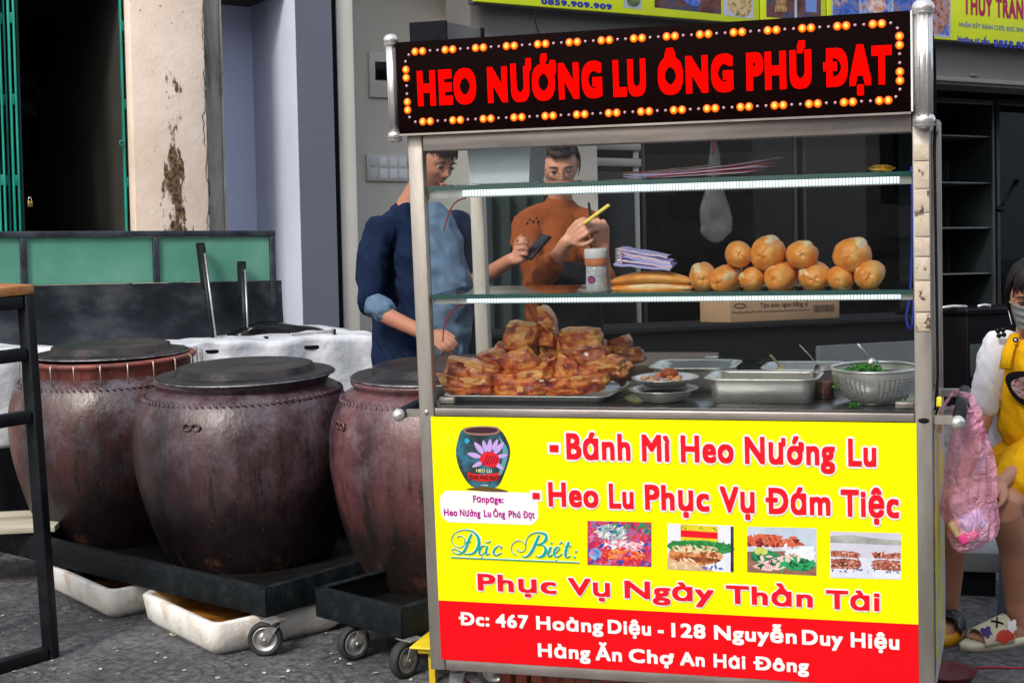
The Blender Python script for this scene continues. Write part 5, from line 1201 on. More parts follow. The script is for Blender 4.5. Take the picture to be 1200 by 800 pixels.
# wooden pallet and bits at the far left
C = at(12, 608, Z=.26); C = V((C.x, C.y, 0))
t = thing('low_wooden_stool', 'low pale wooden slatted stool on the pavement at the left edge', 'stool', C); t.rotation_euler[2] = rad(20)
palew = pm('pale_wood', [(.35, (.30, .27, .20)), (.6, (.52, .48, .38))], scale=6, stretch=(.3, 3, 1), rough=(.6, .8), bump=.2)
for i in range(3): obj('slat', MB().box(-.45, .22, -.17+i*.115, -.065+i*.115, .235, .26, bev=.003), palew, t)
for x in (-.40, .15):
    for y in (-.14, .13): obj('leg', MB().box(x, x+.02, y, y+.02, 0, .2345), steelg, t)
# yellow thing and red crates under the cart
t = thing('plastic_crate', 'red plastic crate with holes, low under the food cart', 'crate', (.32, .40, 0))
redc = pm('red_crate', [(.4, (.32, .05, .03)), (.6, (.45, .10, .05))], scale=12, rough=(.5, .7))
bm = bmesh.new()
mb = MB()
for k in range(9): mb.box(-.20+k*.05, -.165+k*.05, -.14, -.132, .012, .17, bev=.002)
for z in (.006, .06, .115, .172): mb.box(-.205, .245, -.143, -.131, z, z+.012, bev=.002)
obj('crate_front', mb, redc, t); obj('crate_side', MB().box(-.205, -.197, -.130, .14, .004, .18).box(.237, .245, -.130, .14, .004, .18), redc, t); obj('crate_base', MB().box(-.195, .236, -.129, .14, .001, .01), redc, t)
t = dup(t, 'red plastic crate with holes, further right under the food cart', (.86, .42, 0), group='red crates under the cart'); bpy.data.objects['plastic_crate']['group'] = 'red crates under the cart'
C = at(494, 747, Y=.45); t = thing('plastic_tray', 'yellow plastic tray corner sticking out behind the left foot of the cart', 'plastic tray', (C.x+.19, .55, 0))
ym = pm('yellow_plastic', [(.4, (.60, .42, .01)), (.6, (.72, .54, .02))], scale=8, rough=(.4, .5))
obj('tray_body', MB().box(-.20, .2, -.12, .12, .10, .118, bev=.006).box(-.22, .22, -.135, .135, .1185, .126, bev=.004), ym, t)
for x in (-.17, .15):
    for y in (-.1, .08): obj('leg', MB().box(x, x+.02, y, y+.02, 0, .0995), ym, t)
C = at(1096, 812, Z=0)
t = thing('red_basin', 'dark red round basin on the pavement right of the cart foot', 'basin', (C.x+.03, C.y+.06, 0))
obj('basin_shell', MB().lathe([(.001, .002), (.06, .002), (.085, .05), (.092, .055), (.088, .05), (.060, .008), (.001, .007)], 30), pm('dark_red', (.12, .01, .01), rough=(.4, .4)), t)
p = at(1138, 782, Z=.004); q = at(1215, 783, Z=.004)
t = thing('red_string', 'thin red string lying on the pavement in front of the slippers', 'string', p); mb = MB().tube([V((0, 0, 0)), (q-p)*.4+V((0, .01, 0)), (q-p)], .003, n=6); obj('strand', mb, pm('red_string', (.5, .02, .05), rough=(.6, .6)), t)
# ================================================================== BUILDING (house frame)
FB = 4.40            # front of the pillars
def hs(name, mb, mat, kind='structure', par=None):
    o = obj(name, mb, mat, par)
    if not par: o.matrix_world = BM.copy(); tag(o, kind=kind)
    return o
def A_(px, b, y=200): return ab(px, y, b=b).x
def wallthing(name, lab, cat='wall'): return house(name, lab, cat)
CT = 3.6; C0 = -.6
beige = pm('peeling_beige', [(.30, (.50, .34, .24)), (.5, (.62, .46, .35)), (.7, (.68, .53, .42))], scale=2.2, detail=10, rough=(.7, .9), bump=.25, bscale=20)
def mould():
    """wet mould running down the pillar: a stain with its own shape"""
    m = bpy.data.materials.new('mouldy_beige'); m.use_nodes = True; nt = m.node_tree; L = nt.links.new; b = nt.nodes['Principled BSDF']
    tc = _n(nt, 'ShaderNodeTexCoord'); sp = _n(nt, 'ShaderNodeSeparateXYZ'); L(tc.outputs['Object'], sp.inputs[0])
    def N(scale, st, det=10, r=.7):
        mp = _n(nt, 'ShaderNodeMapping'); mp.inputs['Scale'].default_value = st; L(tc.outputs['Object'], mp.inputs[0])
        n = _n(nt, 'ShaderNodeTexNoise'); n.inputs['Scale'].default_value = scale; n.inputs['Detail'].default_value = det; n.inputs['Roughness'].default_value = r; L(mp.outputs[0], n.inputs[0]); return n.outputs[0]
    def mr(i, a, c, x=0, y=1):
        q = _n(nt, 'ShaderNodeMapRange'); q.inputs[1].default_value = a; q.inputs[2].default_value = c; q.inputs[3].default_value = x; q.inputs[4].default_value = y; L(i, q.inputs[0]); return q.outputs[0]
    def op(o, a, c):
        q = _n(nt, 'ShaderNodeMath', operation=o)
        for i, s in enumerate((a, c)):
            if isinstance(s, (int, float)): q.inputs[i].default_value = s
            else: L(s, q.inputs[i])
        return q.outputs[0]
    cr = _n(nt, 'ShaderNodeValToRGB'); e = cr.color_ramp.elements; e[0].position = .3; e[0].color = (.66, .52, .42, 1); e[1].position = .7; e[1].color = (.84, .72, .61, 1); L(N(2.4, (1, 1, 1)), cr.inputs[0])
    cx = ab(206, 200, b=FB).x; zb = ab(206, 200, b=FB).z
    dx = op('ABSOLUTE', op('SUBTRACT', sp.outputs[0], cx), 0)
    # column of mould, denser towards the bottom
    dens = op('ADD', mr(dx, .0, .15, .14, -.20), mr(sp.outputs[2], zb+1.0, zb-.35, -.10, .085))
    f = op('MAXIMUM', mr(op('ADD', N(9, (1.5, 1, .5), 12, .72), dens), .60, .635), 0)
    sc = op('MULTIPLY', mr(N(38, (1, 1, .7), 4, .5), .70, .73), .8)      # scattered chips
    f2 = op('MAXIMUM', f, sc)
    mx = _n(nt, 'ShaderNodeMixRGB'); L(f2, mx.inputs[0]); L(cr.outputs[0], mx.inputs[1]); 
    c2 = _n(nt, 'ShaderNodeValToRGB'); e = c2.color_ramp.elements; e[0].position = .42; e[0].color = (.03, .02, .012, 1); e[1].position = .6; e[1].color = (.20, .12, .05, 1); L(N(40, (1, 1, 1), 3), c2.inputs[0]); L(c2.outputs[0], mx.inputs[2])
    L(mx.outputs[0], b.inputs['Base Color']); b.inputs['Roughness'].default_value = .85
    bp = _n(nt, 'ShaderNodeBump'); bp.inputs['Strength'].default_value = .5; bp.inputs['Distance'].default_value = .01; L(op('SUBTRACT', N(20, (1, 1, 1)), f2), bp.inputs['Height']); L(bp.outputs[0], b.inputs['Normal'])
    return m
oldc = pm('old_concrete', [(.32, (.10, .085, .065)), (.48, (.30, .29, .25)), (.7, (.46, .45, .40))], scale=5, stretch=(2.5, 1, .5), detail=10, rough=(.8, .95), bump=.5, bscale=24)
bluew_ = pm('blue_grey_paint', [(.3, (.50, .53, .66)), (.5, (.55, .59, .73)), (.7, (.60, .63, .77))], scale=1.3, detail=6, rough=(.55, .7))
blue_shaded = pm('blue_grey_shaded', [(.3, (.11, .12, .16)), (.7, (.13, .145, .19))], scale=1.5, rough=(.5, .65))  # same paint as the pillar side, darkened to stand for its shaded front
a157, a245, a262 = A_(157, FB), A_(244, FB), A_(262, FB+.1)
p1 = wallthing('beige_pillar', 'mouldy peeling beige wall pillar beside the green folding gate', 'pillar')
obj('plaster_face', MB().box(a157, a245, FB, FB+.09, C0, CT, bev=.006), mould(), p1)
obj('broken_edge', MB().grid(lambda u, v_: V((a245-.012+.045*u+(.030*nz3((v_*22, 1, 2), 1)+.016*nz3((v_*90, 3, 2), 1))*(1-u), FB-.004+.088*u*u+.006*nz3((u*3, v_*70, 0), 1), C0+(CT-C0)*v_)), 3, 260), pm('broken_edge', [(.35, (.05, .04, .03)), (.6, (.35, .31, .25))], scale=14, rough=(.9, .9), bump=.5), p1)
obj('concrete_strip', MB().box(a245+.002, a262-.006, FB+.0905, FB+.75, C0, CT, bev=.004), oldc, p1)
p2 = wallthing('recessed_wall', 'blue grey painted wall set back between the beige pillar and the next pillar', 'wall')
PB = FB+.10; a350, a392 = A_(350, FB), A_(393, FB)
# depth of the pillar side: its far edge appears at px 300
bS = FB
for i in range(400):
    bS = FB+i*.005
    if ab(300, 200, b=bS).x >= a350: break
obj('wall_face', MB().box(a262-.005, a350, bS, bS+.2, C0, CT), pm('blue_paint', [(.3, (.60, .65, .86)), (.7, (.68, .73, .92))], scale=1.3, rough=(.55, .7)), p2)
obj('white_edge', MB().box(a262-.006, a262+.004, FB+.08, bS-.001, C0, CT), oldc, p2)
p3 = wallthing('grey_pillar', 'square blue grey pillar at the left side of the shop opening', 'pillar')
obj('pillar_front', MB().box(a350+.004, a392, FB, FB+.02, C0, CT), blue_shaded, p3)
obj('pillar_side', MB().box(a350, a392-.002, FB+.0205, bS+.2, C0, CT), bluew_, p3)
obj('pillar_corner', MB().box(a350-.001, a350+.0035, FB-.001, FB+.02, C0, CT), bluew_, p3)
jw = pm('door_jamb_paint', [(.3, (.52, .51, .45)), (.7, (.60, .58, .52))], scale=2, rough=(.5, .7))
a398, a416 = A_(399, FB+.05), A_(418, FB+.05)
p4 = wallthing('door_jamb', 'pale cream door jamb right of the grey pillar at the shop opening', 'door jamb')
obj('jamb_board', MB().box(a398, a416, FB+.05, bS+.3, C0, CT, bev=.004), jw, p4)
obj('jamb_groove', MB().box(a392+.001, a398-.001, FB+.06, FB+.1, C0, CT), blackm, p4)
# interior back wall of the shop (behind the vendors) and the rest of the room
BB = 4.95
intw = pm('interior_wall', [(.3, (.52, .49, .43)), (.5, (.58, .55, .48)), (.7, (.62, .59, .52))], scale=1.2, rough=(.6, .8))
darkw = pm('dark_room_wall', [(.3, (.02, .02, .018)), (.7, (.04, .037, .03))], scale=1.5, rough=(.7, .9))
aL, aR = A_(416, FB+.05)-.01, 12.0
hs('shop_back_wall', MB().box(aL-.02, A_(700, BB), BB, BB+.15, C0, CT), intw)
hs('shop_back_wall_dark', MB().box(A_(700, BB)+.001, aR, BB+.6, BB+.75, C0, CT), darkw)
hs('shop_ceiling', MB().box(aL-.02, aR, FB+.35, BB+1.5, 3.25, 3.4), pm('ceiling', (.5, .49, .46), rough=(.8, .8)))
hs('shop_side_wall', MB().box(aR, aR+.2, FB-.5, BB+1.5, C0, CT), darkw)
hs('shop_far_left_wall', MB().box(a398+.002, aL-.022, bS+.31, BB+.7, C0, CT), intw)
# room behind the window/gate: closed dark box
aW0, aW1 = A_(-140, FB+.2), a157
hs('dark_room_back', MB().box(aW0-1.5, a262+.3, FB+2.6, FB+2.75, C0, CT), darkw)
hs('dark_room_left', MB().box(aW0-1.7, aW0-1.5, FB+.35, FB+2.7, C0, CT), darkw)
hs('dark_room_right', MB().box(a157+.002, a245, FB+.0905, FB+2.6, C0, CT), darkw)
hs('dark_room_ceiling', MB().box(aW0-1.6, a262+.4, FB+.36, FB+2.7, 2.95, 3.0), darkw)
hs('upper_wall', MB().box(aW0-2.5, a350+.0, FB+.12, FB+.35, 2.95, 5.5), bluew_)
hs('left_wall', MB().box(aW0-2.5, A_(-60, FB+.2), FB+.10, FB+.34, C0, 2.95), beige)
hs('window_sill_wall', MB().box(A_(-60, FB+.2), a157-.001, FB+.15, FB+.34, C0, ab(80, 330, b=FB+.2).z), beige)
# ---- green folding gate
gg = pm('gate_green', [(.30, (.0, .12, .085)), (.5, (.0, .27, .19)), (.72, (.02, .36, .27))], scale=9, stretch=(1, 1, .2), rough=(.35, .5), bump=.15, bscale=40)
def gate_leaf(lab, xs, b0, skew=0):
    t = house('folding_gate', lab, 'folding gate')
    for i, px in enumerate(xs):
        a = ab(px, 200, b=b0).x; b = b0+.03*(i % 2)
        # channel strip with long slots: two flanges and crosspieces
        wd = .036
        for s in (0, wd-.010): obj('gate_channel', MB().box(a+s, a+s+.010, b, b+.022, C0+.3, CT-.7, bev=.002), gg, t)
        mb = MB(); z = ab(px, 285, b=b0).z
        while z < 2.9:
            mb.box(a+.0105, a+wd-.0105, b+.002, b+.008, z, z+.055, bev=.001); z += .30 if int(z*10) % 2 else .42
        obj('slot_bridge', mb, gg, t)
    return t
GB = FB+.10
gate_leaf('green folding gate leaf bunched at the left edge of the dark opening', (-16, -9, -2, 5, 15), GB)
gate_leaf('single green gate post with slots at the right side of the dark opening', (146,), GB)
g2 = [o for o in bpy.data.objects if o.name.startswith('folding_gate')][-1]
C = ab(143, 168, b=GB); obj('lock_ring', MB().tube([(C.x+.014*math.cos(i/12*6.283), C.y, C.z+.014*math.sin(i/12*6.283)) for i in range(12)], .004, n=6, closed=True), gg, g2)
g1 = [o for o in bpy.data.objects if o.name.startswith('folding_gate')][0]
a = ab(25, 200, b=GB+.05).x; obj('gate_flat_bar', MB().box(a, a+.012, GB+.06, GB+.09, C0+.3, CT-.7), pm('dark_green', (.0, .05, .04), rough=(.5, .5)), g1)
C = ab(35, 235, b=GB-.01); t = house('padlock', 'small brass padlock hanging on the left gate leaf', 'padlock', loc=C)
obj('lock_body', MB().box(-.012, .012, -.008, .008, -.035, -.004, bev=.002), pm('brass', (.55, .36, .12), rough=(.3, .3), metal=.9), t)
obj('shackle', MB().tube([(.008*math.cos(rad(a_)), 0, -.004+.016*max(0, math.sin(rad(a_)))+(.006 if 0 < a_ < 180 else 0)) for a_ in (0, 30, 60, 90, 120, 150, 180)], .0025, n=6), steelp, t)
# fan and tube light inside
C = ab(45, 110, b=FB+1.6); t = house('wall_fan', 'dark wall fan with wire guard in the unlit room behind the gate', 'fan', loc=C)
dk = pm('fan_dark', (.025, .025, .028), rough=(.4, .4)); mb = MB()
for r_ in (.20, .15, .10, .05): mb.tube([(r_*math.cos(i/30*6.283), -.03, r_*math.sin(i/30*6.283)) for i in range(30)], .0035, n=5, closed=True)
for i in range(16): mb.bar((0, -.03, 0), (.2*math.cos(i*.3927), -.03, .2*math.sin(i*.3927)), .002, n=4)
obj('guard', mb, dk, t); obj('hub', MB().bar((0, -.04, 0), (0, .10, 0), .035), dk, t)
for k in range(3): obj('blade', MB().prism([(math.cos(k*2.094+e)*r_, math.sin(k*2.094+e)*r_) for e, r_ in ((-.1, .03), (-.5, .14), (-.1, .17), (.45, .15), (.3, .03))], -.004, -.001), dk, t)
A = ab(92, 72, b=FB+1.7); B = ab(160, 75, b=FB+1.7); t = house('tube_light', 'unlit fluorescent tube light on the back wall of the dark room', 'light', loc=A)
obj('fitting', MB().box(0, B.x-A.x, .0, .04, -.02, .02, bev=.004), pm('dull_metal', (.10, .11, .13), rough=(.4, .4)), t); obj('tube', MB().bar((.02, -.02, -.012), (B.x-A.x-.02, -.02, -.012), .012), pm('tube_glass', (.16, .18, .22), rough=(.2, .2)), t)
# ---- meter frame and switches on the interior wall
def plate_(nm, lab, cat, x0, y0, x1, y1, m=whitep):
    a = ab(x0, y1, b=BB-.012); b = ab(x1, y0, b=BB-.012); t = house(nm, lab, cat, loc=(a.x, BB-.002, a.z)); w_, h_ = b.x-a.x, b.z-a.z
    obj('plate', MB().box(0, w_, -.018, 0, 0, h_, bev=.003), m, t); return t, w_, h_
grp = pm('grey_plate', [(.4, (.55, .54, .50)), (.6, (.60, .59, .55))], scale=5, rough=(.4, .5))
t, w_, h_ = plate_('breaker_box', 'grey wall box with a dark window, high on the wall left of the lit sign', 'breaker box', 433, 62, 462, 114, grp)
obj('box_window', MB().box(w_*.22, w_*.9, -.024, -.0185, h_*.38, h_*.78, bev=.002), blackg, t)
t, w_, h_ = plate_('switch_plate', 'wall plate with sockets and switches behind the man at the left post', 'switch plate', 430, 182, 478, 212, grp)
for i in range(4):
    for j in range(2):
        o = obj('switch', MB().box(w_*(.06+.235*i), w_*(.06+.235*i+.185), -.0215, -.0182, h_*(.10+.45*j), h_*(.10+.45*j+.36), bev=.002), whitep if i else grp, t)
# ---- fascia beam and sign boards
SBB = FB-.02
z_s = ab(1145, 52, b=SBB).z
fasc = pm('fascia_paint', [(.3, (.12, .115, .115)), (.7, (.17, .16, .16))], scale=1.5, rough=(.5, .65))
beam = wallthing('fascia_beam', 'grey beam across the shop front directly under the yellow signs', 'beam')
zl = ab(1150, 100, b=SBB).z
obj('beam_face', MB().box(ab(556, 10, b=SBB).x, aR, FB+.03, FB+.33, zl, z_s+.9), fasc, beam)
obj('beam_lip', MB().box(ab(1085, 80, b=SBB).x, aR, FB+.005, FB+.029, zl+.02, zl+.05, bev=.002), fasc, beam)
obj('downlight', MB().lathe([(.001, -.006), (.03, -.006), (.035, 0)], 20, M=Matrix.Translation((ab(1146, 87, b=SBB).x, FB+.028, ab(1146, 87, b=SBB).z))), whitep, beam)
ys = pm('sign_yellow', [(.3, (.42, .50, .01)), (.7, (.50, .58, .015))], scale=2, rough=(.4, .5), emit=(.5, .62, .01), estr=.12)
def shop_sign(lab, x0, x1):
    a, b = ab(x0, 20, b=SBB-.08).x, ab(x1, 20, b=SBB-.08).x
    t = house('shop_sign', lab, 'shop sign', loc=(a, SBB-.08, z_s))
    obj('sign_face', MB().box(0, b-a, 0, .02, 0, .85, bev=.003), ys, t); obj('sign_frame', MB().box(0, b-a, .0205, .075, -.012, .86, bev=.003), pm('sign_case', (.07, .07, .08), rough=(.4, .4)), t)
    return t, a, b-a
def spix(x, y): return ab(x, y, b=SBB-.081)
def sflat(nm, t, a, pts, m, d=0):
    P = [spix(x, y) for x, y in pts]; mb = MB().add([(p.x-a, -.0012-d, p.z-z_s) for p in P], [list(range(len(P)))])
    if (mb.v[1]-mb.v[0]).cross(mb.v[2]-mb.v[0]).y > 0: mb.f[0] = mb.f[0][::-1]
    return obj(nm, mb, m, t, fix=False)
def stext(t, a, txt, x0, x1, ytop, yb, m, off=.04, d=.002):
    p, q, r_ = spix(x0, yb), spix(x0, ytop), spix(x1, yb+(x1-x0)*.09)
    o = obj('lettering', word(txt, p.x-a, r_.x-a, p.z-z_s, q.z-p.z, off=off, y=-d, single=False), m, t, fix=False)
navy = pm('print_navy', (.01, .02, .30), rough=(.5, .5)); maroon = pm('print_maroon', (.30, .0, .06), rough=(.5, .5)); slate = pm('print_slate', (.12, .16, .30), rough=(.5, .5))
pblue = pm('print_blue_photo', [(.40, (.02, .06, .32)), (.5, (.06, .14, .50)), (.56, (.20, .10, .08)), (.64, (.35, .30, .40))], scale=14, rough=(.4, .5), dist=1)
pdark = pm('print_dark_photo', [(.40, (.04, .01, .01)), (.5, (.12, .04, .03)), (.6, (.03, .04, .10))], scale=8, rough=(.4, .5))
pfood = pm('print_salad', [(.38, (.03, .14, .02)), (.48, (.42, .26, .12)), (.56, (.55, .42, .25)), (.66, (.08, .25, .05))], scale=22, rough=(.4, .5), dist=1)
pgrey = pm('print_greyblue', [(.4, (.28, .32, .42)), (.6, (.38, .42, .52))], scale=6, rough=(.4, .5))
t, a, L_ = shop_sign('long yellow shop sign with a phone number and photos of dishes, leftmost of the three', 556, 890)
stext(t, a, '0859.909.909', 634, 717, -2, 5, navy, .05)
sflat('photo_print', t, a, [(731, -30), (752, -28), (752, 12), (731, 9)], pgrey); sflat('photo_shape', t, a, smooth_loop([(735, -8), (748, -8), (750, 2), (746, 8), (736, 6)]), pm('print_green_dish', [(.4, (.03, .06, .02)), (.6, (.1, .16, .05))], scale=20), .0003)
sflat('photo_print', t, a, [(767, -60), (845, -52), (845, 17), (767, 9)], pdark); sflat('photo_shape', t, a, smooth_loop([(795, -8), (808, 6), (820, 6), (820, -10)]), pblue, .0003)
sflat('photo_print', t, a, [(848, -30), (883, -26), (883, 23), (848, 18)], pgrey, .0001); sflat('photo_shape', t, a, smooth_loop([(852, 0), (862, -12), (878, -6), (881, 10), (874, 20), (858, 16)]), pfood, .0004)
t, a, L_ = shop_sign('narrow yellow framed shop sign showing a dark restaurant photo, middle of the three', 892, 968)
sflat('photo_print', t, a, [(898, -40), (962, -34), (962, 26), (898, 20)], pdark)
sflat('photo_shape', t, a, [(931, -30), (934, -30), (934, 24), (931, 24)], pgrey, .0003); sflat('photo_shape', t, a, [(944, -20), (957, -19), (957, 15), (944, 14)], pm('print_windowblue', (.12, .22, .55), rough=(.4, .4)), .0003)
sflat('photo_shape', t, a, [(910, -20), (920, -20), (922, 14), (908, 14)], pm('print_table', [(.4, (.15, .06, .02)), (.6, (.4, .25, .10))], scale=30), .0003)
t, a, L_ = shop_sign('yellow shop sign with dish photos and a hotline number, rightmost of the three', 970, 1330)
sflat('photo_print', t, a, [(974, -40), (1114, -25), (1114, 45), (974, 31)], pgrey)
for x0, x1, m in ((976, 1007, pblue), (1009, 1045, pm('print_blue_bowl', [(.45, (.03, .10, .45)), (.55, (.25, .35, .6)), (.6, (.35, .12, .10))], scale=10)), (1047, 1112, pblue)):
    sflat('photo_shape', t, a, [(x0, -30), (x1, -30), (x1, 20+(x1-960)*.145), (x0, 20+(x0-960)*.145)], m, .0004)
sflat('photo_shape', t, a, smooth_loop([(1016, 4), (1027, -6), (1038, 4), (1034, 14), (1020, 14)]), pm('print_bowl', [(.4, (.5, .2, .1)), (.6, (.6, .6, .65))], scale=20), .0007)
sflat('photo_shape', t, a, smooth_loop([(1090, -10), (1110, -5), (1112, 20), (1100, 40), (1090, 30)]), pm('print_tray_food', [(.4, (.05, .02, .03)), (.5, (.40, .16, .06)), (.6, (.25, .2, .4))], scale=20), .0008)
stext(t, a, 'THÚY TRANG', 1129, 1208, -8, 17, maroon, .045)
stext(t, a, 'NHẬN ĐẶT BÁNH CƯỚI, ĐỌC SINH NHẬT', 1124, 1215, 26, 31.5, slate, .02)
stext(t, a, 'Hotline tư vấn:', 1122, 1160, 42, 49.5, navy, .05); stext(t, a, '0859.909.909', 1164, 1228, 46, 55, navy, .05)
# hanging wire under the first sign
P = [ab(628, 12, b=FB-.12), ab(627, 24, b=FB-.12), ab(629, 33, b=FB-.12), ab(632, 41, b=FB-.12)]
t = house('hanging_wire', 'thin dark wire hanging from under the long yellow sign', 'wire', loc=P[0]); obj('strand', MB().tube([p-P[0] for p in P], .004, n=6), blackm, t)

# ---- the other side of the street, behind the photographer: plain shophouses that the glass and steel reflect
R6 = random.Random(9)
for i in range(7):
    x = -20+i*6.2; wm = pm('house_paint_%s' % 'abcdefg'[i], [(.4, tuple(c*.85 for c in ((.30, .28, .24), (.22, .25, .27), (.33, .30, .22), (.20, .20, .20), (.28, .24, .22), (.25, .28, .25), (.3, .3, .3))[i])), (.6, ((.30, .28, .24), (.22, .25, .27), (.33, .30, .22), (.20, .20, .20), (.28, .24, .22), (.25, .28, .25), (.3, .3, .3))[i])], scale=1, rough=(.8, .9))
    t = house('shophouse', ('narrow %s painted shophouse across the street, number %s along the row from the left' % (('cream', 'grey blue', 'sand', 'dark grey', 'brown', 'pale green', 'light grey')[i], ('one', 'two', 'three', 'four', 'five', 'six', 'seven')[i])), 'shophouse', loc=(x, -16, -1.3))
    H = 8.5+R6.uniform(-1, 2.5)
    obj('wall', MB().box(0, 6.1, -6, 0, 0, H), wm, t)
    for fl in range(3):
        for k in range(2 if fl else 1): obj('window' if fl else 'shop_shutter', MB().box(.8+k*2.7 if fl else .5, 2.6+k*2.7 if fl else 5.6, .001, .05, .2+fl*3.0 if not fl else .9+fl*2.9, 2.9 if not fl else 2.4+fl*2.9), pm('dark_window', (.02, .025, .03), rough=(.15, .15)), t)
    obj('awning', MB().box(.1, 6.0, .001, 1.4, 3.05, 3.12), pm('awning_%s' % ('green', 'red', 'blue')[i % 3], ((.03, .12, .07), (.2, .03, .03), (.04, .07, .2))[i % 3], rough=(.7, .7)), t)
# ================================================================== INSIDE THE SHOP
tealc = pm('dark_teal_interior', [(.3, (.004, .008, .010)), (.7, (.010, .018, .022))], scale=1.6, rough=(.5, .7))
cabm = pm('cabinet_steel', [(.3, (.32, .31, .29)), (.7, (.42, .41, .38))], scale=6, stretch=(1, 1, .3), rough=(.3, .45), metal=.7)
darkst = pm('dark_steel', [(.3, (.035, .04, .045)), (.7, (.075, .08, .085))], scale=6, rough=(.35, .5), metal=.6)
shelfst = pm('shelf_steel', [(.3, (.10, .11, .12)), (.7, (.19, .20, .21))], scale=6, rough=(.35, .5), metal=.5)
def cabinet(lab, x0, x1, b, dp, ytop, zlow, fm, shelves, glassy=True, fw=.03, doors=1, yref=200):
    a0, a1 = ab(x0, yref, b=b).x, ab(x1, yref, b=b).x; zt = ab((x0+x1)/2, ytop, b=b).z
    t = house('display_cabinet', lab, 'display cabinet', loc=(a0, b, zlow)); Wd = a1-a0; H = zt-zlow
    for x in (0, Wd-fw): obj('frame_post', MB().box(x, x+fw, 0, fw, 0, H, bev=.003), fm, t)
    for x in (0, Wd-fw): obj('frame_post', MB().box(x, x+fw, dp-fw, dp, 0, H, bev=.003), fm, t)
    for z in (0, H-fw): obj('frame_rail', MB().box(fw+.001, Wd-fw-.001, .001, fw-.001, z, z+fw, bev=.003), fm, t)
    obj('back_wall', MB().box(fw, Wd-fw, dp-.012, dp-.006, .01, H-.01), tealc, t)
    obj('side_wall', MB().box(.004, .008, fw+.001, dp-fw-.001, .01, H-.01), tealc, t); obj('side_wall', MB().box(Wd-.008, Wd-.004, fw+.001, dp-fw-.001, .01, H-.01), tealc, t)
    obj('top_plate', MB().box(.002, Wd-.002, .002, dp-.002, H+.001, H+.012), fm, t)
    for y in shelves:
        z = ab((x0+x1)/2, y, b=b).z-zlow
        if .03 < z < H-.03: obj('shelf', MB().box(fw*.4, Wd-fw*.4, fw+.003, dp-.02, z-.012, z, bev=.002), shelfst, t)
    if glassy:
        for k in range(doors):
            w_ = (Wd-2*fw)/doors
            obj('door_glass', MB().box(fw+w_*k+.003, fw+w_*(k+1)-.003, .010, .014, fw+.003, H-fw-.003), darkglass, t)
    return t, Wd, H
IB = 5.0
t, Wd, H = cabinet('steel framed glass fridge behind the woman, with pale bars across its top', 660, 749, IB, .6, 150, .1, cabm, (300,), fw=.045)
for y in (170, 189):
    z = ab(700, y, b=IB).z-.1; obj('front_bar', MB().box(.0, Wd-.001, -.03, -.002, z-.034, z+.022, bev=.004), cabm, t)
z = ab(700, 225, b=IB).z-.1; obj('dark_panel', MB().box(.05, Wd-.05, -.012, -.002, .1, z+.14, bev=.003), blackg, t)
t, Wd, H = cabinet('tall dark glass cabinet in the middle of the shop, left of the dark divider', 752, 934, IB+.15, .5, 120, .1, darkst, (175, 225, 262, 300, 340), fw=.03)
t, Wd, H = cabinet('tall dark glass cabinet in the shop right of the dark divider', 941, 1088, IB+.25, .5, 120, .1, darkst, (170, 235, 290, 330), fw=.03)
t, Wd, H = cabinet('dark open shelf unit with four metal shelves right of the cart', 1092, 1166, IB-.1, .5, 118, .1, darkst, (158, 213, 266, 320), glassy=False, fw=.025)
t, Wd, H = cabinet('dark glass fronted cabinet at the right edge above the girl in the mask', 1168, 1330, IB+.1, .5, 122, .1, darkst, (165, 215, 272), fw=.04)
# tools standing on that cabinet's shelf
C = ab(1172, 245, b=IB-.05); t = house('black_ladle', 'black handled ladle leaning in the dark shelves above the girl', 'ladle', loc=C)
Q = ab(1192, 212, b=IB-.05)-C; obj('handle', MB().tube([V((0, 0, 0)), Q*.6, Q], [.010, .014, .022], n=8), blackg, t); obj('ladle_cup', MB().ball((0, 0, 0), .04, n=14, sc=(1, .6, .7)), blackg, t)
# dark folded sheet added to fill the dark gap behind the man
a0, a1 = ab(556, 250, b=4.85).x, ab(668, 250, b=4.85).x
t = house('dark_filler', 'dark green folded sheet added to fill the gap behind the man and woman', 'filler sheet', loc=(a0, 4.85, .0)); zc = ab(600, 228, b=4.85).z
obj('cloth', MB().grid(lambda u, v_: V(((a1-a0)*u, .03*math.sin(u*34)+.01*math.sin(u*71), zc*v_)), 90, 6), pm('filler_dark_green', [(.3, (.003, .012, .013)), (.7, (.006, .022, .022))], scale=6, rough=(.7, .9)), t)
# hanging white plastic bag inside
C = ab(836, 160, b=4.75); t = house('hanging_bag', 'thin white plastic bag hanging from a red hook inside the shop', 'plastic bag', loc=C)
bagm = pm('thin_white_plastic', [(.3, (.16, .17, .18)), (.7, (.26, .28, .29))], scale=9, rough=(.3, .5), alpha=.25)
k = 1/pxm(C.x*E1+C.y*E2+C.z*E3)
prof = [(2, -2), (6, -16), (9, -40), (12, -62), (18, -78), (21, -96), (18, -112), (9, -122), (2, -124)]
def f(u, v_):
    i = u*(len(prof)-1); j = min(int(i), len(prof)-2); q = i-j; r = prof[j][0]*(1-q)+prof[j+1][0]*q; z = prof[j][1]*(1-q)+prof[j+1][1]*q
    th = 2*math.pi*v_; w_ = 1+.35*nz3((math.cos(th)*1.5, math.sin(th)*1.5, u*5), 1.4, 3); return V((r*k*math.cos(th)*w_+.004, r*k*.5*math.sin(th)*w_, z*k))
obj('bag_film', MB().grid(f, 40, 40), bagm, t); obj('hook', MB().box(-.02, .0, -.02, -.012, -.12, .12), pm('dark_red_strap', (.14, .01, .01), rough=(.6, .6)), t)
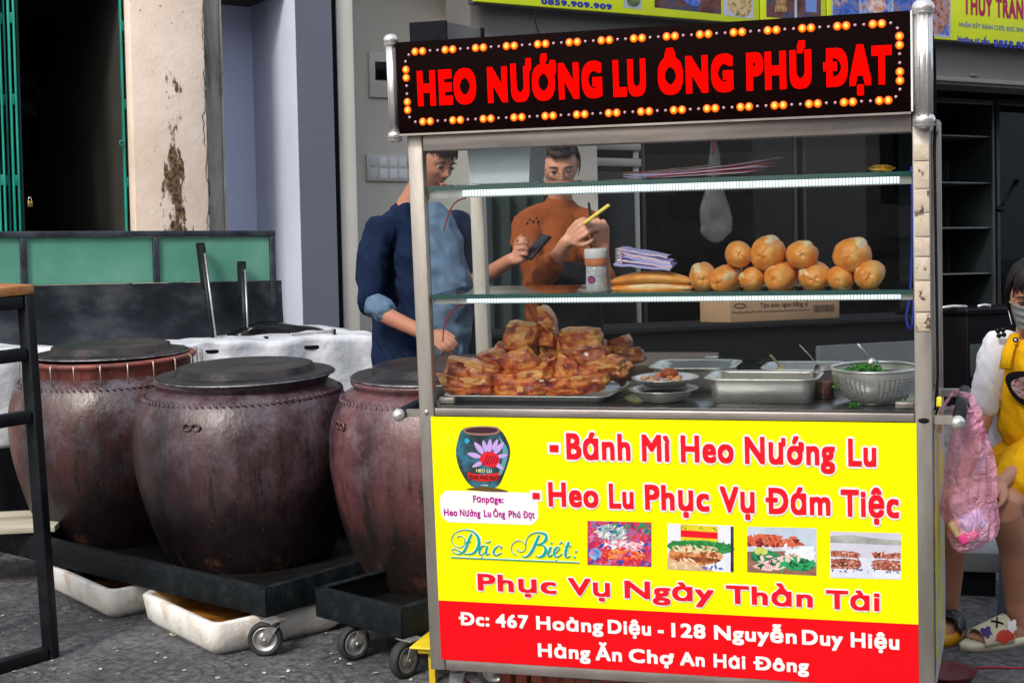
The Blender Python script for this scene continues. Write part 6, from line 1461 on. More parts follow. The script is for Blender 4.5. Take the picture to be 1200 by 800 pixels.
# cardboard box and dark tables behind the case
a = ab(855, 378, b=3.4); b = ab(984, 378, b=3.4); zb = a.z
ct = pm('cardboard', [(.3, (.24, .155, .085)), (.7, (.30, .20, .115))], scale=4, rough=(.8, .9))
t = house('cardboard_box', 'brown cardboard noodle box with wavy line and barcode behind the bread shelf', 'box', loc=(a.x, 3.4, zb)); w_ = b.x-a.x
obj('carton', MB().box(0, w_, 0, .28, 0, .22, bev=.003), ct, t)
bk = pm('box_ink', (.05, .025, .02), rough=(.8, .8))
def z_(y): return ab(900, y, b=3.4).z-zb
obj('lettering', word('Tạo món ngon hằng vị', w_*.27, w_*.70, z_(360.0), z_(354)-z_(360), off=.02, y=-.001), bk, t, fix=False)
obj('wavy_line', MB().tube([(w_*(.02+.70*i/80), -.001, z_(364.5)+.004*math.sin(i*.95)) for i in range(81)], .0022, n=4), bk, t)
obj('emblem', MB().tube([(w_*.09+.045*math.cos(i/20*6.283), -.001, z_(357)+.012*math.sin(i/20*6.283)) for i in range(20)], .003, n=4, closed=True), bk, t)
mb = MB(); x = w_*.755; R3 = random.Random(2)
while x < w_*.95: wd = R3.choice((.002, .004, .006)); mb.box(x, x+wd, -.0015, -.0005, z_(368), z_(359.5)); x += wd+R3.choice((.002, .004))
obj('barcode', mb, bk, t)['kind'] = 'stuff'
a0, a1 = ab(560, 400, b=3.2).x, ab(1400, 400, b=3.2).x
t = house('work_table', 'long black work table inside the shop behind the food cart', 'table', loc=(a0, 3.25, -.15)); zt = zb+.15-.001
obj('table_top', MB().box(0, a1-a0, 0, .75, zt-.03, zt, bev=.004), blackm, t)
obj('table_front', MB().box(0, a1-a0, .03, .06, 0, zt-.031), blackm, t)
lowt = house('pale_panel', 'dull grey metal counter panel seen low through the right of the glass case', 'panel', loc=(ab(960, 430, b=2.75).x, 2.75, -.1))
obj('panel_sheet', MB().box(0, ab(1090, 430, b=2.75).x-ab(960, 430, b=2.75).x, 0, .03, 0, ab(1020, 402, b=2.75).z+.1, bev=.004), pm('grey_counter', [(.3, (.055, .06, .068)), (.7, (.085, .09, .10))], scale=3, rough=(.4, .5)), lowt)
# chopping board table where the man works, beside the cart
cbt = thing('side_table', 'wooden topped side table behind the cart where the man is working', 'table', (.06, .62, 0))
z = at(510, 425, Y=.66).z
obj('table_top', MB().box(-.02, .62, 0, .32, z-.03, z, bev=.004), pm('dark_board', [(.3, (.10, .06, .04)), (.7, (.18, .11, .07))], scale=5, stretch=(.3, 2, 1), rough=(.5, .7)), cbt)
for x in (0, .58):
    for y in (.01, .28): obj('leg', MB().box(x, x+.03, y, y+.03, 0, z-.031), blackp, cbt)
# right side: low black counter, chrome bits, grey box and stool under the girl
C = ab(1090, 420, b=3.3)
t = house('black_counter', 'black glossy counter behind the seated girl at the right', 'counter', loc=(C.x-.02, 2.95, -.15)); zk = ab(1130, 362, b=2.95).z+.15
obj('counter_body', MB().box(0, 2.2, .02, .60, 0, zk-.041, bev=.004), blackg, t); obj('counter_slab', MB().box(-.02, 2.25, 0, .62, zk-.04, zk, bev=.01), blackg, t)
obj('panel_inset', MB().box(.02, .55, .008, .0195, zk-.42, zk-.22, bev=.002), pm('dark_slate', (.03, .038, .04), rough=(.3, .3)), t)
for lab, p, q in (('chrome kitchen tool lying on the black counter beside the cart post', (1102, 352), (1132, 357)), ('short chrome piece lying nearer the girl on the black counter', (1146, 370), (1160, 372))):
    A = ab(*p, b=3.05); B = ab(*q, b=3.05); A.z = B.z = zk-.15; t = house('chrome_tool', lab, 'utensil', loc=(A.x, A.y, A.z+.01)); obj('tool_shaft', MB().tube([V((0, 0, 0)), (B-A)*.5+V((0, 0, .006)), B-A], [.008, .010, .012], n=8), steelp, t)
A = at(1117, 672, Y=1.75); A = V((A.x, A.y, 0)); B = at(1166, 672, Y=1.75)
t = thing('grey_box', 'plain grey box on the floor between the two lower legs of the girl', 'box', A); zz = at(1140, 647, Y=1.75).z; z2 = at(1140, 670, Y=1.75).z
obj('box_body', MB().box(0, B.x-A.x+.03, 0, .25, z2, zz, bev=.004), pm('grey_carton', [(.3, (.16, .17, .18)), (.7, (.22, .23, .24))], scale=5, rough=(.6, .7)), t); obj('box_stand', MB().box(.02, B.x-A.x, .02, .23, 0, z2-.001), blackm, t)
t = thing('blue_stool', 'low dull blue plastic stool under the seated girl at the right edge', 'stool', (1.66, 1.62, 0)); sm_ = pm('stool_blue', [(.3, (.06, .09, .13)), (.7, (.11, .15, .20))], scale=5, rough=(.4, .5))
obj('stool_seat', MB().box(-.12, .22, -.14, .16, .405, .432, bev=.01), sm_, t); obj('stool_apron', MB().box(-.11, .21, -.13, .15, .34, .4045, bev=.004), sm_, t)
for x in (-.12, .18):
    for y in (-.14, .12): obj('leg', MB().rod((x+.02, y+.02, .34), (x*1.15+.02, y*1.15+.02, 0), .035, .035, bev=.004), sm_, t)

# ================================================================== PEOPLE
skin = pm('skin', [(.3, (.34, .14, .085)), (.7, (.42, .19, .12))], scale=12, rough=(.4, .55), spec=.4, sss=.12, bump=.05, bscale=120)  # the man's skin tone lowered, shop shade put into the colour
skin2 = pm('skin_light', [(.3, (.44, .20, .12)), (.7, (.52, .26, .17))], scale=12, rough=(.4, .55), spec=.4, sss=.12)
hair = pm('black_hair', [(.35, (.004, .003, .003)), (.65, (.012, .009, .008))], scale=40, stretch=(1, 1, .1), spec=.25, rough=(.45, .65), bump=.4, bscale=120)
def finish(name, mb, mat, par, vox=.006, smooth=4, disp=None):
    """unite overlapping volumes into ONE continuous surface"""
    me = mesh_of(name, mb, [mat]); fixn(me)
    o = bpy.data.objects.new(name, me); COL.objects.link(o)
    r = o.modifiers.new('r', 'REMESH'); r.mode = 'VOXEL'; r.voxel_size = vox; r.use_smooth_shade = True
    s = o.modifiers.new('s', 'SMOOTH'); s.iterations = smooth; s.factor = .5
    dg = bpy.context.evaluated_depsgraph_get(); m2 = bpy.data.meshes.new_from_object(o.evaluated_get(dg)); o.modifiers.clear(); o.data = m2; bpy.data.meshes.remove(me)
    m2.materials.clear(); m2.materials.append(mat)
    if disp:
        for v in m2.vertices: v.co = disp(v.co)
    m2.polygons.foreach_set('use_smooth', [True]*len(m2.polygons))
    o.name = name; m2.name = name; o.parent = par; return o
def limb(mb, pts, rs, n=16, k=5):
    P = [V(p) for p in pts]; Q = []; Rr = []
    for i in range(len(P)-1):
        a = P[max(i-1, 0)]; b = P[i]; c = P[i+1]; d = P[min(i+2, len(P)-1)]
        for j in range(k):
            t = j/k; q = 0.5*((2*b)+(c-a)*t+(2*a-5*b+4*c-d)*t*t+(3*b-a-3*c+d)*t**3); Q.append(q.lerp(b.lerp(c, t), .45)); Rr.append(rs[i]*(1-t)+rs[i+1]*t)
    Q.append(P[-1]); Rr.append(rs[-1]); mb.tube(Q, Rr, n=n); mb.ball(Q[0], Rr[0]*.99, n=12); mb.ball(Q[-1], Rr[-1]*.99, n=12)
def basis(fwd, up):
    f = V(fwd).normalized(); u = V(up); u = (u-f*u.dot(f)).normalized(); r = f.cross(u); return Matrix(((r.x, f.x, u.x), (r.y, f.y, u.y), (r.z, f.z, u.z)))   # columns: right, forward, up
def head_mesh(mb, c, fwd, up, s=1.0, ears=True):
    """head of height ~.225*s centred at c; local axes right,forward,up"""
    M = basis(fwd, up); c = V(c); n, m = 56, 44; vs = []; fs = []
    def g(x, z, x0, z0, sx, sz): return math.exp(-((x-x0)/sx)**2-((z-z0)/sz)**2)
    for j in range(m+1):
        ph = -math.pi/2+math.pi*j/m
        for i in range(n):
            th = 2*math.pi*i/n
            x = math.cos(ph)*math.cos(th); y = math.cos(ph)*math.sin(th); z = math.sin(ph)
            X = x*.074; Y = y*.092; Z = z*.112
            if Z < 0: X *= 1-.30*(-Z/.112)**1.6; Y *= 1-.12*(-Z/.112)**2 if y > 0 else 1-.35*(-Z/.112)**1.5
            if y > 0:
                Y *= .93
                ax = abs(X)
                Y += .020*g(X, Z, 0, -.022, .011, .014)+.011*g(X, Z, 0, -.002, .008, .020)     # nose
                Y += .006*g(ax, Z, .012, -.026, .007, .008)                                       # nostril wings
                Y -= .010*g(ax, Z, .030, .008, .015, .010)                                        # eye sockets
                Y += .006*g(ax, Z, .030, .026, .022, .008)                                        # brow
                Y += .007*g(ax, Z, .042, -.020, .018, .016)                                       # cheekbones
                Y += .007*g(X, Z, 0, -.052, .022, .006)+.006*g(X, Z, 0, -.062, .018, .006)-.004*g(X, Z, 0, -.057, .022, .0025)
                Y += .009*g(X, Z, 0, -.092, .020, .014)                                           # chin
            vs.append(c+M @ V((X, Y, Z))*s)
    for j in range(m):
        for i in range(n): fs.append([j*n+i, j*n+(i+1) % n, (j+1)*n+(i+1) % n, (j+1)*n+i])
    mb.add(vs, fs, 0, True)
    if ears:
        for e in (-1, 1):
            mb.tube([c+M @ V((e*(.074+.008*math.sin(a_)), -.008+.016*math.cos(a_)*-1, -.004+.030*math.sin(a_+.0)*1))*s for a_ in [k*.5 for k in range(12)]], .006*s, n=6, closed=True)
            mb.ball(c+M @ V((e*.074, -.006, -.006))*s, .016*s, n=10, sc=(.6, .8, 1.2))
    return M
def face_bits(par, c, M, s, glasses=False, mouth=True):
    c = V(c)
    we = pm('eye_white', (.55, .50, .48), rough=(.2, .2)); ir = pm('iris', (.015, .008, .005), rough=(.1, .1)); br = pm('brow', (.02, .012, .01), rough=(.7, .7)); lip = pm('lip', (.42, .12, .10), rough=(.4, .4)); 
    for e in (-1, 1):
        o = obj('eye', MB().ball(c+M @ V((e*.031, .0745, .006))*s, .0110*s, n=12, sc=(1, .8, .38)), we, par); obj('iris', MB().ball(c+M @ V((e*.031, .0825, .0035))*s, .0050*s, n=10), ir, o)
        obj('eyelid', MB().tube([c+M @ V((e*.031+q*.013, .0845-.004*q*q, .0105-.003*q*q))*s for q in (-1, -.5, 0, .5, 1)], .0022*s, n=6), br, par)
        obj('eyebrow', MB().tube([c+M @ V((e*(.031+q*.018), .088-.006*abs(q+.2), .026+.003*(1-q*q)))*s for q in (-1, -.5, 0, .5, 1)], [.001*s, .003*s, .0032*s, .0028*s, .001*s], n=6), br, par)
    if mouth: obj('mouth', MB().tube([c+M @ V((q*.021, .0985-.010*q*q, -.0565))*s for q in (-1, -.5, 0, .5, 1)], [.001*s, .0045*s, .006*s, .0045*s, .001*s], n=8), lip, par)
    if glasses:
        gm_ = pm('glasses_rim', (.10, .09, .09), rough=(.3, .3), metal=.8); mb = MB()
        for e in (-1, 1):
            mb.tube([c+M @ V((e*.033+.023*math.cos(a_/16*6.283), .102, .002+.019*math.sin(a_/16*6.283)))*s for a_ in range(16)], .0014*s, n=5, closed=True); mb.tube([c+M @ V((e*.056, .100, .006))*s, c+M @ V((e*.078, .0, .008))*s], .0014*s, n=5)
        mb.tube([c+M @ V((-.010, .102, .006))*s, c+M @ V((0, .104, .009))*s, c+M @ V((.010, .102, .006))*s], .0014*s, n=5); obj('glasses', mb, gm_, par)
def hair_cap(par, c, M, s, style, mat_=hair):
    """a cap of hair with locks; style: short | bun | fringe"""
    c = V(c); mb = MB(); n, m = 48, 28; vs = []; fs = []
    for j in range(m+1):
        ph = -math.pi/2*.55+(math.pi/2*1.55)*j/m
        for i in range(n):
            th = 2*math.pi*i/n; x = math.cos(ph)*math.cos(th); y = math.cos(ph)*math.sin(th); z = math.sin(ph)
            lo = {'short': .42 if y > .25 else (-.10 if y > -.2 else -.55), 'bun': .50 if y > .2 else (-.0 if y > -.2 else -.5), 'fringe': .46 if y > .35 else -.5}[style]
            zz = max(z, lo+.05*math.sin(th*9)); sc = 1 if z >= lo else .9
            r_ = 1.12+.03*nz3((x*3, y*3, z*3), 1.5, 2); vs.append(c+M @ V((x*.074*r_*sc*(1.02), y*.092*r_*sc-.006, zz*.112*r_+.006))*s)
    for j in range(m):
        for i in range(n): fs.append([j*n+i, j*n+(i+1) % n, (j+1)*n+(i+1) % n, (j+1)*n+i])
    mb.add(vs, fs, 0, True)
    R4 = random.Random(4)
    for k in range(90 if style != 'bun' else 50):      # locks following the skull
        th = R4.uniform(0, 6.283); y = math.sin(th)
        end = {'short': .30 if y > .3 else -.25, 'bun': .70 if y > .45 else -.45, 'fringe': (.12+.4*R4.random()) if y > .3 else -.55}[style]
        P = []
        for q in range(6):
            e = 1.25-(1.25-math.asin(max(-1, min(1, end))))*q/5; t2 = th+.12*q/5*R4.uniform(-1, 1)
            P.append(c+M @ V((math.cos(e)*math.cos(t2)*.074*1.15, math.cos(e)*math.sin(t2)*.092*1.15-.004, math.sin(e)*.112*1.13+.006))*s)
        mb.tube(P, [.003*s, .006*s, .006*s, .005*s, .0035*s, .001*s], n=5)
    if style == 'bun': mb.ball(c+M @ V((.0, -.105, .04))*s, .038*s, n=16)
    return obj('hair', mb, mat_, par)
def hand(mb, wrist, d, nrm, L=.17, curl=.5, side=1, spread=.10, thumb=.8):
    """palm and five separate fingers. d: pointing direction, nrm: back of the hand, side: +1 thumb on the right of d seen from the back"""
    d = V(d).normalized(); nrm = V(nrm); nrm = (nrm-d*nrm.dot(d)).normalized(); r = d.cross(nrm)*side; w_ = V(wrist)
    for q in (-1, -.33, .33, 1): limb(mb, [w_+r*.010*q, w_+d*L*.26+r*.024*q, w_+d*L*.50+r*.031*q], [.014, .013, .0105], n=10, k=3)
    for i, (q, l) in enumerate(((.95, .88), (.34, 1.0), (-.30, .93), (-.92, .72))):
        p = w_+d*L*.50+r*.031*q; ln = L*.48*l; dr = (d+r*spread*q).normalized(); P = [p]; a_ = curl*.6*(1+.12*i)
        for seg, fr in enumerate((.42, .32, .26)):
            dd = dr*math.cos(a_)-nrm*math.sin(a_); P.append(P[-1]+dd*ln*fr); a_ += curl*(.95+.1*i)
        limb(mb, P, [.0095, .0088, .0080, .0066], n=10, k=3)
    p = w_+d*L*.14+r*.024; q1 = p+(d*.55+r*.75-nrm*.35*thumb).normalized()*L*.20; q2 = q1+(d*.85+r*.25-nrm*.5*thumb).normalized()*L*.16; q3 = q2+(d*.9-nrm*.4*thumb).normalized()*L*.13
    limb(mb, [p, q1, q2, q3], [.013, .0115, .0098, .0075], n=10, k=3)

# ---- the man in the navy jacket behind the left post
man = thing('person', 'man in dark navy shirt over pale blue tee looking down at a phone', 'person', (at(490, 430, Y=1.93).x, 1.93, 0))
def mk(par, dy=0.0):
    o = par.location.copy(); return lambda x, y, Y: at(x, y, Y=Y+dy)-o
m_ = mk(man, .76)
hc = m_(507, 190, 1.13); hf = V((.80, -.42, -.36)); body = MB(); Mh = head_mesh(body, hc, hf, (0.25, 0, 1), 1.02)
sh_n, sh_f = m_(446, 270, .98), m_(512, 264, 1.30); neck = m_(481, 240, 1.13); hip = m_(490, 430, 1.16)
limb(body, [m_(478, 245, 1.14), hc+V((-.03, .01, -.06))], [.055, .052])
limb(body, [neck+V((0, 0, -.06)), m_(490, 320, 1.14), hip], [.085, .10, .10])
el_n, wr_n = m_(434, 355, .93), m_(500, 392, .80); limb(body, [sh_n, el_n, wr_n], [.045, .038, .027]); hand(body, wr_n, m_(527, 402, .74)-wr_n, (.1, -.6, .8), L=.17, curl=.7, side=-1)
el_f, wr_f = m_(545, 332, 1.22), m_(600, 304, 1.00); limb(body, [sh_f, el_f, wr_f], [.045, .038, .026]); hand(body, wr_f, m_(624, 290, .96)-wr_f, (-.2, .75, -.5), L=.16, curl=.95, side=1)
finish('body', body, skin, man, .005, 3)
face_bits(man, hc, Mh, 1.02); hair_cap(man, hc, Mh, 1.02, 'short')
navyc = pm('navy_cloth', [(.3, (.003, .009, .030)), (.7, (.007, .018, .052))], scale=5, rough=(.8, .9), bump=.2, bscale=90, spec=.15); palebl = pm('pale_blue_cloth', [(.3, (.07, .12, .19)), (.7, (.12, .18, .27))], scale=5, rough=(.8, .9), bump=.2, bscale=60, spec=.15)  # cloth darkened to stand in for the shade inside the shop
fold = lambda s, a: (lambda p: p+V((nz3(p, s, 1), nz3(p, s, 2), nz3(p, s, 3)))*a+V((nz3((p.x+p.z*.6, p.y, p.z*.35), 32, 4), nz3((p.x+p.z*.6, p.y, p.z*.35), 32, 5), 0))*.009)
tee = MB(); limb(tee, [m_(508, 262, 1.12), m_(518, 330, 1.10), m_(516, 415, 1.12)], [.09, .12, .12]); finish('t_shirt', tee, palebl, man, .007, 3, fold(14, .014))
jk = MB(); limb(jk, [neck+V((-.02, .02, -.05)), m_(476, 300, 1.17), m_(480, 360, 1.18), m_(480, 445, 1.18)], [.085, .145, .15, .155])
limb(jk, [neck+V((-.01, 0, -.055)), sh_n], [.066, .058]); limb(jk, [neck+V((0, 0, -.055)), sh_f], [.066, .058])
limb(jk, [sh_n, m_(436, 312, .95), el_n+V((.0, 0, .004))], [.062, .060, .054]); limb(jk, [sh_f, el_f.lerp(sh_f, .2)], [.07, .062]); limb(jk, [m_(535, 262, 1.22), m_(546, 330, 1.24), m_(545, 400, 1.24)], [.06, .07, .07]); limb(jk, [m_(476, 250, 1.04), m_(484, 330, 1.02), m_(486, 420, 1.04)], [.05, .07, .07])
limb(jk, [neck+V((-.015, .035, .0)), neck+V((-.01, .03, -.06))], [.056, .075])
finish('shirt', jk, navyc, man, .007, 3, fold(11, .018))
cf = MB(); d_ = (wr_n-el_n); limb(cf, [el_n+d_*.05, el_n+d_*.26], [.052, .050]); finish('rolled_cuff', cf, palebl, man, .007, 1, fold(30, .006))
tr = MB()
for s in (-1, 1): limb(tr, [hip+V((s*.07, .02*s, 0)), hip+V((s*.09, -.02, -.42)), V((s*.10, .04, .05))], [.115, .085, .06])
finish('trousers', tr, pm('black_cloth', (.012, .013, .018), rough=(.9, .9), spec=.1), man, .011, 2)
for s in (-1, 1): obj('shoe', MB().ball((s*.10, -.01, .035), .05, n=16, sc=(.85, 2.1, .7)), blackm, man)
ph = thing('phone', 'black phone tilted in the raised hand of the man', 'phone', at(627, 287, Y=1.70))
pA = at(617, 303, Y=1.69); pB = at(641, 276, Y=1.75); d_ = pB-pA
obj('phone_body', local(MB().rod(pA, pB, .012, .070, bev=.003, up=V((-.35, .8, .35))), ph), blackg, ph)
# ---- the woman in the orange brown tee
wom = thing('person', 'woman in glasses and orange brown tee holding a yellow phone', 'person', (at(655, 400, Y=2.23).x, 2.23, 0))
w_k = mk(wom, .45); hc = w_k(656, 193, 1.70); hf = V((.30, -.86, -.42)); body = MB(); Mh = head_mesh(body, hc, hf, (0, 0, 1), .98)
sR, sL = w_k(615, 262, 1.66), w_k(688, 262, 1.78); neck = w_k(655, 232, 1.76); hip = w_k(655, 400, 1.78)
limb(body, [neck+V((0, .01, -.02)), hc+V((0, .02, -.05))], [.05, .05]); limb(body, [neck+V((0, 0, -.08)), w_k(655, 320, 1.79), hip], [.06, .075, .09])
eR, wR = w_k(628, 335, 1.50), w_k(664, 283, 1.38); limb(body, [sR, eR, wR], [.034, .034, .026]); hand(body, wR, w_k(692, 258, 1.36)-wR, (.1, -.9, .3), L=.165, curl=.75, side=1)
eL, wL = w_k(706, 335, 1.62), w_k(706, 292, 1.44); limb(body, [sL, eL, wL], [.034, .034, .026]); hand(body, wL, w_k(702, 262, 1.41)-wL, (.4, -.6, .4), L=.165, curl=.8, side=-1)
finish('body', body, skin2, wom, .005, 3); face_bits(wom, hc, Mh, .98, glasses=True); hair_cap(wom, hc, Mh, .98, 'bun')
orange = pm('orange_brown_cloth', [(.3, (.15, .036, .009)), (.7, (.22, .058, .015))], scale=4, rough=(.8, .9), bump=.2, bscale=80, spec=.15)  # shirt colour darkened as well, shop shade painted in
ts = MB(); limb(ts, [neck+V((0, 0, -.06)), w_k(650, 295, 1.73), w_k(652, 350, 1.76), w_k(655, 400, 1.78)], [.08, .12, .125, .13]); limb(ts, [sR, eR.lerp(sR, .06)], [.058, .054]); limb(ts, [sL, eL.lerp(sL, .06)], [.058, .054])
limb(ts, [eR, eR.lerp(wR, .55)], [.056, .048]); limb(ts, [neck+V((0, 0, -.06)), sR], [.065, .056]); limb(ts, [neck+V((0, 0, -.06)), sL], [.065, .056])
finish('t_shirt', ts, orange, wom, .007, 3, fold(11, .018))
mb = MB()
for k, (x, y) in enumerate(((618, 262), (621, 258), (625, 260), (629, 256), (631, 260))): mb.box(*(lambda p: (p.x-.004, p.x+.004, p.y-.002, p.y+.002, p.z-.005+.003*(k % 2), p.z+.005))(w_k(x, y, 1.553)))
obj('shirt_print', mb, blackm, wom)
ap_ = MB(); limb(ap_, [w_k(668, 340, 1.66), w_k(668, 420, 1.66)], [.125, .14]); finish('apron', ap_, pm('dark_apron', (.006, .007, .010), rough=(.9, .9), spec=.1), wom, .01, 2, fold(9, .015))
obj('apron_strap', MB().tube([w_k(690, 238, 1.60), w_k(694, 270, 1.58), w_k(690, 330, 1.60)], .012, n=8, flat=.4), blackm, wom)
tr = MB()
for s in (-1, 1): limb(tr, [hip+V((s*.08, 0, -.02)), V((s*.09, 0, .45)), V((s*.10, 0, .08))], [.12, .08, .055])
finish('trousers', tr, MT['black_cloth'], wom, .012, 2)
for s in (-1, 1): obj('shoe', MB().ball((s*.10, -.03, .035), .048, n=16, sc=(.85, 2.1, .7)), blackm, wom)
ph = thing('phone', 'yellow cased phone held up by the woman in glasses', 'phone', at(702, 250, Y=1.78)); 
yc = pm('yellow_case', (.55, .45, .05), rough=(.4, .4)); pA = at(684, 262, Y=1.78); pB = at(714, 240, Y=1.81)
obj('phone_body', local(MB().rod(pA, pB, .012, .072, bev=.004, up=Fw+V((.25, 0, .25))), ph), yc, ph)
# ---- the seated girl in the yellow apron
girl = thing('person', 'seated girl in grey face mask, white tee and yellow apron at the right edge', 'person', (1.66, 1.50, 0))
g_ = mk(girl); hc = g_(1211, 348, 1.30); hf = V((-.05, -.93, -.20)); body = MB(); Mh = head_mesh(body, hc, hf, (-.05, 0, 1), 1.0)
neck = g_(1206, 402, 1.38); sR = g_(1170, 404, 1.36); sL = g_(1250, 404, 1.40); hip = g_(1212, 545, 1.52)
limb(body, [neck, hc+V((0, .02, -.05))], [.048, .048]); limb(body, [neck+V((0, 0, -.05)), g_(1208, 480, 1.42), hip], [.08, .11, .13])
eR, wR = g_(1150, 492, 1.28), g_(1128, 560, 1.12); limb(body, [sR, eR, wR], [.040, .034, .024]); hand(body, wR, g_(1122, 592, 1.06)-wR, (-.6, -.6, 0), L=.15, curl=.5, side=1)
eL, wL = g_(1232, 512, 1.18), g_(1176, 564, 1.02); limb(body, [sL, eL, wL], [.040, .036, .024]); hand(body, wL, g_(1156, 576, .98)-wL, (-.1, -.5, .8), L=.15, curl=.35, side=-1)
# near leg: thigh forward, knee, shin down to the right, foot pointing left
kR, aR_ = g_(1176, 590, 1.02), g_(1190, 703, 1.20); limb(body, [hip+V((-.02, 0, -.02)), g_(1205, 572, 1.25), kR, g_(1189, 640, 1.13), aR_], [.088, .076, .054, .053, .033])
ft = at(1150, 748, Z=.03)-girl.location; fh = at(1194, 738, Z=.04)-girl.location
limb(body, [aR_, fh+V((0, 0, .02))], [.034, .034]); limb(body, [fh, fh.lerp(ft, .55)+V((0, 0, .012)), fh.lerp(ft, .85)], [.033, .034, .028])
fd = (ft-fh); fd.z = 0; fd.normalize(); fs_ = V((-fd.y, fd.x, 0))
for i, q in enumerate((-1.0, -.5, 0, .5, 1.0)): 
    p = fh.lerp(ft, .85)+fs_*q*.026; limb(body, [p, p+fd*(.030-.004*abs(q-(-1))*1.2)+V((0, 0, .004)), p+fd*(.046-.007*(q+1))], [.012, .0105, .0085-.001*i*.5], n=10, k=3)
# far leg
k2, a2 = g_(1117, 590, 1.16), g_(1112, 712, 1.28); limb(body, [hip+V((-.03, .02, -.02)), g_(1160, 575, 1.34), k2, g_(1115, 645, 1.24), a2], [.085, .072, .050, .048, .031])
f2 = at(1108, 742, Z=.03)-girl.location; h2 = at(1117, 722, Z=.05)-girl.location; limb(body, [a2, h2], [.032, .034]); limb(body, [h2, f2], [.034, .030])
finish('body', body, skin2, girl, .005, 2); face_bits(girl, hc, Mh, 1.0, mouth=False); hair_cap(girl, hc, Mh, 1.0, 'fringe')
# long hair at the side of the face
mb = MB(); R5 = random.Random(8)
for k in range(40):
    a_ = rad(R5.uniform(160, 215)); x = math.cos(a_)*.083; y = math.sin(a_)*.085; mb.tube([hc+Mh @ V((x*.9, y+.02, .06)), hc+Mh @ V((x*1.06, y+.01, .0)), hc+Mh @ V((x*(1.0+.1*R5.random()), y-.03, -.06-.02*R5.random()))], [.006, .006, .001], n=5)
obj('side_hair', mb, hair, girl)
# mask
maskm = pm('grey_mask', [(.3, (.17, .19, .185)), (.7, (.22, .24, .235))], scale=20, rough=(.7, .8))
def f(u, v_):
    a_ = rad(90+72*(u*2-1)); z = .0-.088*v_; pleat = .003*math.sin(v_*22); x = -math.cos(a_)*.074*(1-.22*v_*v_); y = math.sin(a_)*.100*(1-.08*v_)+.014*math.exp(-((u-.5)/.16)**2)*(1-.35*abs(v_-.35)*2)+pleat*math.sin(u*math.pi)
    return hc+Mh @ V((x, y, z))
o = obj('face_mask', MB().grid(f, 30, 26), maskm, girl); o.modifiers.new('t', 'SOLIDIFY').thickness = .002
for e in (-1, 1):
    for z in (-.004, -.080): obj('mask_loop', MB().tube([hc+Mh @ V((e*.071, .030, z)), hc+Mh @ V((e*.082, -.002, z*.35-.006))], .0013, n=5), whitep, girl)
whitec = pm('white_cloth', [(.3, (.60, .60, .64)), (.7, (.72, .72, .75))], scale=5, rough=(.8, .9), bump=.25, bscale=50, spec=.2); yelc = pm('yellow_cloth', [(.3, (.72, .36, .0)), (.7, (.80, .44, .005))], scale=5, rough=(.8, .9), bump=.2, bscale=60, spec=.15)
ts = MB(); limb(ts, [neck+V((0, .01, -.06)), g_(1208, 470, 1.42), g_(1210, 520, 1.48)], [.085, .135, .14]); limb(ts, [neck+V((0, .01, -.05)), sR, eR.lerp(sR, .5), eR.lerp(sR, .2)], [.07, .054, .056, .050]); limb(ts, [neck+V((0, .01, -.05)), sL, eL.lerp(sL, .2)], [.07, .054, .054])
finish('t_shirt', ts, whitec, girl, .007, 4, fold(13, .004))
apn = MB(); limb(apn, [g_(1212, 425, 1.285), g_(1210, 470, 1.28), g_(1208, 500, 1.30)], [.085, .100, .105]); finish('apron_bib', apn, yelc, girl, .008, 3, fold(10, .010))
sk = MB(); limb(sk, [hip+V((0, 0, .06)), hip+V((0, -.05, 0))], [.15, .16]); limb(sk, [hip, g_(1222, 540, 1.25), g_(1196, 560, 1.10)], [.145, .125, .085]); limb(sk, [hip+V((-.03, 0, 0)), g_(1188, 545, 1.30)], [.12, .085])
finish('apron_skirt', sk, yelc, girl, .009, 3, fold(9, .022))
for p, q in (((1190, 392), (1178, 432)), ((1232, 392), (1240, 432))): obj('apron_strap', MB().tube([g_(*p, 1.30), g_((p[0]+q[0])/2-3, (p[1]+q[1])/2, 1.24), g_(*q, 1.215)], .020, n=8, flat=.35), yelc, girl)
def puff(x, y, r, Y, m, nm, sc=(1, .3, 1)): obj(nm, MB().ball(g_(x, y, Y), r, n=14, sc=sc), m, girl)
mb = MB(); c_ = g_(1173, 390, 1.285)
for k in range(4):
    a_ = rad(45+90*k)+.2; mb.ball(c_+V((math.cos(a_)*.011, 0, math.sin(a_)*.011)), .0085, n=10, sc=(1, .5, 1))
obj('flower_brooch', mb, blackg, girl); puff(1173, 390, .004, 1.276, whitep, 'brooch_pearl', (1, 1, 1))
puff(1190, 398, .009, 1.235, blackg, 'apron_button'); puff(1190, 398, .004, 1.231, whitep, 'button_centre')
# emblem on the bib: a dark oval badge with pale and red patches
def badge(pts, m, Y, nm):
    P = [g_(x, y, Y) for x, y in pts]; mb = MB().add([p for p in P]+[p+V((0, .004, 0)) for p in P], [list(range(len(P))), [len(P)+i for i in range(len(P))][::-1]]+[[i, (i+1) % len(P), len(P)+(i+1) % len(P), len(P)+i] for i in range(len(P))]); obj(nm, mb, m, girl)
badge(smooth_loop([(1178, 445), (1186, 436), (1208, 436), (1230, 446), (1226, 470), (1205, 476), (1188, 466)]), blackm, 1.170, 'bib_badge')
badge(smooth_loop([(1185, 448), (1200, 442), (1220, 448), (1218, 462), (1204, 469), (1190, 461)]), pm('badge_print', [(.38, (.02, .015, .02)), (.47, (.30, .05, .06)), (.53, (.5, .40, .38)), (.6, (.10, .05, .06)), (.68, (.55, .5, .48))], scale=38, rough=(.7, .8), dist=1.5), 1.166, 'badge_patch')
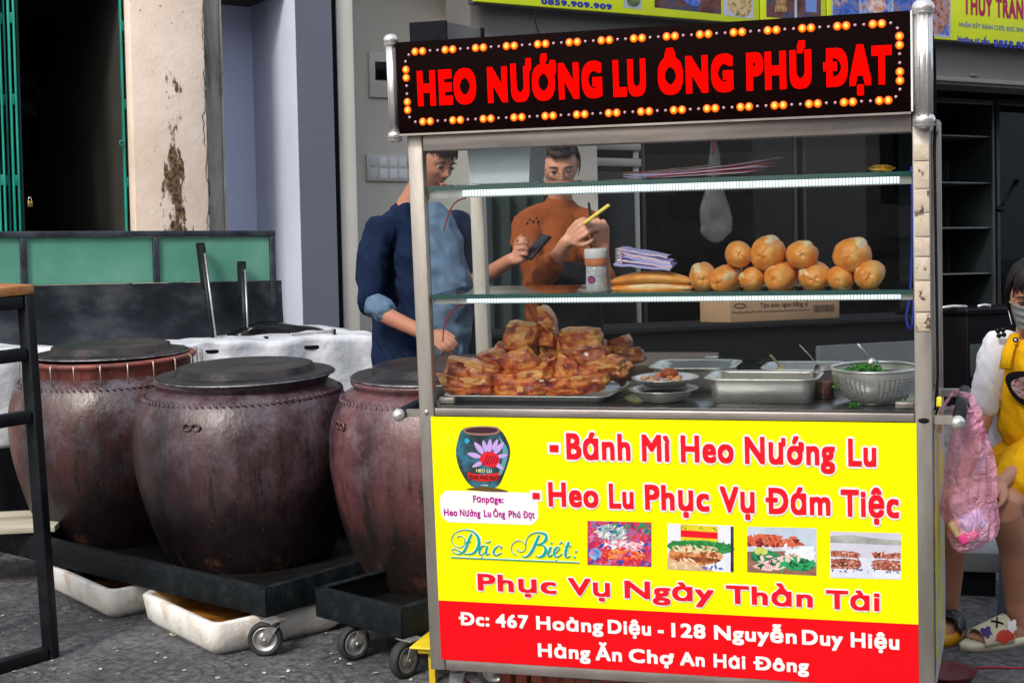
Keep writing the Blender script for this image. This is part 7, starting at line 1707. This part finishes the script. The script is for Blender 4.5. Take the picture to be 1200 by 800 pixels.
# slide sandal
creamp = pm('cream_slide', [(.4, (.66, .60, .42)), (.6, (.74, .69, .52))], scale=20, rough=(.4, .5))
def sole(c, fd, L_, W_, z0, z1, m, nm, par):
    s_ = V((-fd.y, fd.x, 0)); P = []
    for i in range(28):
        t = 2*math.pi*i/28; x = math.cos(t); P.append(c+fd*x*L_/2+s_*math.sin(t)*W_/2*(1+.12*x)*(1 if abs(x) < .8 else .97))
    n = 28; mb = MB(); vs = [V((p.x, p.y, z0)) for p in P]+[V((p.x, p.y, z1)) for p in P]+[V((c.x+(p.x-c.x)*.93, c.y+(p.y-c.y)*.93, z1+.004)) for p in P]
    mb.add(vs, [list(range(n))[::-1], [2*n+i for i in range(n)]]+[[l*n+i, l*n+(i+1) % n, (l+1)*n+(i+1) % n, (l+1)*n+i] for l in (0, 1) for i in range(n)], 0, True); return obj(nm, mb, m, par)
sc_ = fh.lerp(ft, .52)+fd*.012
sl_ = thing('slide_sandal', 'cream slide sandal with black cross and coloured patches on the foot nearest the camera', 'sandal', girl.location+V((sc_.x, sc_.y, 0)))
sole(V((0, 0, 0)), fd, .27, .100, .0, .022, creamp, 'sandal_sole', sl_)
def strap(u, v_, rr=.0):
    a_ = math.pi*(1-v_); x = -.02+.110*(u-.12)-(.018*math.cos(a_))*.0; return fd*x+fs_*math.cos(a_)*(.054+rr)+V((0, 0, .020+max(0.0, math.sin(a_))**.8*(.082-.036*u+rr)))
o = obj('sandal_strap', MB().grid(strap, 14, 20), creamp, sl_); o.modifiers.new('t', 'SOLIDIFY').thickness = .004
def patch(nm, cu, cv, ru, rv, m, wob=.0, k=.004):
    mb = MB(); P = [strap(cu, cv, k)]+[strap(cu+ru*math.cos(i/18*6.283)*(1+wob*math.sin(i*1.3)), cv+rv*math.sin(i/18*6.283)*(1+wob*math.cos(i*1.7)), k) for i in range(18)]
    mb.add(P, [[0, 1+i, 1+(i+1) % 18] for i in range(18)], 0, True); obj(nm, mb, m, sl_)
fvis = 1 if (fs_.y < 0) else 0     # side of the strap facing the street
def vv(t): return 1-t if fs_.y > 0 else t      # t=0 at the street side of the foot
patch('red_patch', .30, vv(.86) if False else (.90 if fs_.y < 0 else .10), .34, .09, pm('patch_red', (.62, .05, .02), rough=(.5, .5)), .25)
patch('purple_patch', .86, .72 if fs_.y < 0 else .28, .16, .12, pm('patch_purple', (.06, .02, .18), rough=(.5, .5)), .3)
patch('white_patch', .05, .80 if fs_.y < 0 else .2, .16, .09, whitep, .25, .005)
xs = .62 if fs_.y < 0 else .38
for a_, b_ in (((.30, xs-.10), (.52, xs+.10)), ((.52, xs-.09), (.28, xs+.10))):
    obj('cross_bar', MB().tube([strap(a_[0]+(b_[0]-a_[0])*q, a_[1]+(b_[1]-a_[1])*q, .004) for q in (0, .25, .5, .75, 1)], .003, n=6), blackm, sl_)
h2v = (f2-h2); h2v.z = 0; h2v.normalize(); c2 = h2.lerp(f2, .5)
sn = thing('sandal', 'black and yellow sandal on the foot half hidden behind the cart corner', 'sandal', girl.location+V((c2.x, c2.y, 0)))
sole(V((0, 0, 0)), h2v, .24, .095, 0, .03, pm('sandal_yellow', (.72, .36, .01), rough=(.5, .5)), 'sandal_sole', sn)
fs2 = V((-h2v.y, h2v.x, 0))
o = obj('sandal_strap', MB().grid(lambda u, v_: h2v*(.10*(u-.3))+fs2*math.cos(math.pi*v_)*.050+V((0, 0, .028+.065*max(0.0, math.sin(math.pi*v_))**.8)), 10, 16), pm('black_check', [(.44, (.01, .01, .012)), (.5, (.01, .01, .012)), (.6, (.02, .02, .02)), (.64, (.4, .4, .4))], scale=60, rough=(.5, .5)), sn); o.modifiers.new('t', 'SOLIDIFY').thickness = .004
# ---- pink plastic bag hanging on the right handle
bgm = bpy.data.materials.new('pink_film'); bgm.use_nodes = True
def _pink():
    nt = bgm.node_tree; b = nt.nodes['Principled BSDF']; L = nt.links.new; out = nt.nodes['Material Output']
    b.inputs['Base Color'].default_value = (.95, .50, .70, 1); b.inputs['Roughness'].default_value = .16; b.inputs['Specular IOR Level'].default_value = .7
    tc = _n(nt, 'ShaderNodeTexCoord'); n = _n(nt, 'ShaderNodeTexNoise'); n.inputs['Scale'].default_value = 14; n.inputs['Detail'].default_value = 5; n.inputs['Distortion'].default_value = 1; L(tc.outputs['Object'], n.inputs[0])
    bp = _n(nt, 'ShaderNodeBump'); vo = _n(nt, 'ShaderNodeTexVoronoi', feature='DISTANCE_TO_EDGE'); vo.inputs['Scale'].default_value = 16; wv = _n(nt, 'ShaderNodeVectorMath', operation='MULTIPLY_ADD'); wv.inputs[1].default_value = (.12, .12, .12); L(n.outputs['Color'], wv.inputs[0]); L(tc.outputs['Object'], wv.inputs[2]); L(wv.outputs[0], vo.inputs[0])
    bp.inputs['Strength'].default_value = 1; bp.inputs['Distance'].default_value = .025; L(vo.outputs[0], bp.inputs['Height']); L(bp.outputs[0], b.inputs['Normal'])
    tr = _n(nt, 'ShaderNodeBsdfTransparent'); tr.inputs[0].default_value = (1, .86, .92, 1); mx = _n(nt, 'ShaderNodeMixShader')
    mr = _n(nt, 'ShaderNodeMapRange'); mr.inputs[1].default_value = .35; mr.inputs[2].default_value = .65; mr.inputs[3].default_value = .24; mr.inputs[4].default_value = .50; L(n.outputs[0], mr.inputs[0])
    L(mr.outputs[0], mx.inputs[0]); L(tr.outputs[0], mx.inputs[1]); L(b.outputs[0], mx.inputs[2]); L(mx.outputs[0], out.inputs[0])
_pink()
C = at(1128, 475, Y=.20); bag = thing('pink_plastic_bag', 'translucent pink plastic bag hanging from the right handle of the cart', 'plastic bag', C)
k = 1/pxm(C)
prf = [(0, -8, 10), (8, -4, 13), (30, 2, 17), (60, 4, 24), (95, 5, 28), (120, 2, 31), (140, 5, 33), (158, 5, 30), (172, -2, 18), (179, -6, 3)]
def f(u, v_):
    i = u*(len(prf)-1); j = min(int(i), len(prf)-2); q = i-j; A, B = prf[j], prf[j+1]; z, cx, r = (A[l]*(1-q)+B[l]*q for l in range(3))
    th = 2*math.pi*v_; w_ = 1+.28*nz3((math.cos(th)*1.3, math.sin(th)*1.3, u*2.2), 1.5, 5)+.10*nz3((math.cos(th)*3, math.sin(th)*3, u*3), 2, 6)-.22*abs(nz3((math.cos(th)*2.2, math.sin(th)*2.2, u*3+math.sin(th*3)*.3), 2.2, 8))
    return V(((cx+r*math.cos(th)*w_+4)*k, r*.62*math.sin(th)*w_*k+(.02 if u > .1 else 0), -z*k))
obj('bag_film', MB().grid(f, 70, 64), bgm, bag)
obj('bag_loop', MB().tube([V((-26*k, -.02, -30*k)), V((-22*k, -.03, 0)), V((-10*k, 0, 16*k)), V((8*k, .02, 10*k)), V((16*k, .02, -8*k)), V((18*k, .02, -40*k))], [.010, .011, .008, .010, .014, .018], n=10, flat=.5), bgm, bag)
cn = [('bag_contents', (10, -138, 14, 10), pm('lilac_box', [(.4, (.42, .45, .75)), (.6, (.55, .58, .80))], scale=8, rough=(.4, .5))), ('bag_contents', (6, -154, 12, 7), pm('hot_pink', (.75, .06, .28), rough=(.4, .4))), ('bag_contents', (-8, -146, 6, 10), pm('tan_pack', [(.4, (.55, .36, .18)), (.6, (.65, .50, .28))], scale=20, rough=(.5, .5)))]
for nm, (x, z, w_, h_), m in cn: obj(nm, MB().box(-w_*k, w_*k, -.022, .022, -h_*k, h_*k, bev=.006, M=Matrix.Translation((x*k, 0, z*k)) @ Matrix.Rotation(-.5, 4, 'Y')), m, bag)
# cable and cord near the right post
obj('cable', MB().tube([at(1092, 36, Y=.0), at(1095, 60, Y=.02), at(1096, 110, Y=.02), at(1095, 180, Y=.02), at(1097, 300, Y=.02), at(1099, 440, Y=.02), at(1096, 480, Y=.02)], .0035, n=6), blackm, cart)
obj('cord', MB().tube([at(1094, 165, Y=.03), at(1097, 300, Y=.03), at(1101, 430, Y=.03), at(1099, 470, Y=.03)], .0025, n=6), pm('grey_cord', (.35, .36, .34), rough=(.5, .5)), cart)
obj('yellow_tag', MB().box(*(lambda p: (p.x-.008, p.x+.008, p.y-.003, p.y+.003, p.z-.012, p.z+.014))(at(1100, 471, Y=.02)), bev=.003), pm('tag_yellow', (.75, .65, .03), rough=(.5, .5)), cart)

# ================================================================== into the world: true vertical becomes z
bpy.context.view_layer.update()
for o in list(SC.objects):
    if o.parent is None and o.type not in ('CAMERA', 'LIGHT'): o.matrix_world = G @ o.matrix_world
bpy.context.view_layer.update()
